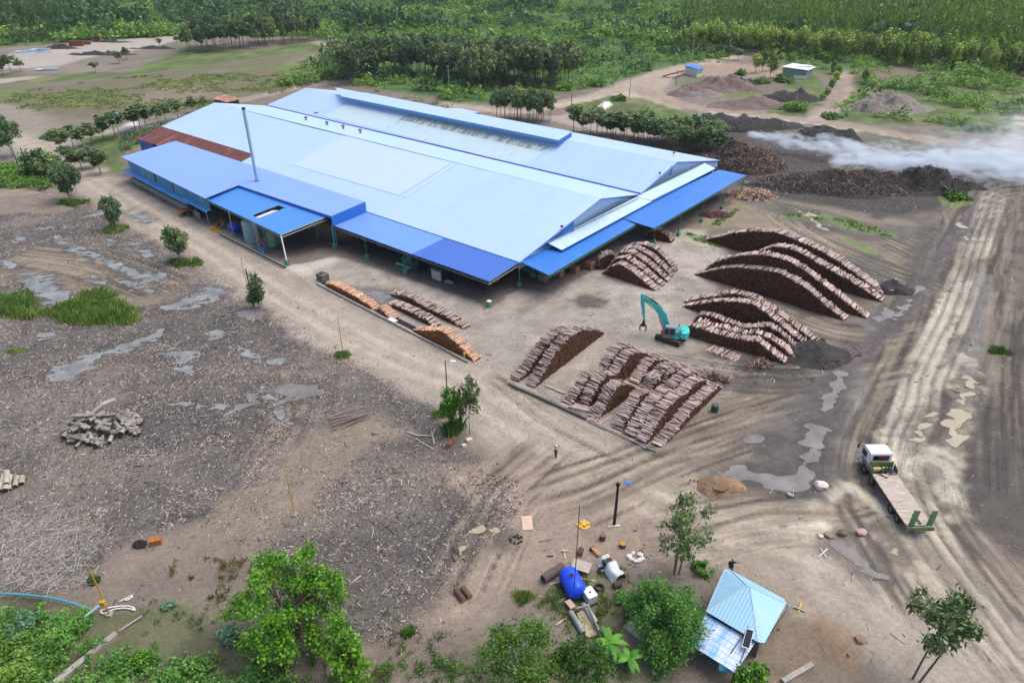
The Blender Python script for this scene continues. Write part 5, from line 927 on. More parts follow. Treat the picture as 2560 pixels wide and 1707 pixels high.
for y in (.78, -.95):
    o = MB().box((.12, y, 2.15), (.14, .52, 1.95), M=Matrix.Rotation(-.05, 3, 'Y')).build('ramp', M_GREENP, tr); mb = MB()
    for k in range(7): mb.box((.03, y, 1.4+k*.26), (.05, .5, .05))
    mb.build('ramp_cleat', M_GREENP, o); MB().box((.1, y, 3.18), (.16, .56, .16)).build('ramp_lip', mat('bare_steel_grey', lin(158, 160, 156), rough=.5, var=.15), o)
mb = MB()
for k in range(5): mb.box((.35+k*.28, -.12, 1.305), (.16, .3, .03))
mb.build('deck_slot', M_BLACK, tr)
MB().box((8.35, 0, 1.75), (.1, 2.5, .95)).build('headboard', M_GREEN, tr)
for s in (-1, 1): MB().box((7.85, s*1.34, 1.6), (1.1, .07, .62), M=Matrix.Rotation(s*.18, 3, 'Z')).build('side_board', M_GREEN, tr)
cabp = [(8.85, .75), (10.75, .75), (10.82, 1.5), (10.62, 2.75), (10.3, 2.92), (8.95, 2.92), (8.85, 2.8)]
co = MB().extrude_xz(cabp, -1.16, 1.16).build('cab', M_WHITE, tr)
MB().box((8.84, -.05, 2.3), (.02, 1.7, .6)).build('rear_window', M_GLASS, co); MB().box((8.825, -.25, 2.28), (.02, .95, .42)).build('curtain', mat('dark_red_cloth', lin(120, 34, 40), var=.15), co)
MB().slab([(10.79, -1.05, 1.65), (10.79, 1.05, 1.65), (10.64, 1.02, 2.65), (10.64, -1.02, 2.65)], .02).build('windscreen', M_GLASS, co)
for s in (-1, 1): 
    MB().box((9.95, s*1.165, 2.15), (.95, .02, .7)).build('side_window', M_GLASS, co); MB().box((9.6, s*1.17, 1.35), (1.3, .02, .5)).build('door_panel', M_GREY, co); MB().tube((10.6, s*1.15, 2.5), (10.85, s*1.5, 2.6), .025, n=5).box((10.85, s*1.5, 2.4), (.06, .2, .45)).build('mirror', M_BLACK, co)
    MB().box((9.25, s*1.12, 1.02), (1.3, .2, .2)).build('mudguard', M_CHAS, tr)
MB().box((10.8, 0, .7), (.2, 2.3, .4)).build('front_bumper', M_GREY, tr)
def on_deck(name, x, y, label, cat): 
    p_ = Matrix.Rotation(PI/2, 3, 'Z')@Vector((x, y, 0)); return empty(name, (TX+p_.x, 48.1+p_.y, tz+1.32), PI/2, label, cat)
for k in range(3):
    o = on_deck('jerrycan', 8.0, .85-k*.27, 'cream jerrycan, one of three in a row behind the lorry cab', 'jerrycan'); o['group'] = 'jerrycans on the lorry'; MB().box((0, 0, .17), (.36, .2, .34)).tube((.08, 0, .34), (.08, 0, .4), .04, n=8).build('can_body', mat('cream_plastic', lin(214, 190, 140), rough=.5, var=.1), o)
for k in range(2):
    o = on_deck('oil_drum', 8.0, -.05-k*.45, 'small yellow green drum behind the lorry headboard', 'drum'); o['group'] = 'drums on the lorry'; MB().lathe([(0, 0), (.17, 0), (.17, .42), (.12, .46), (0, .46)], n=14).build('drum_body', mat('olive_drum', lin(150, 156, 60), rough=.5, var=.15), o); MB().tube((.08, 0, .46), (.08, 0, .5), .05, n=8).build('drum_cap', M_BLACK, o)
o = on_deck('tarpaulin_bundle', 7.75, -.75, 'crumpled dark blue tarpaulin bundle on the lorry deck', 'tarpaulin'); MB().blob((0, 0, .22), (.45, .5, .26), 4, 3, rough=.5).build('sheet', mat('dark_blue_cloth', lin(40, 48, 66), rough=.8, var=.3), o)
o = on_deck('chain_block', 7.7, .15, 'dark chain and jack lying on the lorry deck', 'tackle'); MB().blob((0, 0, .1), (.3, .25, .12), 5, 2, rough=.5).build('chain_heap', M_DSTEEL, o)
o = on_deck('steel_bar', 7.1, .35, 'rusty brown steel bar lying aslant on the planks', 'bar'); MB().box((0, 0, .06), (1.0, .1, .1), .75).build('bar_body', mat('rust_brown', lin(90, 58, 48), rough=.8, var=.25), o)
# old truck chassis parked under the tank canopy
ot = at_thing('truck_chassis', 488, 533, 'rusty red flatbed chassis with black wheels backed under the canopy', 'truck chassis', rz=FA+1.45)
MB().box((0, 0, 1.1), (6, 2.2, .14)).build('bed', mat('rusty_red_bed', lin(112, 62, 52), rough=.85, var=.35), ot); MB().box((0, .4, .85), (6, .15, .3)).box((0, -.4, .85), (6, .15, .3)).build('frame', M_CHAS, ot); MB().box((-3.05, 0, 1.0), (.15, 2.3, .4)).build('tail_beam', mat('orange_rust', lin(160, 96, 60), rough=.8, var=.3), ot)
for x in (-1.9, -.8): [wheel(ot, x, s*.95, .5) for s in (-1, 1)]
wheel(ot, 2.2, .95, .5); wheel(ot, 2.2, -.95, .5)
# ================================================================ PEOPLE
def person(name, loc, rz, joints, label, skin, shirt, trousers, hair, hat=None):
    """one continuous skinned body; clothes are children that follow it"""
    t = empty(name, loc, rz, label, 'person')
    def skinned(nm, chains, m, sub=1, parent=t, root=0):
        idx = {}; vs = []; es = []; rad = []
        for ch in chains:
            prev = None
            for key, r in ch:
                k = key if isinstance(key, str) else tuple(np.round(key, 4))
                if k not in idx: idx[k] = len(vs); vs.append(joints[key] if isinstance(key, str) else key); rad.append(r)
                if prev is not None and prev != idx[k]: es.append((prev, idx[k]))
                prev = idx[k]
        me = bpy.data.meshes.new(nm); me.from_pydata([tuple(v) for v in vs], es, []); o = link(nm, me, parent); o.modifiers.new('Skin', 'SKIN')
        for k, q in enumerate(me.skin_vertices[0].data): q.radius = (rad[k], rad[k]); q.use_root = (k == root)
        s = o.modifiers.new('Subsurf', 'SUBSURF'); s.levels = sub; s.render_levels = sub
        dg = bpy.context.evaluated_depsgraph_get(); em = bpy.data.meshes.new_from_object(o.evaluated_get(dg)); em.materials.clear(); em.materials.append(m); o.modifiers.clear(); o.data = em; em.polygons.foreach_set('use_smooth', [True]*len(em.polygons)); return o
    j = joints; V_ = Vector
    chains = [[('pelvis', .13), ('waist', .115), ('chest', .14), ('neck', .06), ('skull', .085), ('crown', .07)]]
    fingers = []
    for s in 'LR':
        chains += [[('chest', .14), ('sho'+s, .075), ('elb'+s, .05), ('wri'+s, .033), ('palm'+s, .036)], [('pelvis', .13), ('hip'+s, .1), ('kne'+s, .065), ('ank'+s, .042), ('toe'+s, .04)]]
        p0 = V_(j['palm'+s]); d = (p0-V_(j['wri'+s])).normalized(); side = d.cross(V_((0, 0, 1))); side = side.normalized() if side.length > .1 else V_((0, 1, 0)); dn = side.cross(d)
        for k, ln in zip((-1.5, -.5, .5, 1.5), (.07, .085, .08, .062)):
            a = p0+side*k*.018+d*.015; chains.append([('palm'+s, .036), (tuple(a), .011), (tuple(a+d*ln*.6), .0095), (tuple(a+d*ln*.95-dn*ln*.35), .0085)])
        a = V_(j['wri'+s]).lerp(p0, .5)+side*.035; chains.append([('palm'+s, .036), (tuple(a), .013), (tuple(a+side*.02+d*.045), .01)])
    b = skinned('body', chains, skin)
    sk = V_(j['skull']); fw_ = V_((1, 0, 0))
    f = MB().blob(sk+V_((.085, 0, -.02)), (.022, .017, .028), 1, 1, rough=.05).build('nose', skin, b, smooth=True)
    for s in (-1, 1): MB().blob(sk+V_((.082, s*.032, .012)), (.012, .016, .01), 1, 1, rough=0).build('eye', M_BLACK, b); MB().blob(sk+V_((0, s*.092, -.01)), (.02, .012, .032), 2, 1, rough=.05).build('ear', skin, b)
    MB().blob(sk+V_((.078, 0, -.062)), (.012, .025, .008), 1, 1, rough=0).build('mouth', mat('lips', lin(140, 84, 78), var=.1), b)
    MB().blob(sk+V_((-.02, 0, .045)), (.108, .102, .085), 6, 2, rough=.06).build('hair', hair, b, smooth=True)
    if hat: MB().lathe([(0, .09), (.07, .085), (.108, .03), (.112, 0)], c=sk+V_((-.01, 0, .05)), n=16).slab([(sk.x+.08, -.075, sk.z+.06), (sk.x+.2, -.05, sk.z+.045), (sk.x+.2, .05, sk.z+.045), (sk.x+.08, .075, sk.z+.06)], .012).build('cap', hat, b)
    sl = []
    for s in 'LR': sl += [[('chest', .162), ('sho'+s, .095), ('elb'+s, .066)]]
    skinned('shirt', [[('pelvis', .15), ('waist', .135), ('chest', .162)]]+sl, shirt, parent=b)
    skinned('trousers', [[('pelvis', .155)]+[('hipL', .118), ('kneL', .082), ('ankL', .062)], [('pelvis', .155), ('hipR', .118), ('kneR', .082), ('ankR', .062)]], trousers, parent=b)
    for s in 'LR': MB().blob(V_(j['ank'+s]).lerp(V_(j['toe'+s]), .55)+V_((0, 0, -.015)), (.13, .052, .05), 3, 2, rough=.05).build('shoe', M_BLACK, b, smooth=True)
    return t
def joints(armL, armR, legL=None, legR=None):
    j = dict(pelvis=(0, 0, .93), waist=(0, 0, 1.1), chest=(0, 0, 1.32), neck=(0, 0, 1.46), skull=(.02, 0, 1.6), crown=(.01, 0, 1.68), hipL=(0, .1, .88), hipR=(0, -.1, .88), kneL=(.02, .11, .48), kneR=(.02, -.11, .48), ankL=(-.02, .12, .09), ankR=(-.02, -.12, .09), toeL=(.14, .13, .05), toeR=(.14, -.13, .05), shoL=(0, .19, 1.4), shoR=(0, -.19, 1.4))
    for s, a in (('L', armL), ('R', armR)): j['elb'+s], j['wri'+s], j['palm'+s] = a
    for s, a in (('L', legL), ('R', legR)):
        if a: j['kne'+s], j['ank'+s], j['toe'+s] = a
    return j
SK = mat('brown_skin', lin(134, 92, 70), rough=.6, var=.08); HB = mat('black_hair', lin(24, 20, 18), rough=.6, var=.2)
j1 = joints(((.12, .27, 1.2), (.3, .12, 1.4), (.36, .08, 1.46)), ((.1, -.27, 1.18), (.3, -.1, 1.38), (.36, -.06, 1.44)))
p_ = GP(1389, 1143); pr1 = person('person', p_, math.radians(25), j1, 'person in pale grey-green shirt and dark trousers standing on the road holding a phone up', SK, mat('grey_green_shirt', lin(158, 182, 180), rough=.85, var=.12), mat('dark_trousers', lin(66, 62, 72), rough=.9, var=.15), HB, mat('white_cap', lin(225, 226, 228), rough=.8, var=.05))
R_ = Matrix.Rotation(math.radians(25), 3, 'Z'); ph = empty('mobile_phone', p_+R_@Vector((.4, 0, 1.5)), math.radians(25), 'small dark phone held up by the person on the road', 'phone'); MB().box((0, .0, 0), (.012, .15, .075)).build('phone_body', M_BLACK, ph); MB().box((-.008, 0, 0), (.004, .14, .065)).build('screen', M_GLASS, ph)
j2 = joints(((.05, .42, 1.34), (.12, .64, 1.42), (.15, .72, 1.43)), ((.02, -.28, 1.15), (.12, -.24, .95), (.15, -.23, .87)), ((.1, .13, .5), (.02, .16, .09), (.18, .18, .05)), ((.12, -.12, .52), (-.12, -.13, .12), (.04, -.14, .06)))
person('person', GP(1824, 1431), math.radians(-92), j2, 'person dressed in black beside the hut roof with one arm stretched out', SK, mat('black_shirt', lin(30, 30, 36), rough=.9, var=.15), mat('black_trousers', lin(34, 32, 38), rough=.9, var=.15), HB)
person('person', GP(2385, 461), math.radians(200), joints(((.02, .27, 1.14), (.14, .26, .94), (.16, .26, .86)), ((.02, -.27, 1.14), (.1, -.27, .92), (.12, -.27, .84))), 'person in dark blue clothes standing in the smoke at the right', SK, mat('navy_shirt', lin(40, 52, 84), rough=.9, var=.1), MATS['dark_trousers'], HB)
# ================================================================ HUT, TANKS AND CLUTTER AT THE BOTTOM
M_HUT = ribbed('hut_sheet', lin(146, 192, 218), rough=.45, pitch=.28, lines=.16, depth=.4, var=.1, wear=.12, wearcol=lin(180, 210, 222)); M_HUT2 = ribbed('hut_sheet_side', lin(152, 196, 222), rough=.45, pitch=.28, axis=1, lines=.2, depth=.4, var=.1)
M_LEAN = ribbed('bleached_blue_sheet', lin(120, 170, 220), rough=.5, pitch=.3, lines=.12, depth=.3, var=.12, seam=.55, sdark=.5, swid=.14, wear=.75, wearcol=lin(186, 202, 226))
hc = np.array([19.4, 37.9]); hd = math.atan2(38.12-41.58, 22.8-18.59); hut = empty('watch_hut', (hc[0], hc[1], 0), hd, 'small hut with hipped pale blue metal roof and a bleached lower roof', 'hut')
Rh = Matrix.Rotation(-hd, 3, 'Z'); hl = lambda x, y, z: tuple(Rh@Vector((x-hc[0], y-hc[1], 0))+Vector((0, 0, z)))
def hp(px, py, z): q = P(px, py, z); return hl(q[0], q[1], z)
Hz = lambda x, y, z: hp(1700+.2085*x, 1380+.2085*y, z)
zA = 2.75; A_, A2 = Hz(530, 205, zA), Hz(590, 200, zA); B_, B2 = Hz(1245, 555, zA), Hz(1278, 605, zA); C_, C2 = Hz(1015, 1085, zA), Hz(935, 1075, zA); D_ = Hz(310, 705, zA); ap1, ap2 = Hz(800, 395, 4.0), Hz(840, 415, 4.0); D2 = Hz(330, 540, zA)
for nm, pts, m in (('roof_slope', [D_, C2, ap2, ap1], M_HUT), ('roof_slope', [C2, C_, B2, ap2], M_HUT2), ('roof_slope', [B2, B_, A2, ap1, ap2], M_HUT), ('roof_slope', [A2, A_, D_, ap1], M_HUT2)): MB().slab(pts, .04).build(nm, m, hut)
mb = MB(); [mb.tube(a, b, .05, n=5) for a, b in ((ap1, ap2), (ap1, D_), (ap2, C2), (ap2, B2), (ap1, A2))]; mb.build('ridge_cap', mat('ridge_metal', lin(170, 190, 200), rough=.5, var=.1), hut)
l1, l2, l3, l4 = Hz(305, 738, 2.35), Hz(905, 1078, 2.35), Hz(660, 1442, 1.95), Hz(100, 1090, 1.95); lean = MB().slab([l4, l3, l2, l1], .04).build('lower_roof', M_LEAN, hut)
q = Hz(540, 1420, 1.5); MB().slab([Hz(470, 1340, 1.9), Hz(465, 1415, 1.5), Hz(600, 1435, 1.5), Hz(620, 1380, 1.9)], .03).build('loose_flap', mat('turquoise_sheet', lin(40, 150, 178), rough=.5, var=.12), hut)
wl = [(x*.84, y*.84) for x, y, z in (A_, D_, C_, B_)]; 
MB().prism(wl, 0, 2.7).build('wall', mat('hut_board', lin(112, 104, 96), rough=.9, var=.25), hut)
for k, q in enumerate((l3, l4)): MB().tube((q[0]*.95, q[1]*.95, 0), (q[0]*.95, q[1]*.95, 1.9), .07, n=6).build('post', M_GREY if k else M_CHAS, hut)
q = B2; MB().tube((q[0]-.1, q[1], 2.6), (q[0]+1.6, q[1]+.3, 2.65), .05, n=6).build('eaves_pipe', mat('pale_pipe', lin(160, 176, 180), rough=.4, var=.1), hut); MB().path([(q[0]+.1, q[1], 2.6), (q[0]+.2, q[1]-.1, 2.2), (q[0]-.3, q[1]-1.4, .1)], .025, 4).build('cable', M_BLACK, hut)
sp = empty('solar_panel', (0, 0, 0), hd, 'dark solar panel on thin rails on the hut roof', 'solar panel'); sp.location = (hc[0], hc[1], 0)
s1, s2, s3, s4 = [tuple(np.array(Hz(x, y, z))) for x, y, z in ((797, 908, 3.05), (888, 935, 3.05), (832, 1158, 2.75), (740, 1128, 2.75))]
MB().slab([s4, s3, s2, s1], .05).build('frame', mat('aluminium', lin(190, 194, 196), rough=.4, var=.08, metal=.4), sp)
mb = MB(); s1, s2, s3, s4 = map(np.array, (s1, s2, s3, s4))
for i in range(3):
    for k in range(6):
        f = lambda a, b: tuple((s1*(1-a)+s2*a)*(1-b)+(s4*(1-a)+s3*a)*b+[0, 0, .035]); a0, a1, b0, b1 = .06+i*.3, .06+i*.3+.292, .04+k*.155, .04+k*.155+.151; mb.add([f(a0, b1), f(a1, b1), f(a1, b0), f(a0, b0)], [(0, 1, 2, 3)])
mb.build('cells', mat('solar_cells', lin(22, 30, 44), rough=.55, var=.15, spec=.15), sp)
mb = MB(); [mb.tube(Hz(*a), Hz(*b), .035, n=4) for a, b in (((820, 865, 3.0), (775, 1150, 2.65)), ((893, 875, 3.0), (720, 1320, 2.15)), ((775, 960, 2.75), (605, 1215, 2.15)))]; mb.build('rail', M_CHAS, sp)
# ----- bits and pieces by the blue tank  (zoom 1320,1370 scale .1722)
K4 = lambda x, y: (1320+.1722*x, 1370+.1722*y)
def K(name, x, y, label, cat, rz=0., z=0., group=None): p_ = GP(*K4(x, y)); return empty(name, (p_.x, p_.y, p_.z+z), rz, label, cat, group)
def dirang(a, b): A = PX(*K4(*a)); B = PX(*K4(*b)); return math.atan2(B[1]-A[1], B[0]-A[0]), math.hypot(B[0]-A[0], B[1]-A[1])
an, ln = dirang((560, 520), (700, 800)); t = K('water_tank', 640, 600, 'bright blue plastic water tank lying on its side with open round hatch', 'tank', an)
R = Matrix.Rotation(PI/2, 3, 'Y'); mb = MB().lathe([(0, -1.42), (.5, -1.4), (.82, -1.2), (.88, -1.0), (.88, .95), (.84, 1.15), (.5, 1.36), (0, 1.38)], c=(0, 0, .86), n=28, M=R)
M_BT = mat('blue_plastic', lin(22, 74, 222), rough=.4, var=.08, scale=1.5); tb_ = mb.build('tank_body', M_BT, t, smooth=True)
mb = MB(); [mb.lathe([(.885, x-.05), (.91, x-.03), (.91, x+.03), (.885, x+.05)], c=(0, 0, .86), n=28, M=R) for x in (-.75, -.3, .55)]; mb.build('rib', M_BT, t, smooth=True)
MB().tube((-.1, -.12, 1.68), (-.1, -.12, 1.8), .27, n=18).build('hatch_rim', M_BT, t); MB().tube((-.1, -.12, 1.79), (-.1, -.12, 1.81), .21, n=18).build('hatch_opening', M_BLACK, t)
an, ln = dirang((180, 480), (550, 240)); t = K('hollow_trunk', 360, 400, 'thick dark hollow tree trunk lying beside the blue tank', 'log', an); mb = MB().lathe([(.3, -1.15), (.36, -1.2), (.41, -1.15), (.42, -.3), (.39, .5), (.41, 1.2), (.3, 1.22), (.27, 1.1), (.27, -1.1), (.3, -1.15)], c=(0, 0, .4), n=18, M=R); mb.build('bark', mat('dark_trunk_bark', lin(92, 80, 76), rough=.95, var=.4, scale=2, bump=.5, stretch=(1, 4, 4)), t); MB().tube((-1.08, 0, .4), (-1.05, 0, .4), .28, n=16).build('hollow', M_BLACK, t)
t = K('white_container', 890, 760, 'square white caged liquid container on a dark pallet beside the blue tank', 'container', dirang((780, 620), (900, 860))[0]+.15)
MB().box((0, 0, .08), (1.2, 1., .14)).build('pallet', M_BLACK, t); MB().prism([(x, y) for x, y in ((-.52, -.45), (.52, -.45), (.57, -.4), (.57, .4), (.52, .45), (-.52, .45), (-.57, .4), (-.57, -.4))], .16, 1.1).build('bottle', mat('milky_plastic', lin(222, 222, 214), rough=.45, var=.06), t); MB().tube((0, 0, 1.1), (0, 0, 1.15), .09, n=12).build('cap', M_BLACK, t)
mb = MB()
for k in range(7): [mb.tube((-.54+k*.18, s, .16), (-.54+k*.18, s, 1.12), .012, n=4) for s in (-.47, .47)]
for k in range(6): [mb.tube((s, -.45+k*.18, .16), (s, -.45+k*.18, 1.12), .012, n=4) for s in (-.59, .59)]
for z in (.4, .75, 1.1): mb.path([(-.59, -.47, z), (.59, -.47, z), (.59, .47, z), (-.59, .47, z), (-.59, -.47, z)], .014, 4)
mb.build('cage', mat('galvanised', lin(176, 178, 178), rough=.4, var=.1, metal=.5), t)
def tyre(x, y, lab, m=M_RUB, rad=.48): t = K('old_tyre', x, y, lab, 'tyre'); MB().lathe([(rad*.55, .02), (rad*.9, 0), (rad, .08), (rad, .2), (rad*.9, .28), (rad*.55, .26), (rad*.62, .14), (rad*.55, .02)], n=24).build('rubber', m, t, smooth=True)
tyre(1035, 590, 'old black tyre lying flat in the grass beside the white container'); tyre(1070, 340, 'black tyre leaning in the shade of the tarpaulined machine', rad=.4)
t = K('board_table', 770, 310, 'flat grey board on low legs beside the blue tank', 'table', dirang((700, 170), (900, 230))[0]); MB().box((0, 0, .5), (1.75, 1.2, .07)).build('board', mat('grey_board', lin(168, 158, 150), rough=.9, var=.14), t); [MB().tube((a, b, 0), (a, b, .47), .04, n=5).build('leg', M_GREY, t) for a in (-.7, .7) for b in (-.45, .45)]
t = K('covered_machine', 1210, 330, 'machine half hidden under a draped white striped tarpaulin', 'machine', dirang((1060, 130), (1300, 420))[0])
MB().box((-.1, 0, .45), (1.7, .8, .6)).tube((-.6, -.45, .35), (-.6, .45, .35), .34, n=16).tube((.6, -.45, .3), (.6, .45, .3), .3, n=16).build('machine_body', M_CHAS, t)
n_ = 22; vs = []; fs = []
for i in range(n_):
    for k in range(14):
        x = -1.15+2.5*i/(n_-1); y = -1.0+2.0*k/13; h = .95+.22*math.sin(3*x+.6)+.12*math.cos(x*5); e = max(0, abs(y+.1*math.sin(3*x))-.38); z = max(.06, h-1.6*e-.12*math.exp(-((x-.3)/.4)**2)+.035*math.sin(y*24+x*3)); vs.append((x, y*(.75+.25*z), z))
for i in range(n_-1):
    for k in range(13): a = i*14+k; fs.append((a, a+1, a+15, a+14))
M_TARP = mat('white_striped_tarp', lin(196, 206, 206), rough=.6, var=.2, scale=1., stretch=(1, 9, 1), col2=lin(226, 230, 230)); MB().add(vs, fs).build('tarpaulin', M_TARP, t, smooth=True)
t = K('orange_timber', 985, 80, 'freshly sawn orange timber poking out from under the tarpaulin', 'timber', dirang((930, 20), (1060, 150))[0]); MB().box((0, .1, .32), (1.1, .14, .14)).build('plank', mat('orange_wood', lin(198, 142, 104), var=.15), t); MB().box((0, -.1, .32), (1.1, .14, .14)).build('plank', MATS['orange_wood'], t); MB().box((-.55, 0, .18), (.25, .5, .36)).build('rest', M_CHAS, t)
def stump(px, py, r, h, lab, top='stump_top', tc=(140, 100, 70), lying=None):
    p_ = GP(px, py); t = empty('tree_stump' if lying is None else 'log_piece', p_, lying or 0, lab, 'stump' if lying is None else 'log'); M = None if lying is None else R
    zc = 0 if lying is None else r; MB().lathe([(r*1.08, 0 if lying is None else -h/2), (r, h*.3 if lying is None else -h*.2), (r*.97, h if lying is None else h/2)], c=(0, 0, zc), n=14, M=M).build('bark', mat('stump_bark', lin(92, 70, 58), rough=.95, var=.3, objr=.2), t)
    m = mat(top, lin(*tc), rough=.85, var=.25, objr=.2)
    if lying is None: MB().tube((0, 0, h-.03), (0, 0, h+.003), r*.96, n=14).build('cut_face', m, t)
    else:
        for s in (-1, 1): MB().tube((s*h/2-.02, 0, r), (s*h/2+.003*s, 0, r), r*.96, n=14).build('cut_face', m, t)
stump(*K4(760, 80), .26, .75, 'short grey log lying near the table board', lying=1.25); stump(*K4(1295, 560), .3, .7, 'pale reddish log block lying in the grass by the round green tree', lying=.4, tc=(190, 160, 150)); stump(1506, 1348, .3, .62, 'dark tree stump standing near the lamp post'); stump(1556, 1366, .32, .45, 'dark stump with yellow moss on top', top='yellow_top', tc=(170, 130, 40)); stump(1603, 1380, .22, .3, 'low dark stump nearest the slim tree')
stump(1150, 1493, .27, 1.35, 'left one of two short grey logs lying side by side on the bare ground', lying=-.95); stump(1166, 1485, .27, 1.25, 'right one of two short grey logs lying side by side on the bare ground', lying=-.95)
def heap(name, px, py, n, sz, r, label, cat, m, flat=.6, seed=0):
    p_ = GP(px, py); t = empty(name, p_, 0, label, cat); rr = random.Random(seed); mb = MB()
    for k in range(n): a = rr.uniform(0, 6.3); d = r*rr.random()**.6; mb.blob((d*math.cos(a), d*math.sin(a), sz*flat*.6+max(0, (r-d))*flat*.25), (sz*rr.uniform(.7, 1.2), sz*rr.uniform(.7, 1.2), sz*flat), rr.randrange(99), 1, rough=.4)
    mb.build('heap_body', m, t); return t
heap('white_sacks', *K4(1560, 130), 9, .28, .6, 'torn white sacks lying in the weeds by the slim tree', 'sacks', mat('white_sack', lin(222, 220, 214), rough=.8, var=.12)); heap('orange_pile', 1458, 1312, 16, .2, .55, 'small bright orange yellow pile of material on the bare ground', 'pile', mat('orange_fill', lin(226, 172, 66), rough=.9, var=.2), .5)
heap('charred_scraps', 1290, 1348, 14, .16, .6, 'small black burnt scrap patch on the dirt', 'scraps', M_BLACK, .3)
# concrete trough pieces and curved panels
an, ln = dirang((760, 960), (880, 1240)); t = K('concrete_trough', 850, 1100, 'open weathered concrete trough lying in the weeds', 'trough', an); MB().box((0, 0, .12), (2.7, 1.0, .2)).build('trough_floor', mat('stained_concrete', lin(160, 150, 124), rough=.95, var=.25), t); MB().box((0, .56, .4), (2.7, .12, .75)).build('side_slab', M_CONC, t); MB().box((-1.3, 0, .35), (.1, 1., .6)).build('end_slab', M_CONC, t)
def curved(name, a, b, w, lab, off, m):
    an, ln = dirang(a, b); A = GP(*K4(*a)); t = empty(name, A, an, lab, 'panel'); vs = []; fs = []
    for i in range(7):
        for k in range(5): u = ln*i/6; c = (k-2)/2; vs.append((u, c*w/2, off+.35*(1-c*c)*math.sin(PI*(.15+.7*i/6))+.15))
    for i in range(6):
        for k in range(4): q = i*5+k; fs.append((q, q+1, q+6, q+5))
    o = MB().add(vs, fs).build('sheet', m, t, smooth=True); o.modifiers.new('Thick', 'SOLIDIFY').thickness = .03
M_FIB = mat('grey_fibre_sheet', lin(170, 172, 172), rough=.6, var=.2, scale=2, stretch=(1, 6, 1))
curved('curved_sheet', (800, 830), (980, 1110), .55, 'curved grey sheet lying right of the concrete trough', .1, M_FIB); curved('curved_sheet', (610, 940), (800, 1260), .5, 'long grey sheet leaning along the left side of the concrete trough', .1, mat('dull_fibre_sheet', lin(140, 142, 144), rough=.7, var=.2))
t = K('brown_board', 610, 870, 'brown pinkish board lying at the head of the concrete trough', 'board', dirang((560, 830), (650, 940))[0]); MB().box((0, 0, .55), (.9, .55, .06)).build('board_body', mat('pink_brown_board', lin(176, 152, 142), var=.15), t); MB().box((0, 0, .26), (.5, .4, .52)).build('support', M_DARKC, t)
t = K('grey_bucket', 720, 930, 'small grey bucket beside the concrete trough', 'bucket'); MB().lathe([(.0, 0), (.16, 0), (.2, .36), (.21, .38)], n=14).build('bucket_body', M_GREY, t); MB().tube((0, 0, .3), (0, 0, .31), .18, n=14).build('bucket_water', M_GLASS, t)
for a, b, lab in (((410, 820), (590, 690), 'thin grey board in the grass left of the trough, nearest the blue tank'), ((400, 1120), (560, 1020), 'thin pale stick in the weeds left of the trough'), ((770, 1480), (880, 1360), 'short grey plank at the foot of the concrete trough'), ((740, 440), (975, 480), 'bent pale board lying behind the white container'), ((310, 530), (480, 490), 'pale curved stick beside the hollow trunk')):
    an, ln = dirang(a, b); t = K('loose_board', *a, lab, 'board', an); MB().box((ln/2, 0, .06), (ln, .16, .06)).build('plank', mat('weathered_plank', lin(172, 158, 142), rough=.9, var=.2), t)
t = K('concrete_plinth', 1640, 1310, 'pale concrete floor slab under the edge of the round green tree', 'slab', dirang((1440, 1170), (1790, 1440))[0]); MB().box((.1, .75, .1), (3.6, 1.9, .2)).build('slab_body', mat('pale_concrete', lin(186, 180, 166), rough=.95, var=.15), t)
t = K('plywood_sheet', -0, -0, 'single pale brown plywood sheet lying flat on the bare ground', 'board'); q = GP(1318, 1307); t.location = q; t.rotation_euler.z = math.radians(94); MB().box((0, 0, .05), (1.9, 1.05, .03)).build('sheet', mat('plywood', lin(196, 168, 146), rough=.8, var=.1), t)
t = empty('scarecrow_post', GP(1412, 1390), 0, 'pinkish timber cross lying in the dust by the tall rod', 'timber'); MB().box((0, .2, .06), (.12, 1.2, .1)).build('beam', M_PEEL, t); MB().box((0, .5, .17), (.6, .1, .1)).build('crosspiece', M_PEEL, t)
t = empty('yellow_cross_sign', GP(1998, 1524), math.radians(60), 'yellow wooden cross marker lying on the ground right of the hut', 'marker'); MB().box((.25, 0, .06), (1.2, .15, .06)).build('board', MATS['yellow_paint'], t); MB().box((0, 0, .12), (.15, .9, .06)).build('crossboard', MATS['yellow_paint'], t)
def beam(a, b, wd, h, lab, m, name='concrete_beam', z0=0., cat='beam'):
    A = np.array(PX(*a)); B = np.array(PX(*b)); L = np.linalg.norm(B-A); t = empty(name, (A[0], A[1], z0), math.atan2(B[1]-A[1], B[0]-A[0]), lab, cat); MB().box((L/2, 0, h/2), (L, wd, h)).build('beam_body', m, t); return t, L
beam((1955, 1707), (2030, 1664), .4, .35, 'pale grey concrete beam lying right of the hut', M_CONC)
t, L = beam((140, 1712), (293, 1588), .55, .4, 'long grey concrete beam reaching up from the bottom left corner', M_CONC); mb = MB(); [mb.tube((L, k, .25), (L+.55, k*1.2, .28), .03, n=5) for k in (-.15, .05, .2)]; mb.build('rebar', mat('rusty_bar', lin(156, 100, 66), var=.2), t); MB().tube((L+.3, .1, .2), (L+2.2, -.2, .15), .09, n=6).build('pole', M_CONC, t)
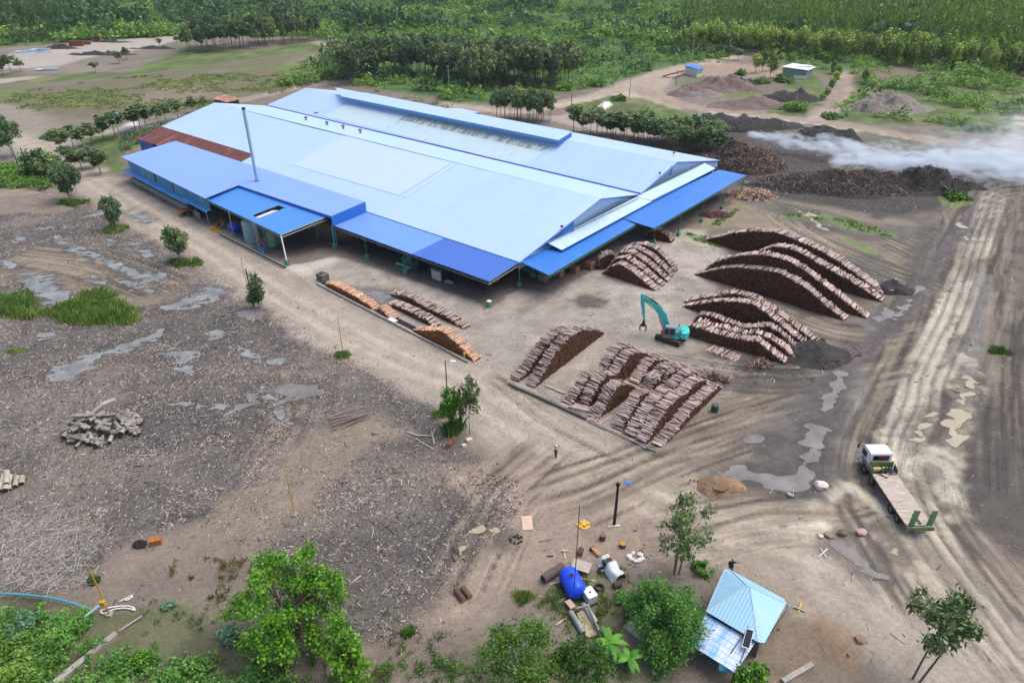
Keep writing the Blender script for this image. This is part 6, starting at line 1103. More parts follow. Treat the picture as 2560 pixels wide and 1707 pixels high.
# pipes in the corner
def pipe(name, pts, r, label, m, z=.3):
    P0 = GP(*pts[0]); t = empty(name, P0, 0, label, 'pipe'); q = smooth_poly(np.array([[*(GP(*k)-P0)] for k in pts]), 1) if len(pts) > 3 else [GP(*k)-P0 for k in pts]
    MB().path([Vector(k)+Vector((0, 0, z)) for k in q], r, 7).build('pipe_run', m, t); return t
M_BP = mat('blue_pipe', lin(70, 150, 176), rough=.4, var=.12); M_WP = mat('white_hose', lin(214, 206, 202), rough=.6, var=.08)
pipe('blue_pipe', [(34, 1705), (110, 1640), (215, 1555), (262, 1518), (272, 1524)], .12, 'straight grey blue pipe on the left of the concrete beam', mat('grey_blue_pipe', lin(120, 160, 166), rough=.4, var=.12), .6); pipe('blue_pipe', [(-20, 1491), (60, 1494), (150, 1505), (220, 1528)], .09, 'curved light blue pipe coming in from the left edge', M_BP, .5)
pipe('white_hose', [(258, 1535), (250, 1530), (270, 1522), (300, 1517), (330, 1517), (343, 1530), (320, 1522), (285, 1524), (262, 1538), (252, 1532)], .07, 'tangled white hose round the foot of the yellow pole', M_WP, .15); pipe('white_hose', [(300, 1505), (320, 1495), (335, 1488), (325, 1500), (310, 1503), (330, 1496)], .06, 'smaller tangle of white hose above the yellow pole foot', M_WP, .12)
# heaps of logs in the waste field
M_OLD = mat('old_log', lin(130, 124, 118), rough=.95, var=.35, scale=2, isl=.3, objr=.35); M_OLDE = mat('old_log_end', lin(60, 52, 48), rough=.95, var=.3)
lp = empty('waste_log_heap', GP(255, 1075), 0, 'heap of short weathered log pieces with a mossy trunk across it', 'log heap'); rr = random.Random(21)
for k in range(100):
    a = rr.uniform(0, 6.3); d = rr.random()**.55; x = 4.9*d*math.cos(a); y = 3.1*d*math.sin(a); h = 2.1*(1-d**1.6)*rr.uniform(.5, 1); l = rr.uniform(.7, 1.7); r = rr.uniform(.17, .34); yaw = rr.uniform(0, PI); dd = Vector((math.cos(yaw), math.sin(yaw), rr.gauss(0, .22)))*l/2
    mb = MB().tube(-dd, dd, r, r*.92, 9, 0, False); n = dd.normalized(); mb.tube(dd-n*.01, dd+n*.004, r*.92, n=9, m=1).tube(-dd-n*.004, -dd+n*.01, r, n=9, m=1); mb.build('log', [M_OLD, M_OLDE], lp, loc=(x, y, h+r*.6))
MB().tube((-3.4, .6, 1.6), (1.1, .3, 2.0), .2, .14, 9).build('long_trunk', M_OLD, lp); MB().tube((-.8, -.3, 1.7), (.6, -.6, 1.9), .22, n=9).build('mossy_trunk', mat('moss', lin(84, 110, 58), rough=1, var=.35), lp)
MB().path([(-1.6, 2., 1.2), (-.6, 2.6, 1.9), (.5, 3.3, 2.1)], .28, 9).build('pale_trunk', mat('bleached_log', lin(176, 166, 154), rough=.9, var=.2), lp)
lp2 = empty('cut_log_group', GP(25, 1215), 0, 'small group of thick cut logs at the left edge', 'log heap')
for k, (x, y, l, r) in enumerate(((-.9, .2, 2.4, .3), (-.2, .1, 2.3, .33), (.5, .4, 1.6, .27), (1., .6, 1.2, .28), (-.5, .6, 2.2, .28), (.2, -.3, 1.0, .2))):
    yaw = math.radians(108+k*3); dd = Vector((math.cos(yaw), math.sin(yaw), .05))*l/2; mb = MB().tube(-dd, dd, r, n=12); n = dd.normalized(); mb.tube(-dd-n*.006, -dd+n*.01, r*.97, n=12, m=1); mb.build('log', [mat('pale_old_log', lin(160, 150, 138), rough=.9, var=.25, objr=.15), M_OLDE], lp2, loc=(x, y, r+(.35 if k == 4 else 0)))
def poles(px, py, n, ln, yaw, lab, m, name='pole_bundle', sp_=.35, h=.5, r=(.03, .07), seed=0):
    t = empty(name, GP(px, py), yaw, lab, 'poles'); rr = random.Random(seed)
    for k in range(n): a = rr.gauss(0, .16); d = Vector((math.cos(a), math.sin(a), rr.gauss(0, .03)))*ln*rr.uniform(.6, 1.)/2; MB().tube(-d, d, rr.uniform(*r), rr.uniform(*r)*.6, 6).build('pole', m, t, loc=(rr.uniform(-.4, .4), rr.uniform(-sp_, sp_)*2, .06+rr.uniform(0, h)))
    return t
poles(872, 1048, 42, 5.2, math.radians(28), 'bundle of long grey poles dumped on the waste field', mat('grey_pole', lin(140, 128, 122), rough=.9, var=.2, objr=.3), sp_=.75, h=.8)
poles(120, 845, 12, 2.6, math.radians(24), 'small crossed rack of pale poles by the tall grass', mat('bleached_pole', lin(190, 184, 184), rough=.9, var=.1), sp_=.5, h=.4, r=(.03, .05), seed=2)
t = empty('rusty_box', GP(392, 1358), .3, 'rusty orange brown metal box on the bare ground', 'box'); MB().box((0, 0, .3), (1.0, .6, .55)).box((0, 0, .6), (1.06, .66, .06)).build('box_body', mat('orange_rust_metal', lin(156, 98, 52), rough=.85, var=.35, scale=3), t)
t = empty('dark_scrap', GP(350, 1365), 0, 'small black scrap heap beside the rusty box', 'scrap'); MB().blob((0, 0, .2), (.6, .4, .3), 8, 2, rough=.6).build('scrap_body', M_BLACK, t)
t = empty('rusty_grating', GP(1128, 1112), math.radians(72), 'rusty red brown grating leaning by the charred post', 'grating'); MB().box((0, 0, .45), (1.7, .5, .1), M=Matrix.Rotation(.25, 3, 'Y')).build('plate', mat('red_rust', lin(140, 76, 54), rough=.85, var=.3, scale=4), t); mb = MB(); [mb.box((-.6+k*.3, 0, .52-(-.6+k*.3)*.25), (.06, .5, .05)) for k in range(5)]; mb.build('bars', MATS['red_rust'], t)
for (x, y, s, lab) in ((1173, 1103, .42, 'pale square stone block near the rusty grating'), (1160, 1116, .3, 'smaller pale stone beside the square block')):
    t = empty('stone_block', GP(x, y), .5, lab, 'stone'); MB().box((0, 0, s*.45), (s*1.7, s*1.2, s*.9), M=Matrix.Rotation(.1, 3, 'Y')).build('stone_body', mat('pale_stone', lin(196, 190, 178), rough=.95, var=.15), t)
def branch(pts, r, lab):
    P0 = GP(*pts[0]); t = empty('dead_branch', P0, 0, lab, 'branch'); MB().path([GP(*k)-P0+Vector((0, 0, .12+.1*(i % 2))) for i, k in enumerate(pts)], r, 6, r2=r*.4).build('branch_wood', mat('bleached_wood', lin(196, 180, 166), rough=.9, var=.15), t)
branch([(1018, 1081), (1042, 1091), (1080, 1091), (1088, 1073)], .09, 'bleached forked branch on the ground left of the green tree'); branch([(1086, 1112), (1082, 1095), (1078, 1080)], .07, 'short bleached branch beside the forked one'); branch([(1040, 1098), (1065, 1115), (1090, 1128)], .06, 'thin bleached stick below the forked branch')
for x, y, s, lab, c in ((2050, 1217, .75, 'large white boulder beside the grey puddle', (206, 198, 186)), (1857, 1219, .35, 'brown stone on the rim of the dug pit', (160, 138, 120)), (1975, 1238, .35, 'grey stone at the puddle edge near the white boulder', (160, 154, 146)), (2070, 1340, .45, 'round brown boulder by the wheel tracks', (140, 122, 106)), (2050, 1342, .3, 'small upright brown stone next to the round boulder', (132, 116, 102)), (2153, 1333, .55, 'flat pinkish boulder below the lorry', (178, 154, 136)), (2105, 1335, .5, 'dark square stump-like boulder between two others', (104, 92, 80)), (2150, 1598, .5, 'flat brown rock slab by the bottom right hollow', (146, 122, 102))):
    t = empty('boulder', GP(x, y), 0, lab, 'boulder'); MB().blob((0, 0, s*.35), (s, s*.8, s*.55), int(x), 2, rough=.35).build('rock', mat('rock_%d' % x, lin(*c), rough=.95, var=.2, bump=.4), t)
t = empty('dark_drum', GP(1786, 1027), 0, 'dark green drum beside the outermost log stack', 'drum'); MB().lathe([(0, 0), (.45, 0), (.45, .9), (.4, .95), (0, .95)], n=18).build('drum_body', mat('dark_green_drum', lin(50, 70, 64), rough=.6, var=.2), t)
t = empty('pale_sawn_log', GP(1583, 984), math.radians(-40), 'pale sawn log end sitting on a stack crest', 'log'); t.location.z = 1.75; MB().tube((-.6, 0, .25), (.6, 0, .25), .26, .22, 12).build('log_body', M_PEEL, t)
t = empty('white_pipe_cross', GP(2057, 1385), .6, 'white crossed pipe frame lying in the tracks', 'pipe frame'); MB().tube((-.7, 0, .1), (.8, .1, .15), .06, n=6).build('pipe_piece', M_WP, t); MB().tube((-.2, -.5, .1), (.3, .5, .2), .05, n=6).build('pipe_piece', M_WP, t)
# striped tape round the pit
t = empty('barrier_tape', GP(1722, 1210), 0, 'red and yellow barrier tape sagging round the pit', 'tape'); A = GP(1722, 1210); mb = MB()
tp = [GP(*k)-A for k in ((1722, 1210), (1740, 1213), (1760, 1219), (1778, 1228), (1790, 1240))]
for i in range(len(tp)-1):
    for k in range(4): a = tp[i].lerp(tp[i+1], k/4); b = tp[i].lerp(tp[i+1], (k+1)/4); mb.slab([a+Vector((0, 0, .62)), b+Vector((0, 0, .62)), b+Vector((0, .01, .5)), a+Vector((0, .01, .5))], .01, (i*4+k) % 2)
mb.build('tape_strip', [M_RED, mat('yellow_tape', lin(226, 196, 90), var=.1)], t); [MB().tube((q.x, q.y, 0), (q.x, q.y, .7), .025, n=5).build('stake', M_CHAS, t) for q in tp[::2]]
# ================================================================ TREES AND PLANTS
def leaf_cloud(C, n, spread, size, r, droop=.0, aspect=2., up=.35):
    """n leaf quads about every centre in C; spread per axis; returns verts (4n,3)"""
    C = np.asarray(C, float); N_ = len(C)*n; c = np.repeat(C, n, 0)+r.normal(0, 1, (N_, 3))*np.asarray(spread)
    nr = r.normal(0, 1, (N_, 3)); nr[:, 2] += up*2.2; nr /= np.linalg.norm(nr, axis=1)[:, None]
    a = r.normal(0, 1, (N_, 3)); a[:, 2] -= droop*2; a -= nr*(a*nr).sum(1)[:, None]; a /= np.linalg.norm(a, axis=1)[:, None]; b = np.cross(nr, a)
    s = size*r.uniform(.55, 1.3, N_)[:, None]; a = a*s*aspect/2; b = b*s/2
    return np.stack([c-a, c-a*.1-b, c+a, c-a*.1+b], 1).reshape(-1, 3)
def quads(n): return np.arange(n*4).reshape(-1, 4)
def crown_mesh(name, V, m): return npmesh(name, V, quads(len(V)//4), m)
L_EUC = leafmat('eucalypt_leaf', lin(70, 96, 56), lin(146, 164, 106), objr=.2); L_EUC2 = leafmat('dark_eucalypt_leaf', lin(58, 88, 56), lin(124, 150, 98), objr=.2)
L_BRI = leafmat('bright_leaf', lin(38, 90, 26), lin(122, 176, 48), objr=.08, isl=.5, scale=.9); L_FEA = leafmat('feathery_leaf', lin(66, 116, 48), lin(130, 180, 88), objr=.08, isl=.4, scale=.6)
L_YEL = leafmat('yellow_green_leaf', lin(90, 128, 52), lin(188, 204, 100), objr=.22); L_SCR = leafmat('scrub_leaf', lin(52, 98, 40), lin(136, 174, 76), objr=.25, isl=.35, scale=.12); L_DRK = leafmat('dark_wood_leaf', lin(46, 84, 50), lin(92, 126, 74), isl=.3, scale=.2); L_GRS = leafmat('grass_blade', lin(62, 104, 42), lin(140, 164, 80), isl=.5, scale=.7, trans=.2); L_PALM = leafmat('banana_leaf', lin(60, 130, 44), lin(130, 190, 76), isl=.3)
L_MID = leafmat('mid_leaf', lin(42, 78, 30), lin(98, 136, 54), isl=.45, scale=.9); L_BLU = leafmat('blue_green_leaf', lin(84, 128, 96), lin(126, 164, 130), isl=.4)
M_BARK = mat('grey_bark_trunk', lin(112, 98, 86), rough=.95, var=.25, scale=2); M_BARKW = mat('pale_trunk', lin(196, 190, 182), rough=.9, var=.2, scale=2)
def tree_proto(H, crown_z0, rx, n_cl, n_leaf, size, lm, seed, trunk_r=.1, stems=1, droop=.5, aspect=2.4, cl=.32, shape='oval', bark=None, lean=0.):
    """returns trunk mesh, crown mesh. Limbs run to leaf clumps spread through the crown's volume"""
    r = np.random.default_rng(seed); rr = random.Random(seed); cz = (H+crown_z0)/2; hz = (H-crown_z0)/2; C = []
    while len(C) < n_cl:
        p_ = r.uniform(-1, 1, 3); q = np.hypot(p_[0], p_[1]); z = p_[2]
        w = {'oval': math.sqrt(max(0, 1-z*z)), 'cone': (1-z)/2*.95+.08, 'umbrella': math.sqrt(max(0, 1-z*z))*(1.1 if z > -.2 else .7), 'dome': math.sqrt(max(0, 1-((z+1)/2)**2))}[shape]
        if q > w or rr.random() < .35*(q < w*.45): continue
        C.append((p_[0]*rx*(1+.18*math.sin(3*p_[1]+seed)), p_[1]*rx, cz+z*hz))
    C = np.array(C); V = leaf_cloud(C, n_leaf, (rx*cl, rx*cl, hz*cl*.8), size, r, droop, aspect)
    mb = MB()
    for s in range(stems):
        a = 2*PI*s/max(1, stems)+seed; bx = .25*(stems > 1); top = Vector((math.cos(a)*rx*.3*(stems > 1)+lean, math.sin(a)*rx*.3*(stems > 1), crown_z0+(H-crown_z0)*.75)); base = Vector((bx*math.cos(a), bx*math.sin(a), -.1)); mid = base.lerp(top, .5)+Vector((rr.uniform(-.2, .2), rr.uniform(-.2, .2), 0))*rx*.3
        mb.path([base, base.lerp(mid, .5), mid, mid.lerp(top, .5), top], trunk_r, 6, r2=trunk_r*.35)
        for c in C[rr.sample(range(len(C)), min(len(C), 7 if n_leaf > 12 else 3))]:
            k = min(.95, max(.3, (c[2]-.25*(c[2]-crown_z0))/H)); st = mid.lerp(top, max(0, k*2-1)) if k > .5 else base.lerp(mid, k*2); mb.tube(st, Vector(c), trunk_r*.38, trunk_r*.12, 4, cap=False)
    tm = bpy.data.meshes.new('trunk'); tm.from_pydata(mb.v, [], mb.f); tm.materials.append(bark or M_BARK); tm.update()
    return tm, crown_mesh('crown', V, lm)
def plant_tree(proto, px, py, label, group=None, s=1., name='tree', cat='tree', sx=None, pos=None, rz=None):
    p_ = GP(px, py) if pos is None else Vector(pos); t = empty(name, p_, random.uniform(0, 6.28) if rz is None else rz, label, cat, group)
    t.scale = ((sx or s), (sx or s), s); link('trunk', proto[0], t); link('crown', proto[1], t); return t
# --- trees close by, each with its own crown
def own(px, py, top, label, rx, z0f, n_cl, n_leaf, size, lm, seed, **k):
    name = k.pop('name', 'tree'); H = height_at(px, py, top); return plant_tree(tree_proto(H, H*z0f, rx, n_cl, n_leaf, size, lm, seed, **k), px, py, label, name=name, rz=0)
BT = plant_tree(tree_proto(8.4, .5, 5.0, 78, 190, .2, L_BRI, 3, trunk_r=.22, stems=4, droop=.1, aspect=1.3, cl=.078, shape='oval'), 742, 1596, 'big bright green leafy tree at the lower left of the waste field', name='broadleaf_tree', rz=0)
own(1660, 1596, 1472, 'round feathery green tree with fine foliage beside the hut', 3.3, .08, 95, 200, .11, L_FEA, 5, trunk_r=.15, stems=2, droop=.9, aspect=2.6, cl=.12, shape='dome', name='feathery_tree')
own(1690, 1432, 1243, 'open slender grey green tree on several thin stems above the hut', 2.2, .3, 44, 44, .16, L_EUC, 8, trunk_r=.08, stems=3, droop=.8, aspect=3., cl=.12, name='eucalyptus_tree')
own(2290, 1700, 1492, 'sparse tree on two leaning trunks at the lower right', 2.1, .42, 42, 44, .2, L_EUC, 12, trunk_r=.1, stems=2, droop=.7, aspect=2.8, cl=.14, shape='umbrella', name='eucalyptus_tree', lean=.9)
own(1128, 1072, 966, 'dark green dense slim tree left of the charred post', .95, .25, 34, 60, .17, L_BRI, 14, trunk_r=.06, droop=.4, aspect=2., cl=.2, name='slim_tree')
own(1174, 1085, 945, 'slim light green sapling right of the charred post', 1.1, .3, 38, 34, .18, L_EUC, 15, trunk_r=.05, droop=.6, aspect=2.4, cl=.16, name='eucalyptus_tree')
own(452, 655, 568, 'round dark crowned tree beside the road with a grass tuft at its foot', 2.1, .32, 60, 44, .3, L_EUC2, 17, trunk_r=.09, droop=.5, aspect=2., cl=.16, name='eucalyptus_tree')
own(290, 572, 492, 'leaning two-part tree in the wet mud left of the road', 1.9, .2, 46, 40, .3, L_EUC2, 18, trunk_r=.09, stems=2, droop=.5, aspect=2., cl=.15, name='eucalyptus_tree')
own(180, 502, 412, 'tree behind the first lamp post at the far left end of the road', 2.9, .3, 70, 44, .36, L_EUC2, 19, trunk_r=.1, stems=2, droop=.5, aspect=2., cl=.15, name='eucalyptus_tree')
own(650, 770, 682, 'thin upright young tree next to the dark post by the road', 1.0, .2, 34, 34, .22, L_EUC, 20, trunk_r=.06, droop=.5, aspect=2.2, cl=.18, name='eucalyptus_tree')
own(105, 442, 376, 'round bushy tree left of the road end, the farther of two', 3.4, .18, 70, 40, .42, L_EUC2, 22, trunk_r=.12, stems=2, droop=.4, aspect=2., cl=.15, name='bushy_tree'); own(132, 448, 388, 'round bushy tree left of the road end, the nearer of two', 3.0, .2, 64, 40, .42, L_EUC, 23, trunk_r=.12, stems=2, droop=.4, aspect=2., cl=.15, name='bushy_tree')
own(32, 392, 288, 'tall thin dark tree at the left edge of the picture', 3.2, .3, 50, 40, .42, L_EUC2, 24, trunk_r=.12, droop=.6, aspect=2.4, cl=.16, name='eucalyptus_tree')
own(1300, 1780, 1590, 'broad loose tree at the bottom with pale branches below the blue tank', 2.5, .4, 70, 120, .13, L_MID, 26, trunk_r=.16, stems=3, droop=.3, aspect=1.8, cl=.13, shape='umbrella', name='broadleaf_tree', bark=M_BARKW); own(1440, 1785, 1625, 'low tree at the bottom between the concrete trough and the banana plants', 1.8, .4, 44, 120, .13, L_MID, 27, trunk_r=.1, stems=2, droop=.3, aspect=1.8, cl=.15, shape='umbrella', name='broadleaf_tree')
own(885, 1720, 1600, 'bushy young tree at the bottom edge right of the big bright tree', 1.3, .2, 30, 60, .2, L_BRI, 28, trunk_r=.08, stems=2, droop=.3, aspect=2., cl=.18, name='bushy_tree'); own(1872, 1745, 1672, 'round dark green bush tree below the hut at the bottom edge', 1.5, .05, 40, 70, .2, L_BRI, 29, trunk_r=.08, stems=2, droop=.2, aspect=1.5, cl=.16, shape='dome', name='bushy_tree')
# --- prototypes that are copied
EUC = [tree_proto(1., .42+.06*(k % 3), .2+.035*(k % 3), 36, 26, .05, L_EUC2 if k % 2 else L_EUC, 40+k, trunk_r=.012, droop=.5, aspect=1.8, cl=.15, shape=('oval', 'cone', 'umbrella')[k % 3]) for k in range(6)]
PLA = [tree_proto(1., .36, .17+.03*(k % 3), 32, 22, .06, L_YEL, 60+k, trunk_r=.011, droop=.3, aspect=1.7, cl=.2, shape='oval') for k in range(5)]
rt_ = random.Random(77)
def row(pts, hpx, name, label, group, protos, fat=1.):
    for (x, y), hp_ in zip(pts, hpx):
        H = height_at(x, y, y-hp_); plant_tree(rt_.choice(protos), x, y, label, group, H, name, sx=H*fat*.95*rt_.uniform(.9, 1.15))
left_row = [(160, 392), (185, 372), (210, 372), (232, 362), (262, 352), (290, 347), (340, 330), (352, 322), (366, 318), (395, 310), (415, 304), (446, 298), (482, 283), (512, 276)]
row(left_row, [66, 62, 54, 56, 56, 64, 64, 62, 54, 50, 48, 46, 42, 36], 'eucalyptus_tree', 'young dark green tree in the line left of the mill', 'trees in the line left of the mill', EUC, 1.75)
row([(182, 424), (205, 425), (236, 420), (252, 436), (225, 404), (172, 408)], [44, 46, 46, 60, 40, 40], 'bushy_tree', 'dense bushy tree at the corner where the road passes the mill', 'bushy trees at the mill corner', EUC, 1.9)
def inside(poly, n, seed, gap=0.):
    r = random.Random(seed); Q_ = G(*poly); lo = Q_.min(0); hi = Q_.max(0); out = []; tries = 0
    while len(out) < n and tries < n*60:
        tries += 1; x = r.uniform(lo[0], hi[0]); y = r.uniform(lo[1], hi[1])
        if float(sdist(np.array([x]), np.array([y]), Q_)[0]) > 0 and all((x-a)**2+(y-b)**2 > gap*gap for a, b in out): out.append((x, y))
    return out
def grove(poly, n, hr, seed, label, group, protos, fat=1., gap=2.5, name='eucalyptus_tree'):
    for x, y in inside(poly, n, seed, gap):
        H = rt_.uniform(*hr); plant_tree(rt_.choice(protos), 0, 0, label, group, H, name, sx=H*fat*.8*rt_.uniform(.85, 1.2), pos=(x, y, gz_at(x, y)))
grove([(850, 206), (935, 186), (1010, 178), (1100, 176), (1210, 182), (1320, 188), (1400, 198), (1440, 216), (1370, 226), (1290, 216), (1230, 226), (1180, 238), (1150, 222), (1060, 194), (960, 196), (880, 214)], 188, (10, 16.5), 1, 'tall thin-stemmed eucalyptus in the grove behind the mill', 'eucalyptus grove behind the mill', EUC, 1.1, 2.6)
grove([(1225, 300), (1260, 292), (1330, 294), (1385, 300), (1375, 312), (1330, 314), (1270, 308)], 20, (8.5, 11), 2, 'eucalyptus in the small clump just past the mill roof', 'small eucalyptus clump past the mill roof', EUC, 1.1, 2.2)
grove([(460, 128), (520, 112), (640, 104), (740, 98), (790, 96), (795, 104), (700, 116), (560, 132), (470, 140)], 62, (10, 16), 3, 'eucalyptus in the thin grove beyond the bare field at upper left', 'thin grove at upper left', EUC, 1.15, 4.)
TLQ = [(-160, 104), (0, 95), (120, 88), (192, 94), (180, 76), (100, 66), (-160, 70)]
row([(8, 190), (30, 186), (52, 180)], [44, 48, 36], 'eucalyptus_tree', 'tree standing at the left end of the far concrete yard', 'trees at the far concrete yard', EUC, 1.5)
row([(298, 160), (318, 150), (240, 182), (400, 118), (442, 110)], [32, 34, 26, 22, 20], 'bushy_tree', 'bushy tree along the near side of the far concrete yard', 'bushes along the far concrete yard', EUC, 1.8)
grove([(1420, 330), (1500, 330), (1600, 338), (1700, 348), (1760, 352), (1800, 366), (1815, 392), (1760, 396), (1640, 372), (1500, 345)], 60, (5., 8.5), 5, 'small dark tree in the belt between the mill and the smouldering heap', 'tree belt behind the right end of the mill', EUC, 1.7, 2.2, 'bushy_tree')
row([(1905, 182), (1925, 196), (1888, 184), (1950, 160), (1975, 158), (1998, 150), (2020, 150), (2040, 150), (2062, 172), (2080, 186), (2092, 196), (2086, 214), (2076, 232), (2064, 250), (2052, 262), (2160, 208), (1925, 178)], [54, 54, 50, 26, 22, 26, 30, 34, 34, 34, 34, 34, 34, 30, 26, 34, 50], 'plantation_tree', 'slim yellow green tree around the white roofed house', 'trees around the white roofed house', PLA, 1.25)
grove([(1640, 150), (1740, 128), (1880, 138), (2050, 150), (2300, 172), (2620, 205), (2900, 235), (2900, 190), (2560, 172), (2300, 146), (2050, 128), (1880, 116), (1740, 112)], 210, (9.5, 13.), 6, 'yellow green tree in the front rows of the plantation', 'front rows of the plantation', PLA, 1.25, 3.2, 'plantation_tree')
# --- far masses that read as one: plantation blocks behind the front rows, scrub all over, weeds and grass
def clump_protos(nv, nl, seed, flat, size, droop=.2, aspect=1.5, up=.5):
    out = []
    for k in range(nv):
        r = np.random.default_rng(seed+k); C = r.normal(0, 1, (9, 3))*[.55, .55, .3*flat]; C[:, 2] = np.abs(C[:, 2])+.25*flat; out.append(leaf_cloud(C, nl//9, (.22, .22, .16*flat), size, r, droop, aspect, up))
    return out
def mass(name, xy, sz, hs, protos, m, label, cat, zs=None):
    r = np.random.default_rng(len(xy)); parts = []
    which = r.integers(0, len(protos), len(xy)); xy = np.asarray(xy)
    for k, pr_ in enumerate(protos):
        sel = np.where(which == k)[0]
        if not len(sel): continue
        a = r.uniform(0, 2*PI, len(sel)); ca, sa = np.cos(a), np.sin(a); s = sz[sel][:, None]; h = hs[sel][:, None]
        x = (pr_[None, :, 0]*ca[:, None]-pr_[None, :, 1]*sa[:, None])*s+xy[sel, 0][:, None]; y = (pr_[None, :, 0]*sa[:, None]+pr_[None, :, 1]*ca[:, None])*s+xy[sel, 1][:, None]; z = pr_[None, :, 2]*h+(0 if zs is None else zs[sel][:, None])
        parts.append(np.stack([x, y, z], -1).reshape(-1, 3))
    V = np.concatenate(parts); return tag(link(name, npmesh(name, V, quads(len(V)//4), m)), label, cat, kind='stuff')
def pts_in(poly, n, seed, soft=0.):
    r = np.random.default_rng(seed); Q_ = G(*poly) if soft == 0 else poly; lo = Q_.min(0); hi = Q_.max(0); x = r.uniform(lo[0], hi[0], n); y = r.uniform(lo[1], hi[1], n); k = sdist(x, y, Q_) > 0; return np.stack([x[k], y[k]], 1)
CL = clump_protos(8, 63, 100, 1.4, .3); CLT = clump_protos(6, 72, 200, 3., .34)
def rows_in(poly, sp, seed, jit=.3):
    r = np.random.default_rng(seed); Q_ = G(*poly); lo = Q_.min(0); hi = Q_.max(0); X, Y = np.meshgrid(np.arange(lo[0]-300, hi[0]+300, sp), np.arange(lo[1]-300, hi[1]+300, sp*1.25)); c, s_ = math.cos(.5), math.sin(.5); X = X.ravel(); Y = Y.ravel(); mx, my = (lo+hi)/2; x = mx+(X-mx)*c-(Y-my)*s_+r.normal(0, sp*jit, len(X)); y = my+(X-mx)*s_+(Y-my)*c+r.normal(0, sp*jit, len(X)); k = (sdist(x, y, Q_) > 0) & (fbm(x, y, .03, 3, 5) > .34); return np.stack([x[k], y[k]], 1)
far_pl = rows_in([(1650, 108), (1760, 106), (1900, 110), (2050, 120), (2300, 138), (2620, 168), (2950, 200), (2950, 72), (2500, 40), (2150, 30), (1900, 46), (1780, 72)], 6.2, 1); n_ = len(far_pl); r_ = np.random.default_rng(4)
mass('plantation_canopy', far_pl, r_.uniform(1.7, 2.9, n_), r_.uniform(4.5, 9., n_), CLT, L_YEL, 'yellow green plantation crowns filling the upper right', 'plantation', r_.uniform(2., 5, n_))
tl = np.array(inside(TLQ, 150, 4, 3.4)); n_ = len(tl); mass('dark_tree_block', tl, r_.uniform(2.2, 3.4, n_), r_.uniform(5, 8, n_), CLT, L_DRK, 'dense block of dark trees at the top left', 'tree block', r_.uniform(3, 6, n_))
dk = rows_in([(2000, 34), (2300, 52), (2600, 66), (3100, 90), (3100, -30), (2500, -32), (2080, -30), (2000, -10)], 6.5, 2); n_ = len(dk); mass('dark_plantation', dk, r_.uniform(2.4, 5.2, n_), r_.uniform(4, 8., n_), CLT, L_DRK, 'dark green tree block in the top right corner', 'plantation', r_.uniform(2, 6, n_))
Xs = r_.uniform(-620, 620, 90000); Ys = 150+760*r_.random(90000)**.75; gm = gsample(green, Xs, Ys); dn = fbm(Xs, Ys, .02, 4, 111); keep = (gm > .6) & (np.abs(Xs) < Ys*.86+40) & (r_.random(90000) < np.clip(.4+2.*(dn-.42), .12, 1)); Xs, Ys, dn = Xs[keep], Ys[keep], dn[keep]; n_ = len(Xs)
sz = r_.uniform(1., 2.8, n_)*(1+1.1*sst(.52, .66, dn)); mass('scrub', np.stack([Xs, Ys], 1), sz, sz*r_.uniform(.5, 1.2, n_), CL, L_SCR, 'bright green scrub and bushes covering the far country', 'scrub')
k2 = (fbm(Xs, Ys, .035, 3, 121) > .56) & (r_.random(n_) < .3); mass('dark_scrub', np.stack([Xs[k2], Ys[k2]], 1)+1.5, sz[k2]*1.5, sz[k2]*1.9, CL, L_DRK, 'darker taller bushes in patches through the far scrub', 'scrub')
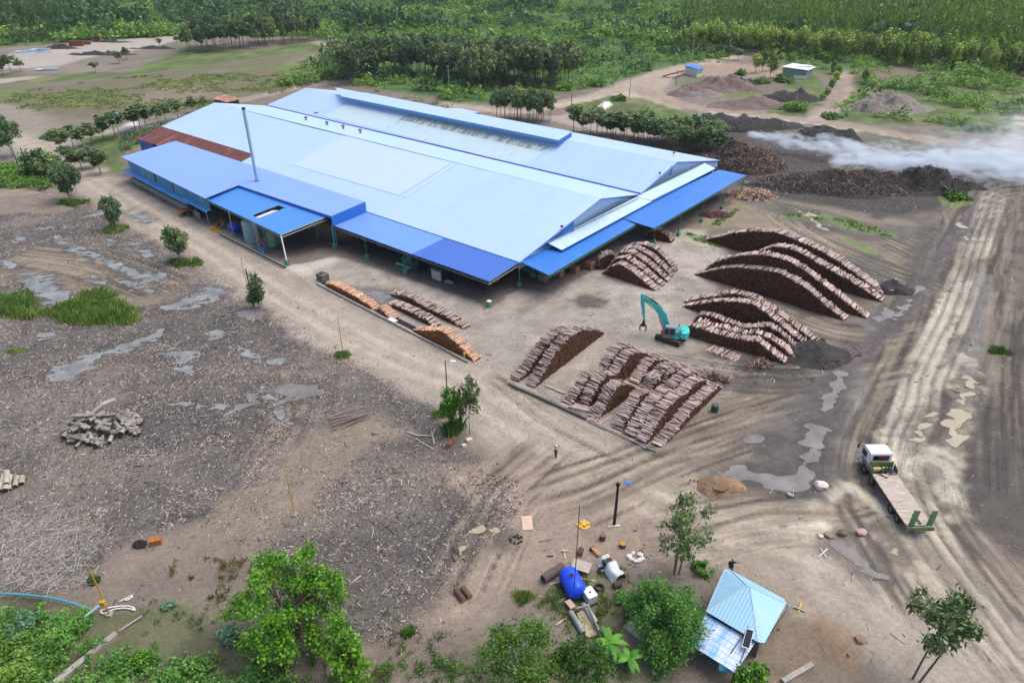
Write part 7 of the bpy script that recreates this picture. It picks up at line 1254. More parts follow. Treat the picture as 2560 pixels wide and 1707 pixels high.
# taller dark trees dotted in the scrub
for k, (px, py, hp_) in enumerate(((512, 18, 26), (600, 34, 40), (450, 55, 18), (375, 60, 16), (860, 38, 22), (1050, 60, 26), (1072, 52, 30), (1200, 30, 22), (1455, 34, 20), (1300, 20, 16), (1560, 76, 22), (1620, 88, 26), (1660, 70, 24), (1500, 60, 18), (222, 86, 26), (265, 88, 24), (310, 84, 22), (700, 66, 20), (770, 72, 24), (1800, 140, 30), (1820, 150, 34), (1770, 134, 26), (1845, 152, 30))):
    H = height_at(px, py, py-hp_); plant_tree(rt_.choice(EUC), px, py, 'dark tree standing out of the green scrub beyond the mill', 'dark trees in the scrub', H, 'scrub_tree', sx=H*rt_.uniform(1.5, 2.2))
for k, (px, py, w_, h_, lab) in enumerate(((1905, 208, 6, 2.6, 'dense green thicket behind the dirt mounds'), (2330, 232, 15, 4.6, 'large dark green thicket right of the gravel mound'), (2420, 262, 12, 4.2, 'green thicket at the right edge before the plantation'), (2250, 222, 9, 3.4, 'green thicket left of the large dark one'), (2480, 210, 14, 4., 'dark thicket at the foot of the plantation by the right edge'), (1990, 276, 7, 2.6, 'bright green bush at the fork of the side track'), (2075, 296, 5, 2., 'small bright bush right of the side track mouth'), (2390, 312, 10, 2.6, 'low yellow green bush clump at the right roadside'), (2440, 330, 9, 2.4, 'low green bush clump nearest the smoke at the right'), (1850, 188, 5, 2.4, 'bright green grass clump below the guard house road'), (1960, 205, 9, 2.4, 'green bushes in front of the white roofed house'), (2385, 495, 4.5, 1.6, 'pale green bush in the smoke by the muddy crossing'), (1500, 215, 7, 3., 'green bush left of the crossroads'), (1545, 250, 5, 1.6, 'low bush beside the pole at the crossroads'), (1410, 225, 6, 2.6, 'green bush under the grove edge'))):
    c = GP(px, py); r = np.random.default_rng(500+k); m_ = 26; C = np.stack([c.x+r.normal(0, w_*.28, m_), c.y+r.normal(0, w_*.24, m_), np.abs(r.normal(.35, .25, m_))*h_], 1); V = leaf_cloud(C, 46, (w_*.08, w_*.08, h_*.12), .55, r, .1, 1.4, .5)
    tag(link('bush', crown_mesh('bush', V, L_SCR if k % 3 else L_FEA)), lab, 'bush')
# hedge bank beside the mill and undergrowth
hb_ = pts_in([(300, 345), (360, 330), (460, 302), (560, 268), (600, 262), (560, 285), (430, 322), (330, 378), (300, 382)], 240, 8); n_ = len(hb_); mass('undergrowth', hb_, r_.uniform(.8, 1.6, n_), r_.uniform(.7, 1.5, n_), CL, L_EUC2, 'dark low undergrowth along the left end of the mill', 'undergrowth')
ub = pts_in([(-60, 430), (40, 412), (120, 430), (150, 460), (120, 480), (20, 470), (-60, 470)], 170, 9); n_ = len(ub); mass('weed_bank', ub, r_.uniform(.8, 1.7, n_), r_.uniform(.8, 1.6, n_), CL, L_SCR, 'green weed bank at the left edge below the road', 'weeds')
back = pts_in([(640, 260), (700, 232), (860, 216), (1000, 240), (1180, 282), (1120, 272), (960, 232), (830, 214), (760, 226), (680, 250)], 300, 10); n_ = len(back); mass('back_scrub', back, r_.uniform(.8, 2., n_), r_.uniform(.8, 1.6, n_), CL, L_EUC, 'low olive scrub along the back of the mill', 'scrub')
# --- grass: tufts of upright blades
def blades(name, xy, h, m, label, cat='grass', n=26, spread=.35, w=.05, kind='stuff'):
    xy = np.asarray(xy); N_ = len(xy)*n; r = np.random.default_rng(N_); b = np.repeat(xy, n, 0)+r.normal(0, spread, (N_, 2)); H = np.repeat(h, n)*r.uniform(.5, 1.15, N_); a = r.uniform(0, 2*PI, N_); t = r.uniform(.1, .7, N_)*H
    dx, dy = np.cos(a), np.sin(a); W_ = w*r.uniform(.6, 1.5, N_); sx_, sy_ = -dy*W_, dx*W_
    V = np.stack([np.stack([b[:, 0]-sx_, b[:, 1]-sy_, H*0], 1), np.stack([b[:, 0]+sx_, b[:, 1]+sy_, H*0], 1), np.stack([b[:, 0]+dx*t*.45+sx_*.8, b[:, 1]+dy*t*.45+sy_*.8, H*.7], 1), np.stack([b[:, 0]+dx*t, b[:, 1]+dy*t, H], 1)], 1).reshape(-1, 3)
    return tag(link(name, npmesh(name, V, quads(N_), m)), label, cat, kind=kind)
tg = pts_in([(-60, 735), (80, 738), (150, 760), (200, 744), (250, 732), (330, 748), (366, 790), (330, 815), (240, 822), (150, 812), (80, 800), (-60, 780)], 1900, 11); tg = tg[(fbm(tg[:, 0], tg[:, 1], .35, 3, 9)+.25*sst(0, 3., sdist(tg[:, 0], tg[:, 1], G((-60, 735), (80, 738), (150, 760), (200, 744), (250, 732), (330, 748), (366, 790), (330, 815), (240, 822), (150, 812), (80, 800), (-60, 780))))) > .52]; blades('tall_grass', tg, .2+2.2*fbm(tg[:, 0], tg[:, 1], .45, 3, 7)**1.3, L_GRS, 'tall fresh green grass clump beside the pale pond on the left', n=34, w=.05, spread=.5)
def tuft(px, py, rx, ry, n, h, lab, m=L_GRS, nm='grass_clump'):
    c = GP(px, py); r = np.random.default_rng(int(px+py)); q = np.stack([c.x+r.normal(0, rx*.5, n), c.y+r.normal(0, ry*.5, n)], 1); o = blades(nm, q, np.full(n, h), m, lab, 'grass clump', n=30, spread=.2, w=.05, kind=None)
for px, py, rx, ry, n, h, lab in ((472, 660, 1.9, 1.1, 60, .8, 'bright grass clump at the foot of the round roadside tree'), (440, 655, .7, .5, 14, .6, 'small grass tuft left of the roadside tree clump'), (285, 575, 2., 2., 60, .7, 'grass clump round the leaning tree in the wet mud'), (182, 510, 2.4, 1.4, 70, .9, 'bright grass clump at the foot of the lamp post tree'), (637, 752, .8, .7, 24, 1.2, 'yellow green grass at the foot of the dark roadside post'), (857, 890, .9, .7, 30, .6, 'grass tuft at the foot of the yellow pole by the road'), (1130, 1080, 1.0, .8, 40, 1.3, 'dark green weeds at the foot of the slim tree'), (2496, 878, 1.3, .9, 50, .4, 'lone bright green tuft in the mud at the right'), (1100, 1036, 1., .5, 16, .6, 'green weeds left of the slim tree'), (1310, 1495, .8, .6, 20, .5, 'yellow green weed patch left of the hollow trunk'), (1020, 1583, .5, .4, 14, .4, 'yellow green weeds on the ground below the waste field'), (40, 880, 1.5, .6, 20, .3, 'faint grass patch at the left edge of the waste field')): tuft(px, py, rx, ry, n, h, lab)
def weeds(poly, n, seed, h, m, name, lab): 
    q = pts_in(poly, n, seed); k = fbm(q[:, 0], q[:, 1], .5, 3, 17) > .47; q = q[k]; return blades(name, q, h*(.5+np.random.default_rng(seed).random(len(q))), m, lab, 'weeds', n=16, spread=.16, w=.035)
weeds([(1330, 1500), (1420, 1430), (1560, 1420), (1600, 1500), (1560, 1600), (1480, 1640), (1400, 1560)], 520, 31, .3, L_GRS, 'yard_weeds', 'thin green weeds round the blue tank and trough'); weeds([(300, 1500), (700, 1460), (1100, 1570), (1500, 1620), (1700, 1707), (1600, 1790), (300, 1790)], 1500, 32, .3, L_EUC, 'ground_weeds', 'sparse weeds on the bare ground along the bottom'); weeds([(430, 1400), (640, 1390), (640, 1520), (420, 1500)], 300, 33, .3, leafmat('dry_weed', lin(110, 92, 50), lin(136, 140, 76)), 'dry_weeds', 'dry brownish weeds left of the big bright tree')
for poly, n, s, nm, lab in (([(1930, 535), (2060, 535), (2250, 585), (2240, 595), (2050, 560)], 800, 34, 'verge_grass', 'grass strip between the muddy tracks behind the far stacks'), ([(1700, 580), (1760, 590), (1830, 610), (1800, 620), (1730, 600)], 300, 35, 'stack_grass', 'grass strip beside the rearmost far log stack'), ([(1760, 565), (1810, 545), (1850, 510), (1860, 520), (1800, 565)], 250, 36, 'canopy_grass', 'grass strip along the posts of the side canopy')): weeds(poly, n, s, .35, L_GRS, nm, lab)
fw_ = r_.random((26000, 2)); q = np.stack([-190+300*fw_[:, 0], 130+190*fw_[:, 1]], 1); q = q[(gsample(field, q[:, 0], q[:, 1]) > .5) & (fbm(q[:, 0], q[:, 1], .09, 5) > .5)]; blades('field_grass', q, .25+.4*r_.random(len(q)), leafmat('olive_grass', lin(84, 100, 50), lin(132, 140, 80)), 'olive grass growing over the bare field at upper left', n=9, spread=.5, w=.12)
cu = pts_in([(-60, 1535), (110, 1525), (230, 1560), (270, 1640), (420, 1640), (560, 1690), (720, 1700), (720, 1790), (-60, 1790)], 420, 12); n_ = len(cu); mass('corner_undergrowth', cu, r_.uniform(.3, .8, n_), r_.uniform(.3, .9, n_), CL, L_FEA, 'dense mixed undergrowth filling the lower left corner', 'undergrowth'); cu = pts_in([(-60, 1600), (60, 1570), (150, 1620), (120, 1720), (-60, 1760)], 160, 13); n_ = len(cu); mass('bright_undergrowth', cu, r_.uniform(.4, .9, n_), r_.uniform(.4, .9, n_), CL, L_SCR, 'bright green undergrowth at the very lower left', 'undergrowth')
cu = pts_in([(700, 1640), (880, 1660), (1100, 1650), (1240, 1680), (1240, 1790), (700, 1790)], 120, 14); n_ = len(cu); mass('bottom_undergrowth', cu, r_.uniform(.2, .5, n_), r_.uniform(.15, .5, n_), CL, L_MID, 'scattered low plants along the bottom edge', 'undergrowth')
# --- bushes of the lower left corner and bananas
for k, (px, py, w_, h_, m, lab) in enumerate(((60, 1585, 1.5, 1.4, L_BLU, 'blue green feathery bush in the lower left corner'), (165, 1590, 1.9, 1.8, L_FEA, 'green feathery bush beside the blue pipe'), (350, 1660, 1.0, 1.2, L_BRI, 'small bright green bush right of the concrete beam'), (60, 1690, 2., 1.4, L_SCR, 'bright green bush mass at the very bottom left'), (290, 1690, 1.3, 1.2, L_FEA, 'green bush at the bottom right of the concrete beam'), (210, 1560, 1.1, 1.2, L_FEA, 'light feathery bush behind the bend of the blue pipe'), (575, 1595, .9, 1., L_BLU, 'greyish bush left of the big bright tree'), (425, 1700, 1.1, 1., L_FEA, 'low green bush at the bottom edge'), (420, 1518, .5, .5, L_BLU, 'small greyish weed bush on the bare slope'), (1752, 1425, .9, .9, L_FEA, 'green bush behind the person in black near the hut'), (1560, 1500, .8, .6, L_FEA, 'low green shrub by the log block beside the round tree'), (235, 1455, .6, .6, L_EUC, 'small dark bush by the yellow pole'), (500, 1665, 1., .9, L_SCR, 'low yellowish bush under the big bright tree'), (640, 1690, 1.0, .9, L_FEA, 'low bush at the bottom edge below the big bright tree'), (130, 1640, 1.4, 1.2, L_FEA, 'dark green bush between pipe and concrete beam'), (15, 1620, 1.5, 1.3, L_SCR, 'green bush at the left edge under the curved pipe'))):
    c = GP(px, py); r = np.random.default_rng(700+k); m_ = 24; C = np.stack([c.x+r.normal(0, w_*.4, m_), c.y+r.normal(0, w_*.36, m_), np.abs(r.normal(.45, .25, m_))*h_], 1); V = leaf_cloud(C, 60, (w_*.13, w_*.13, h_*.12), .13, r, .2, 2.2, .5); tag(link('bush', crown_mesh('bush', V, m)), lab, 'bush')
def banana(px, py, n, ln, lab, seed):
    t = empty('banana_plant', GP(px, py), 0, lab, 'banana plant'); rr = random.Random(seed); MB().path([(0, 0, 0), (.05, 0, .6), (.05, .05, 1.2)], .11, 8, r2=.07).build('stem', mat('banana_stem', lin(122, 134, 78), rough=.7, var=.2), t)
    for k in range(n):
        a = 2*PI*k/n+rr.uniform(-.3, .3); vs = []; fs = []; L_ = ln*rr.uniform(.75, 1.1); el = rr.uniform(.5, 1.1)
        for i in range(9):
            s = i/8; x = L_*s*math.cos(el*.6); z = 1.15+L_*(math.sin(el)*s-.95*s*s*.8); w = .24*math.sin(PI*min(1, .08+s*.95))**.6
            for y, dz_ in ((-w, -.05), (0, .03), (w, -.05)): vs.append((x*math.cos(a)-y*math.sin(a), x*math.sin(a)+y*math.cos(a), z+dz_))
        for i in range(8): q = i*3; fs += [(q, q+1, q+4, q+3), (q+1, q+2, q+5, q+4)]
        MB().add(vs, fs).build('leaf', L_PALM, t, smooth=True)
banana(1520, 1628, 9, 1.9, 'bright banana plant with spreading leaves below the concrete trough', 1); banana(1570, 1668, 7, 1.5, 'smaller banana plant right of the bright one', 2); banana(38, 440, 7, 2.6, 'banana plant among the weeds at the left end of the road', 3)
# ================================================================ POLES, FAR BUILDINGS, HEAPS
M_POLE = mat('concrete_pole', lin(176, 178, 172), rough=.85, var=.12); M_WPOLE = mat('dark_wood_pole', lin(58, 48, 44), rough=.95, var=.3, scale=3, stretch=(1, 1, .3)); M_YPOLE = mat('yellow_pole', lin(196, 150, 44), rough=.6, var=.2, scale=2)
def pole(name, px, py, top, label, r=.12, m=M_POLE, head=None, group=None, cat='pole', lean=None, base=None):
    H = height_at(px, py, top); t = empty(name, GP(px, py), 0, label, cat, group); tip = Vector((lean[0] if lean else 0, lean[1] if lean else 0, H)); MB().path([(0, 0, -.1), tip*.5+Vector((.02, 0, 0)), tip], r, 8, r2=r*.7).build('shaft', m, t)
    if head == 'cross': MB().box((0, 0, H-.5), (1.5, .1, .1), .4).build('crossarm', M_STEEL, t); [MB().tube((k*math.cos(.4), k*math.sin(.4), H-.45), (k*math.cos(.4), k*math.sin(.4), H-.25), .05, n=6).build('insulator', M_WHITE, t) for k in (-.65, 0, .65)]
    if head == 'lamp': MB().box((.55, 0, H-.05), (1.1, .08, .06)).build('arm', M_STEEL, t); MB().box((1.0, 0, H-.02), (.7, .32, .1)).build('lamp_head', M_WHITE, t)
    if head == 'flood': MB().box((0, 0, H), (1.6, .1, .1), .3).build('arm', M_STEEL, t); [MB().box((k, k*.3, H+.15), (.6, .35, .3), .3).build('floodlight', M_WHITE, t) for k in (-.6, .55)]
    if base: MB().box((0, 0, .1), (.5, .5, .24)).build('footing', M_CONC, t)
    return t
for a in ((1123, 236, 163, 'pale concrete pole standing in the grass before the eucalyptus grove'), (1510, 197, 143, 'pale concrete pole right of the eucalyptus grove'), (1728, 158, 99, 'tall pale pole behind the guard house'), (1986, 276, 207, 'white concrete pole beside the green bush by the dirt mounds'), (2006, 64, 30, 'far pole left of the tiny blue roof'), (2072, 52, 24, 'pole right at the tiny blue roof'), (1890, 86, 66, 'small far pole in the plantation edge')): pole('utility_pole', *a, r=.13, head='cross', group=None)
for a in ((1573, 246, 199, 'dark wooden pole on the grass island at the crossroads'), (1428, 270, 233, 'dark wooden pole left of the crossroads'), (1690, 216, 174, 'dark wooden pole beside the guard house'), (1749, 150, 128, 'thin far pole right of the tall pale pole')): pole('wooden_pole', *a, r=.11, m=M_WPOLE)
pole('lamp_post', 311, 384, 283, 'tall grey lamp post between the tree line and the mill', .13, M_STEEL, 'lamp'); pole('lamp_post', 176, 497, 436, 'grey lamp post with white floodlights before a tree by the road', .13, M_STEEL, 'flood'); pole('thin_post', 330, 378, 330, 'thin grey post beside the tall lamp post', .07, M_STEEL)
pole('wooden_pole', 76, 440, 370, 'dark leaning pole at the left end of the road, the right one of two', .16, M_WPOLE); pole('wooden_pole', 50, 428, 368, 'dark pole with a white lamp at the left end of the road', .14, M_WPOLE, 'lamp')
for a in ((275, 1537, 1413, 'yellow steel pole with a yellow box by the white hose'), (737, 1288, 1183, 'yellow steel pole in the waste field above the big bright tree'), (857, 882, 791, 'yellow steel pole beside the road opposite the peeled logs'), (481, 665, 578, 'yellow steel pole beside the round roadside tree'), (620, 730, 645, 'yellow steel pole left of the dark roadside post')): pole('yellow_post', *a, r=.07, m=M_YPOLE, base=True)
t = empty('yellow_box', GP(275, 1537)+Vector((-.02, -.12, 1.55)), 0, 'small yellow box fixed on the yellow pole by the white hose', 'box'); MB().box((0, -.05, .2), (.42, .3, .45)).build('box_body', M_YPOLE, t)
pole('roadside_post', 634, 766, 672, 'dark round post reflected in the small pool by the road', .14, M_WPOLE); pole('wooden_pole', 1117, 972, 902, 'thin dark pole with small lamp at the road corner', .08, M_WPOLE, 'lamp'); pole('charred_post', 1152, 1066, 972, 'thick charred post between two slim trees', .2, M_WPOLE)
pole('tall_rod', 1433, 1500, 1262, 'very tall thin dark rod rising beside the blue tank', .045, M_CHAS)
t = pole('lamp_pole', 1535, 1312, 1212, 'thick dark timber post carrying a small solar lamp', .17, M_WPOLE); H_ = height_at(1535, 1312, 1212); MB().tube((0, 0, H_), (.7, .1, H_+.1), .03, n=5).build('bracket', M_STEEL, t); MB().box((.95, .1, H_+.28), (.65, .42, .05), M=Matrix.Rotation(.3, 3, 'Y')).build('solar_cell', mat('solar_blue', lin(70, 110, 180), rough=.2, var=.1), t); MB().box((.8, .1, H_+.1), (.4, .2, .1)).build('lamp_head', M_WHITE, t); MB().tube((-.05, 0, H_-.05), (.02, .02, H_+.22), .2, n=9).build('burnt_cap', M_BLACK, t); 
t = empty('white_batten', GP(1533, 1311), .12, 'white batten lying at the foot of the lamp post', 'batten'); MB().box((0, -.25, .08), (1.3, .12, .1)).build('batten_body', M_WHITE, t)
# hanging power line between the far poles is too thin to show; the far buildings:
def house(name, corners, zr, rm, wm, label, cat='house', overhang=.0, ridge=None, wall_in=.5, thick=.15):
    c = np.mean([P(x, y, z)[:2] for x, y, z in corners], 0); t = empty(name, (c[0], c[1], 0), 0, label, cat); pts = [tuple(np.append(P(x, y, z)[:2]-c, z)) for x, y, z in corners]; MB().slab(pts, thick).build('roof', rm, t)
    w = [(x*(1-wall_in/max(1, math.hypot(x, y))), y*(1-wall_in/max(1, math.hypot(x, y)))) for x, y, z in pts]; ar = sum(w[i][0]*w[(i+1) % 4][1]-w[(i+1) % 4][0]*w[i][1] for i in range(4)); w = w if ar > 0 else w[::-1]; zt = min(p_[2] for p_ in pts)-thick-.02
    MB().prism(w, 0, zt).build('wall', wm, t); return t, w, zt, pts
M_WWALL = mat('white_wall', lin(206, 208, 196), rough=.85, var=.1)
t, w_, zt, pts = house('guard_house', [(1711, 164, 3.7), (1745, 175, 3.2), (1762, 171, 3.2), (1729, 160, 3.7)], 0, ribbed('guard_roof', lin(44, 116, 206), pitch=.5, rough=.4), M_WWALL, 'small white guard house with a flat blue roof at the crossroads', 'guard house', wall_in=.6)
a, b = Vector((w_[0][0], w_[0][1], 0)), Vector((w_[1][0], w_[1][1], 0)); ctr = sorted(w_, key=lambda q: q[1])[:2]; a, b = Vector((*ctr[0], 0)), Vector((*ctr[1], 0)); d = (b-a).normalized(); n = Vector((d.y, -d.x, 0)); n = n if n.y < 0 else -n; an = math.atan2(d.y, d.x)
for k, zz in ((.3, 1.7), (.72, 1.7)): q = a.lerp(b, k)+n*.03; MB().box((q.x, q.y, zz), (.8, .06, .8), an).build('window', M_GLASS, t)
MB().box((a.lerp(b, .5)+n*.05+Vector((0, 0, zt-.35))), ((b-a).length*1.02, .1, .5), an).build('wall_band', mat('mint_paint', lin(150, 200, 180), rough=.8, var=.1), t)
def barrier(a, b, lab, m):
    A = GP(*a); B = GP(*b); t = empty('boom_barrier', A, math.atan2(B.y-A.y, B.x-A.x), lab, 'barrier'); L_ = (B-A).length; MB().box((L_/2, 0, .7), (L_, .35, .45)).build('rail', m, t); [MB().box((L_*k, 0, .25), (.3, .3, .5)).build('support', M_CHAS, t) for k in (.1, .5, .9)]; MB().box((-.3, 0, .5), (.8, .5, .5)).build('end_weight', MATS['yellow_paint'], t)
M_MAR = mat('maroon_rail', lin(122, 44, 54), rough=.6, var=.15); barrier((1658, 195), (1712, 181), 'long maroon rail of the weighbridge, the far one', M_MAR); barrier((1684, 199), (1712, 190), 'shorter maroon rail of the weighbridge nearer the guard house', M_MAR)
t = empty('weighbridge_deck', GP(1690, 190), math.atan2(*(np.array(PX(1712, 184))-np.array(PX(1660, 196)))[::-1]), 'pale weighbridge deck between the two maroon rails', 'weighbridge'); MB().box((0, 0, .2), (14, 3, .3)).build('deck', M_CONC, t)
t, w_, zt, pts = house('white_roof_house', [(1954, 167, 4.2), (2021, 176, 3.8), (2040, 168, 4.0), (1984, 158, 5.0)], 0, mat('bright_zinc', lin(220, 224, 224), rough=.4, var=.25, scale=.5), mat('green_grey_wall', lin(118, 142, 132), rough=.85, var=.15), 'low house with a patchy bright white metal roof among trees', wall_in=.8)
c_ = min(w_, key=lambda q: q[1]); MB().box((c_[0]-2.5, c_[1]-.2, .9), (5, .12, 1.3), -.25).build('white_panel', M_WWALL, t)
MB().blob((1., .4, zt+.7), (4., 1.4, .5), 5, 2, rough=.5).build('roof_sheeting', mat('white_sheeting', lin(228, 230, 230), rough=.6, var=.1), t)
house('blue_roof_hut', [(2072, 49, 4.2), (2094, 55, 3.6), (2101, 49, 3.6), (2080, 44, 4.2)], 0, MATS['guard_roof'], M_WALLB, 'tiny far hut with a blue roof inside the plantation', 'hut')
t, w_, zt, pts = house('rusty_shed', [(529, 246, 4.6), (566, 256, 4.), (600, 248, 4.), (562, 236, 4.6)], 0, ribbed('striped_rust', lin(160, 110, 92), rough=.8, pitch=1.6, axis=0, lines=.45, depth=.4, var=.2, wear=.4, wearcol=lin(200, 180, 170)), M_CHAS, 'open shed with a striped rusty roof behind the left end of the mill', 'shed')
# heaps of soil, gravel and wood waste
def mound(name, px, py, rx, ry, h, m, label, cat='mound', seed=0, sub=5, rough=.55, rz=0., sticks_=0, stm=None):
    import bmesh
    b = bmesh.new(); bmesh.ops.create_grid(b, x_segments=60, y_segments=60, size=1); r = random.Random(seed); c = GP(px, py)
    def hf(x, y):
        x = np.asarray(x); y = np.asarray(y); d = np.hypot(x, y)*(1+.5*(vnoise(x, y, 1.7, seed*3)-.5)); k = np.maximum(0, 1-d**1.5); nz = fbm(x*rx, y*ry, .28, 5, seed); return h*k*np.maximum(.15, 1+rough*(nz-.5)*3.)-np.where(k > 0, .05, .25)
    co = np.array([v.co[:] for v in b.verts])*1.25; Z = hf(co[:, 0], co[:, 1])
    for v, q, z in zip(b.verts, co, Z): v.co = Vector((q[0]*rx, q[1]*ry, z))
    me = bpy.data.meshes.new('heap'); b.to_mesh(me); b.free(); me.polygons.foreach_set('use_smooth', [True]*len(me.polygons)); me.materials.append(m)
    t = empty(name, (c.x, c.y, c.z), rz, label, cat); o = link('heap', me, t)
    if sticks_:
        R2 = np.random.default_rng(seed); a = R2.uniform(0, 6.28, sticks_); d = R2.random(sticks_)**.5; x = d*np.cos(a)*1.02; y = d*np.sin(a)*1.02; z = np.maximum(hf(x, y), 0); x = x*rx; y = y*ry
        s = link('waste_wood', sticks('waste_wood', x, y, z, (.25, 1.2), (.05, .18), stm, [1/len(stm)]*len(stm), tilt=.5), t); tag(s, kind='stuff')
    return t
M_SOIL = mat('purple_grey_soil', lin(112, 96, 92), rough=1, var=.25, scale=.8, bump=.6, bscale=2); M_GRAV = mat('gravel_grey', lin(124, 116, 112), rough=1, var=.25, scale=1.5, bump=.6, bscale=3); M_CHAR = mat('char_black', lin(40, 38, 38), rough=1, var=.4, scale=.9, bump=.7, bscale=2, col2=lin(66, 62, 60)); M_WASTE = mat('burnt_waste', lin(58, 52, 50), rough=1, var=.4, scale=.7, bump=.8, bscale=2, col2=lin(58, 50, 48)); M_PIT = mat('brown_spoil', lin(132, 108, 86), rough=1, var=.3, scale=1.5, bump=.6)
WM = [mat('orange_waste_wood', lin(150, 120, 102), var=.25, isl=.35), mat('brown_waste_wood', lin(84, 70, 64), var=.25, isl=.35), mat('burnt_wood', lin(52, 46, 44), var=.3, isl=.3)]
for a in ((1715, 236, 9, 5, 2.6, M_SOIL, 'purplish soil mound nearest the guard house'), (1808, 222, 16, 8, 4.4, M_SOIL, 'largest purplish soil mound with a dark hollow in its side'), (1764, 240, 8, 5, 2.2, M_GRAV, 'grey rubble mound in front of the largest soil mound'), (1880, 266, 17, 7, 2.6, M_SOIL, 'long low soil mound beside the road'), (1975, 248, 12, 7, 3., M_CHAR, 'blackish mound left of the white concrete pole'), (2218, 274, 15, 9, 5.2, M_GRAV, 'tall smooth gravel mound standing alone before the thicket')): mound('dirt_mound', *a, seed=int(a[0]))
mound('dark_hollow', 1862, 212, 5, 3, 3.2, M_CHAR, 'black patch on the shoulder of the largest soil mound', seed=3)  # low black mound standing in for the dark hollow
mound('charcoal_heap', 1830, 318, 26, 7, 3.4, M_CHAR, 'long black charcoal heap behind the tree belt', seed=4, sticks_=500, stm=[WM[2], M_GREY]); mound('charcoal_heap', 2060, 352, 11, 6, 3.6, M_CHAR, 'black heap just beyond the first smoke trail', seed=6, sticks_=200, stm=[WM[2]])
mound('waste_wood_heap', 1850, 408, 12, 10, 4.4, M_WASTE, 'orange brown heap of waste wood smoking at its top', 'wood heap', 7, sticks_=5200, stm=[WM[0], WM[1], WM[2], WM[1]]); mound('waste_wood_heap', 2120, 462, 22, 9, 3., M_WASTE, 'long smouldering heap of burnt wood under the white smoke', 'wood heap', 8, sticks_=5200, stm=[WM[1], WM[2], WM[0], WM[2], WM[2], WM[2], WM[2]]); mound('waste_wood_heap', 2310, 462, 11, 7, 3.8, M_CHAR, 'black right end of the smouldering heap', 'wood heap', 9, sticks_=1500, stm=[WM[2]]); mound('bark_heap', 1880, 490, 5.5, 3.5, 1.6, M_WASTE, 'small pale heap of wood chips at the end of the side canopy', 'wood heap', 11, sticks_=700, stm=[WM[0], M_PEEL])
mound('black_mound', 2232, 722, 3.6, 2.6, 1.5, M_CHAR, 'small black mound at the right end of the far log stacks', seed=12, sticks_=14, stm=[M_LOG2]); mound('sludge_mound', 2040, 885, 6, 4, 1.1, M_CHAR, 'low black sludge mound right of the stacks behind the excavator', seed=13, sticks_=40, stm=[WM[2], M_LOG]); mound('bark_scatter', 1900, 912, 1.6, 1., .5, M_WASTE, 'little brown bark pile beside the flat row of logs', 'bark pile', 14, sticks_=120, stm=WM[:2]); mound('reddish_scrap_heap', 1790, 538, 3.2, 2., .9, M_WASTE, 'reddish brown scrap heap under the posts of the side canopy', 'scrap heap', 15, sticks_=160, stm=[WM[1], mat('reddish_scrap', lin(140, 80, 70), var=.25, isl=.3)]); mound('twig_heap', 1790, 950, 2., 1.2, .8, M_WASTE, 'small tangle of brown twigs behind the outermost stack', 'twig heap', 16, sticks_=130, stm=WM[:2])
t = mound('spoil_heap', 1795, 1212, 2.6, 1.6, 1.1, M_PIT, 'brown spoil heap thrown up round a small dug pit', 'spoil heap', 17); MB().lathe([(0, .35), (.5, .38), (.85, .75), (.95, .9)], c=(-.1, -.7, -.25), n=16).build('pit', mat('pit_brown', lin(70, 54, 42), rough=1, var=.3), t)
# the old concrete yard at the far left and what is heaped along it
sc_ = [('dark tyres and black logs heaped at the edge of the far yard', (255, 137), 16, 4, 1.8, M_CHAR), ('black scrap row along the near edge of the far yard', (380, 122), 13, 2, 1.1, M_CHAR), ('dark scrap row at the far edge of the yard', (150, 122), 12, 3, 1.6, M_WASTE), ('mixed dark scrap at the far edge of the yard, right part', (280, 106), 12, 2.5, 1.4, M_WASTE), ('bluish scrap sheets at the left end of the far yard', (75, 132), 12, 2.5, 1.2, mat('bluish_scrap', lin(130, 150, 170), rough=.6, var=.4, scale=.5))]
for k, (lab, q, rx, ry, h, m) in enumerate(sc_): mound('scrap_heap', *q, rx, ry, h, m, lab, 'scrap heap', 30+k, rough=1.1, sticks_=160, stm=[M_GREY, M_CHAS, M_STEEL] if k < 2 else [M_STEEL, WM[1], M_GREY])
for k, (q, d, c, lab) in enumerate((((192, 116), (7, 2.4, 2.6), (110, 62, 52), 'rusty container in the middle of the far yard edge'), ((244, 105), (3.5, 3, 3.), (86, 50, 44), 'dark brown square container at the far yard edge'), ((215, 112), (5, 2.2, 1.6), (120, 70, 58), 'low rusty bin beside the container at the far yard'))):
    t = empty('rusty_container', GP(*q), .35, lab, 'container'); MB().box((0, 0, d[2]/2), d).box((0, 0, d[2]+.05), (d[0]+.2, d[1]+.2, .1)).build('shell', mat('cont_%d' % k, lin(*c), rough=.9, var=.3), t); [MB().box((-d[0]/2+.6+j*(d[0]-1.2)/4, -d[1]/2-.04, d[2]/2), (.15, .08, d[2]*.95)).build('rib', MATS['cont_%d' % k], t) for j in range(5)]
for q, lab in (((62, 131), 'pale blue sheet pile at the left end of the far yard'), ((102, 126), 'pale sheet pile behind the left end of the far yard'), ((118, 176), 'thin blue sheet lying at the near edge of the far yard')): t = empty('sheet_pile', GP(*q), .2, lab, 'sheets'); MB().box((0, 0, .5), (9, 3, .12), M=Matrix.Rotation(.08, 3, 'X')).box((1.5, .4, .75), (6, 2, .1), .3).build('sheet', mat('pale_blue_scrap', lin(150, 184, 206), rough=.5, var=.2), t)
t = empty('grey_tank', GP(828, 101), .2, 'pale grey tank lying by the track beyond the grove', 'tank'); MB().lathe([(0, -2.6), (1.1, -2.4), (1.2, -2), (1.2, 2), (1.1, 2.4), (0, 2.6)], c=(0, 0, 1.2), n=18, M=Matrix.Rotation(PI/2, 3, 'Y')).build('shell', M_GREY, t)
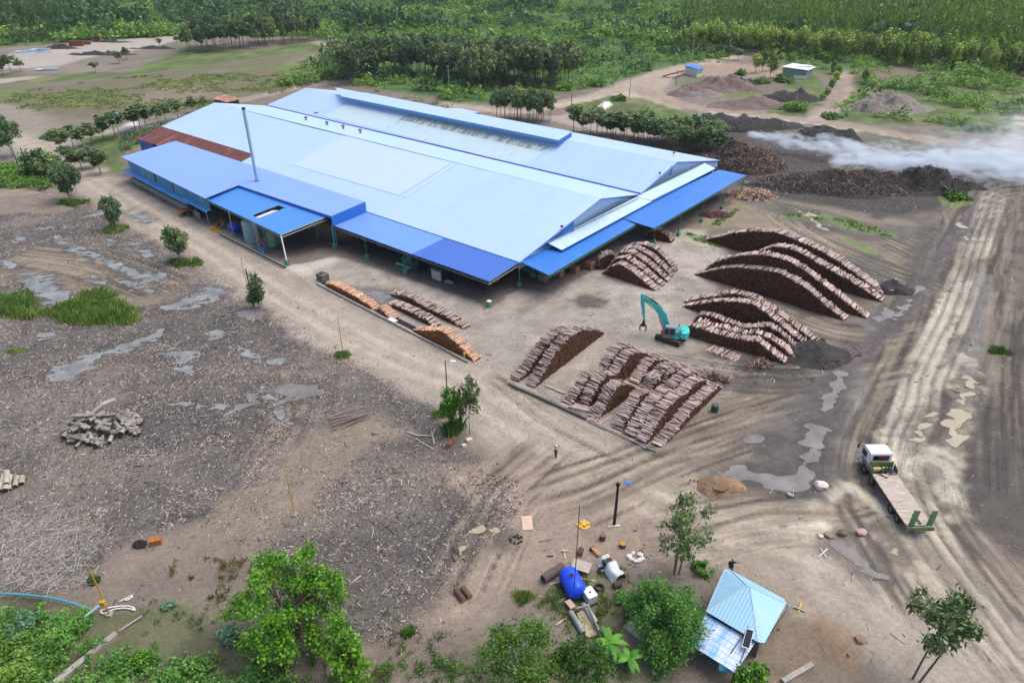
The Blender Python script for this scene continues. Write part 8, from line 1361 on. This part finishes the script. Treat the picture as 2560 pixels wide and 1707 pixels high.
t = empty('fallen_slab_pile', GP(505, 54), .1, 'grey slab pile lying in the scrub at upper left', 'slabs'); MB().box((0, 0, .5), (11, 2.5, .4)).box((2, .5, .9), (6, 2, .3), .2).build('slabs', M_GREY, t)
# ================================================================ SMOKE drifting to the right from the smouldering heaps
def smoke(name, a, b, w0, w1, h0, h1, dens, label, seed, zc0=1.5, zc1=5., pw=1.0, col_=(.86, .93, 1.), fade=.0, thr=.42):
    A = P(*a, 0); B = P(*b, 0); L_ = math.hypot(B[0]-A[0], B[1]-A[1]); an = math.atan2(B[1]-A[1], B[0]-A[0]); W_ = max(w0, w1)*1.25; zt_ = zc1+max(h0, h1)*1.15
    o = MB().box((L_/2, 0, zt_/2+.05), (L_, 2*W_, zt_)).build(name, [], None, loc=(A[0], A[1], .0), rz=an); tag(o, label, 'smoke', kind='stuff')
    m = bpy.data.materials.new(name+'_volume'); m.use_nodes = True; N = m.node_tree.nodes; K_ = m.node_tree.links; N.remove(N['Principled BSDF']); v = N.new('ShaderNodeVolumePrincipled'); K_.new(v.outputs[0], N['Material Output'].inputs['Volume']); v.inputs['Color'].default_value = (*col_, 1); v.inputs['Blackbody Intensity'].default_value = 0; v.inputs['Anisotropy'].default_value = .2
    def mt(op, x, y=None, z=None):
        k = N.new('ShaderNodeMath'); k.operation = op
        for i, q in enumerate((x, y, z)):
            if q is None: continue
            if isinstance(q, (int, float)): k.inputs[i].default_value = q
            else: K_.new(q, k.inputs[i])
        return k.outputs[0]
    tc = N.new('ShaderNodeTexCoord'); s = N.new('ShaderNodeSeparateXYZ'); K_.new(tc.outputs['Object'], s.inputs[0])
    t_ = mt('MULTIPLY', s.outputs[0], 1/L_); lerp = lambda p_, q: mt('ADD', p_, mt('MULTIPLY', t_, q-p_))
    mp = N.new('ShaderNodeMapping'); mp.inputs['Scale'].default_value = (.13, .26, .34); mp.inputs['Location'].default_value = (seed, seed*2.3, 0); K_.new(tc.outputs['Object'], mp.inputs[0])
    n = N.new('ShaderNodeTexNoise'); n.inputs['Scale'].default_value = 1.5; n.inputs['Detail'].default_value = 5; n.inputs['Roughness'].default_value = .6; n.inputs['Distortion'].default_value = 1.2; K_.new(mp.outputs[0], n.inputs['Vector'])
    n0 = N.new('ShaderNodeTexNoise'); n0.inputs['Scale'].default_value = 1.35; n0.inputs['Detail'].default_value = 4; n0.inputs['Roughness'].default_value = .55; K_.new(mp.outputs[0], n0.inputs['Vector']); sn = N.new('ShaderNodeSeparateColor'); K_.new(n0.outputs['Color'], sn.inputs[0])
    amp = mt('MINIMUM', mt('MULTIPLY', t_, 12.), 1.); y = mt('ADD', mt('DIVIDE', s.outputs[1], lerp(w0, w1)), mt('MULTIPLY', mt('MULTIPLY', mt('SUBTRACT', sn.outputs[0], .5), 4.6), amp)); z = mt('ADD', mt('DIVIDE', mt('SUBTRACT', s.outputs[2], lerp(zc0, zc1)), lerp(h0, h1)), mt('MULTIPLY', mt('MULTIPLY', mt('SUBTRACT', sn.outputs[1], .5), 4.6), amp)); r2 = mt('ADD', mt('MULTIPLY', y, y), mt('MULTIPLY', z, z))
    body = mt('MAXIMUM', mt('SUBTRACT', 1., r2), 0.); nn = mt('MAXIMUM', mt('SUBTRACT', mt('ADD', n.outputs['Fac'], mt('MULTIPLY', body, .2)), thr), 0.)
    end = mt('MINIMUM', mt('MULTIPLY', mt('MAXIMUM', mt('SUBTRACT', 1., t_), 0.), 6.), 1.); start = mt('MINIMUM', mt('MULTIPLY', t_, 30.), 1.)
    thin = mt('POWER', lerp(1., max(.02, 1-fade)), 1.); d_ = mt('MULTIPLY', mt('MULTIPLY', mt('MULTIPLY', body, nn), mt('MULTIPLY', end, start)), mt('MULTIPLY', thin, dens)); K_.new(d_, v.inputs['Density']); o.data.materials.append(m); return o
smoke('smoke_plume', (1862, 366), (2290, 432), 1.6, 8.5, 1.2, 3., 4.2, 'bluish white smoke trail rising from the orange waste wood heap', 1., 3.6, 2.8, fade=.7, thr=.5)
smoke('smoke_plume', (2062, 432), (2750, 455), 2., 15, 1.5, 4.2, 5., 'dense white smoke streaming right from the long smouldering heap', 5., 2.8, 4., fade=.72, thr=.49)
smoke('smoke_haze', (2280, 430), (2800, 430), 9, 30, 4, 9., .16, 'thin pale smoke spreading over the muddy crossing at the right edge', 9., 4., 7., fade=.1, thr=.38)
sc.cycles.volume_step_rate = .25; sc.cycles.volume_max_steps = 256
# ================================================================ LIGHT
w = bpy.data.worlds.new('World'); sc.world = w; w.use_nodes = True; N = w.node_tree.nodes; L = w.node_tree.links
sky = N.new('ShaderNodeTexSky'); sky.sky_type = 'NISHITA'; sky.sun_disc = False; SUN_EL, SUN_AZ = math.radians(64), math.radians(75)
sky.sun_elevation = SUN_EL; sky.sun_rotation = SUN_AZ; sky.air_density = 1.0; sky.dust_density = 4.0; sky.ozone_density = .6
bg = N['Background']; bg.inputs['Strength'].default_value = .15; L.new(sky.outputs[0], bg.inputs['Color'])
sd = bpy.data.lights.new('sun', 'SUN'); sd.energy = 1.2; sd.angle = math.radians(50); sd.color = (1, .95, .87); so = bpy.data.objects.new('sun', sd); COL.objects.link(so)
az = SUN_AZ; d = Vector((math.sin(az)*math.cos(SUN_EL), math.cos(az)*math.cos(SUN_EL), math.sin(SUN_EL))); so.rotation_euler = (-d).to_track_quat('-Z', 'Y').to_euler()
sc.view_settings.view_transform = 'Standard'; sc.view_settings.look = 'None'; sc.view_settings.exposure = EXPOSURE; sc.view_settings.gamma = 1
sc.cycles.max_bounces = 6; sc.cycles.diffuse_bounces = 3; sc.cycles.glossy_bounces = 3; sc.cycles.transmission_bounces = 3; sc.cycles.volume_bounces = 3; sc.cycles.transparent_max_bounces = 8
sc.cycles.use_denoising = True; sc.cycles.caustics_reflective = False; sc.cycles.caustics_refractive = False; sc.cycles.use_adaptive_sampling = True; sc.cycles.adaptive_threshold = .02

# ---- the moist air: one closed box round everything, thin and even
hz = MB().box((0, 900, 59), (3600, 2200, 124)).build('haze', [], None); tag(hz, kind='stuff')
hm = bpy.data.materials.new('haze_air'); hm.use_nodes = True; N = hm.node_tree.nodes; N.remove(N['Principled BSDF']); v = N.new('ShaderNodeVolumePrincipled'); hm.node_tree.links.new(v.outputs[0], N['Material Output'].inputs['Volume']); v.inputs['Color'].default_value = (.9, .95, 1., 1); v.inputs['Density'].default_value = .00007; v.inputs['Anisotropy'].default_value = .1; hz.data.materials.append(hm)
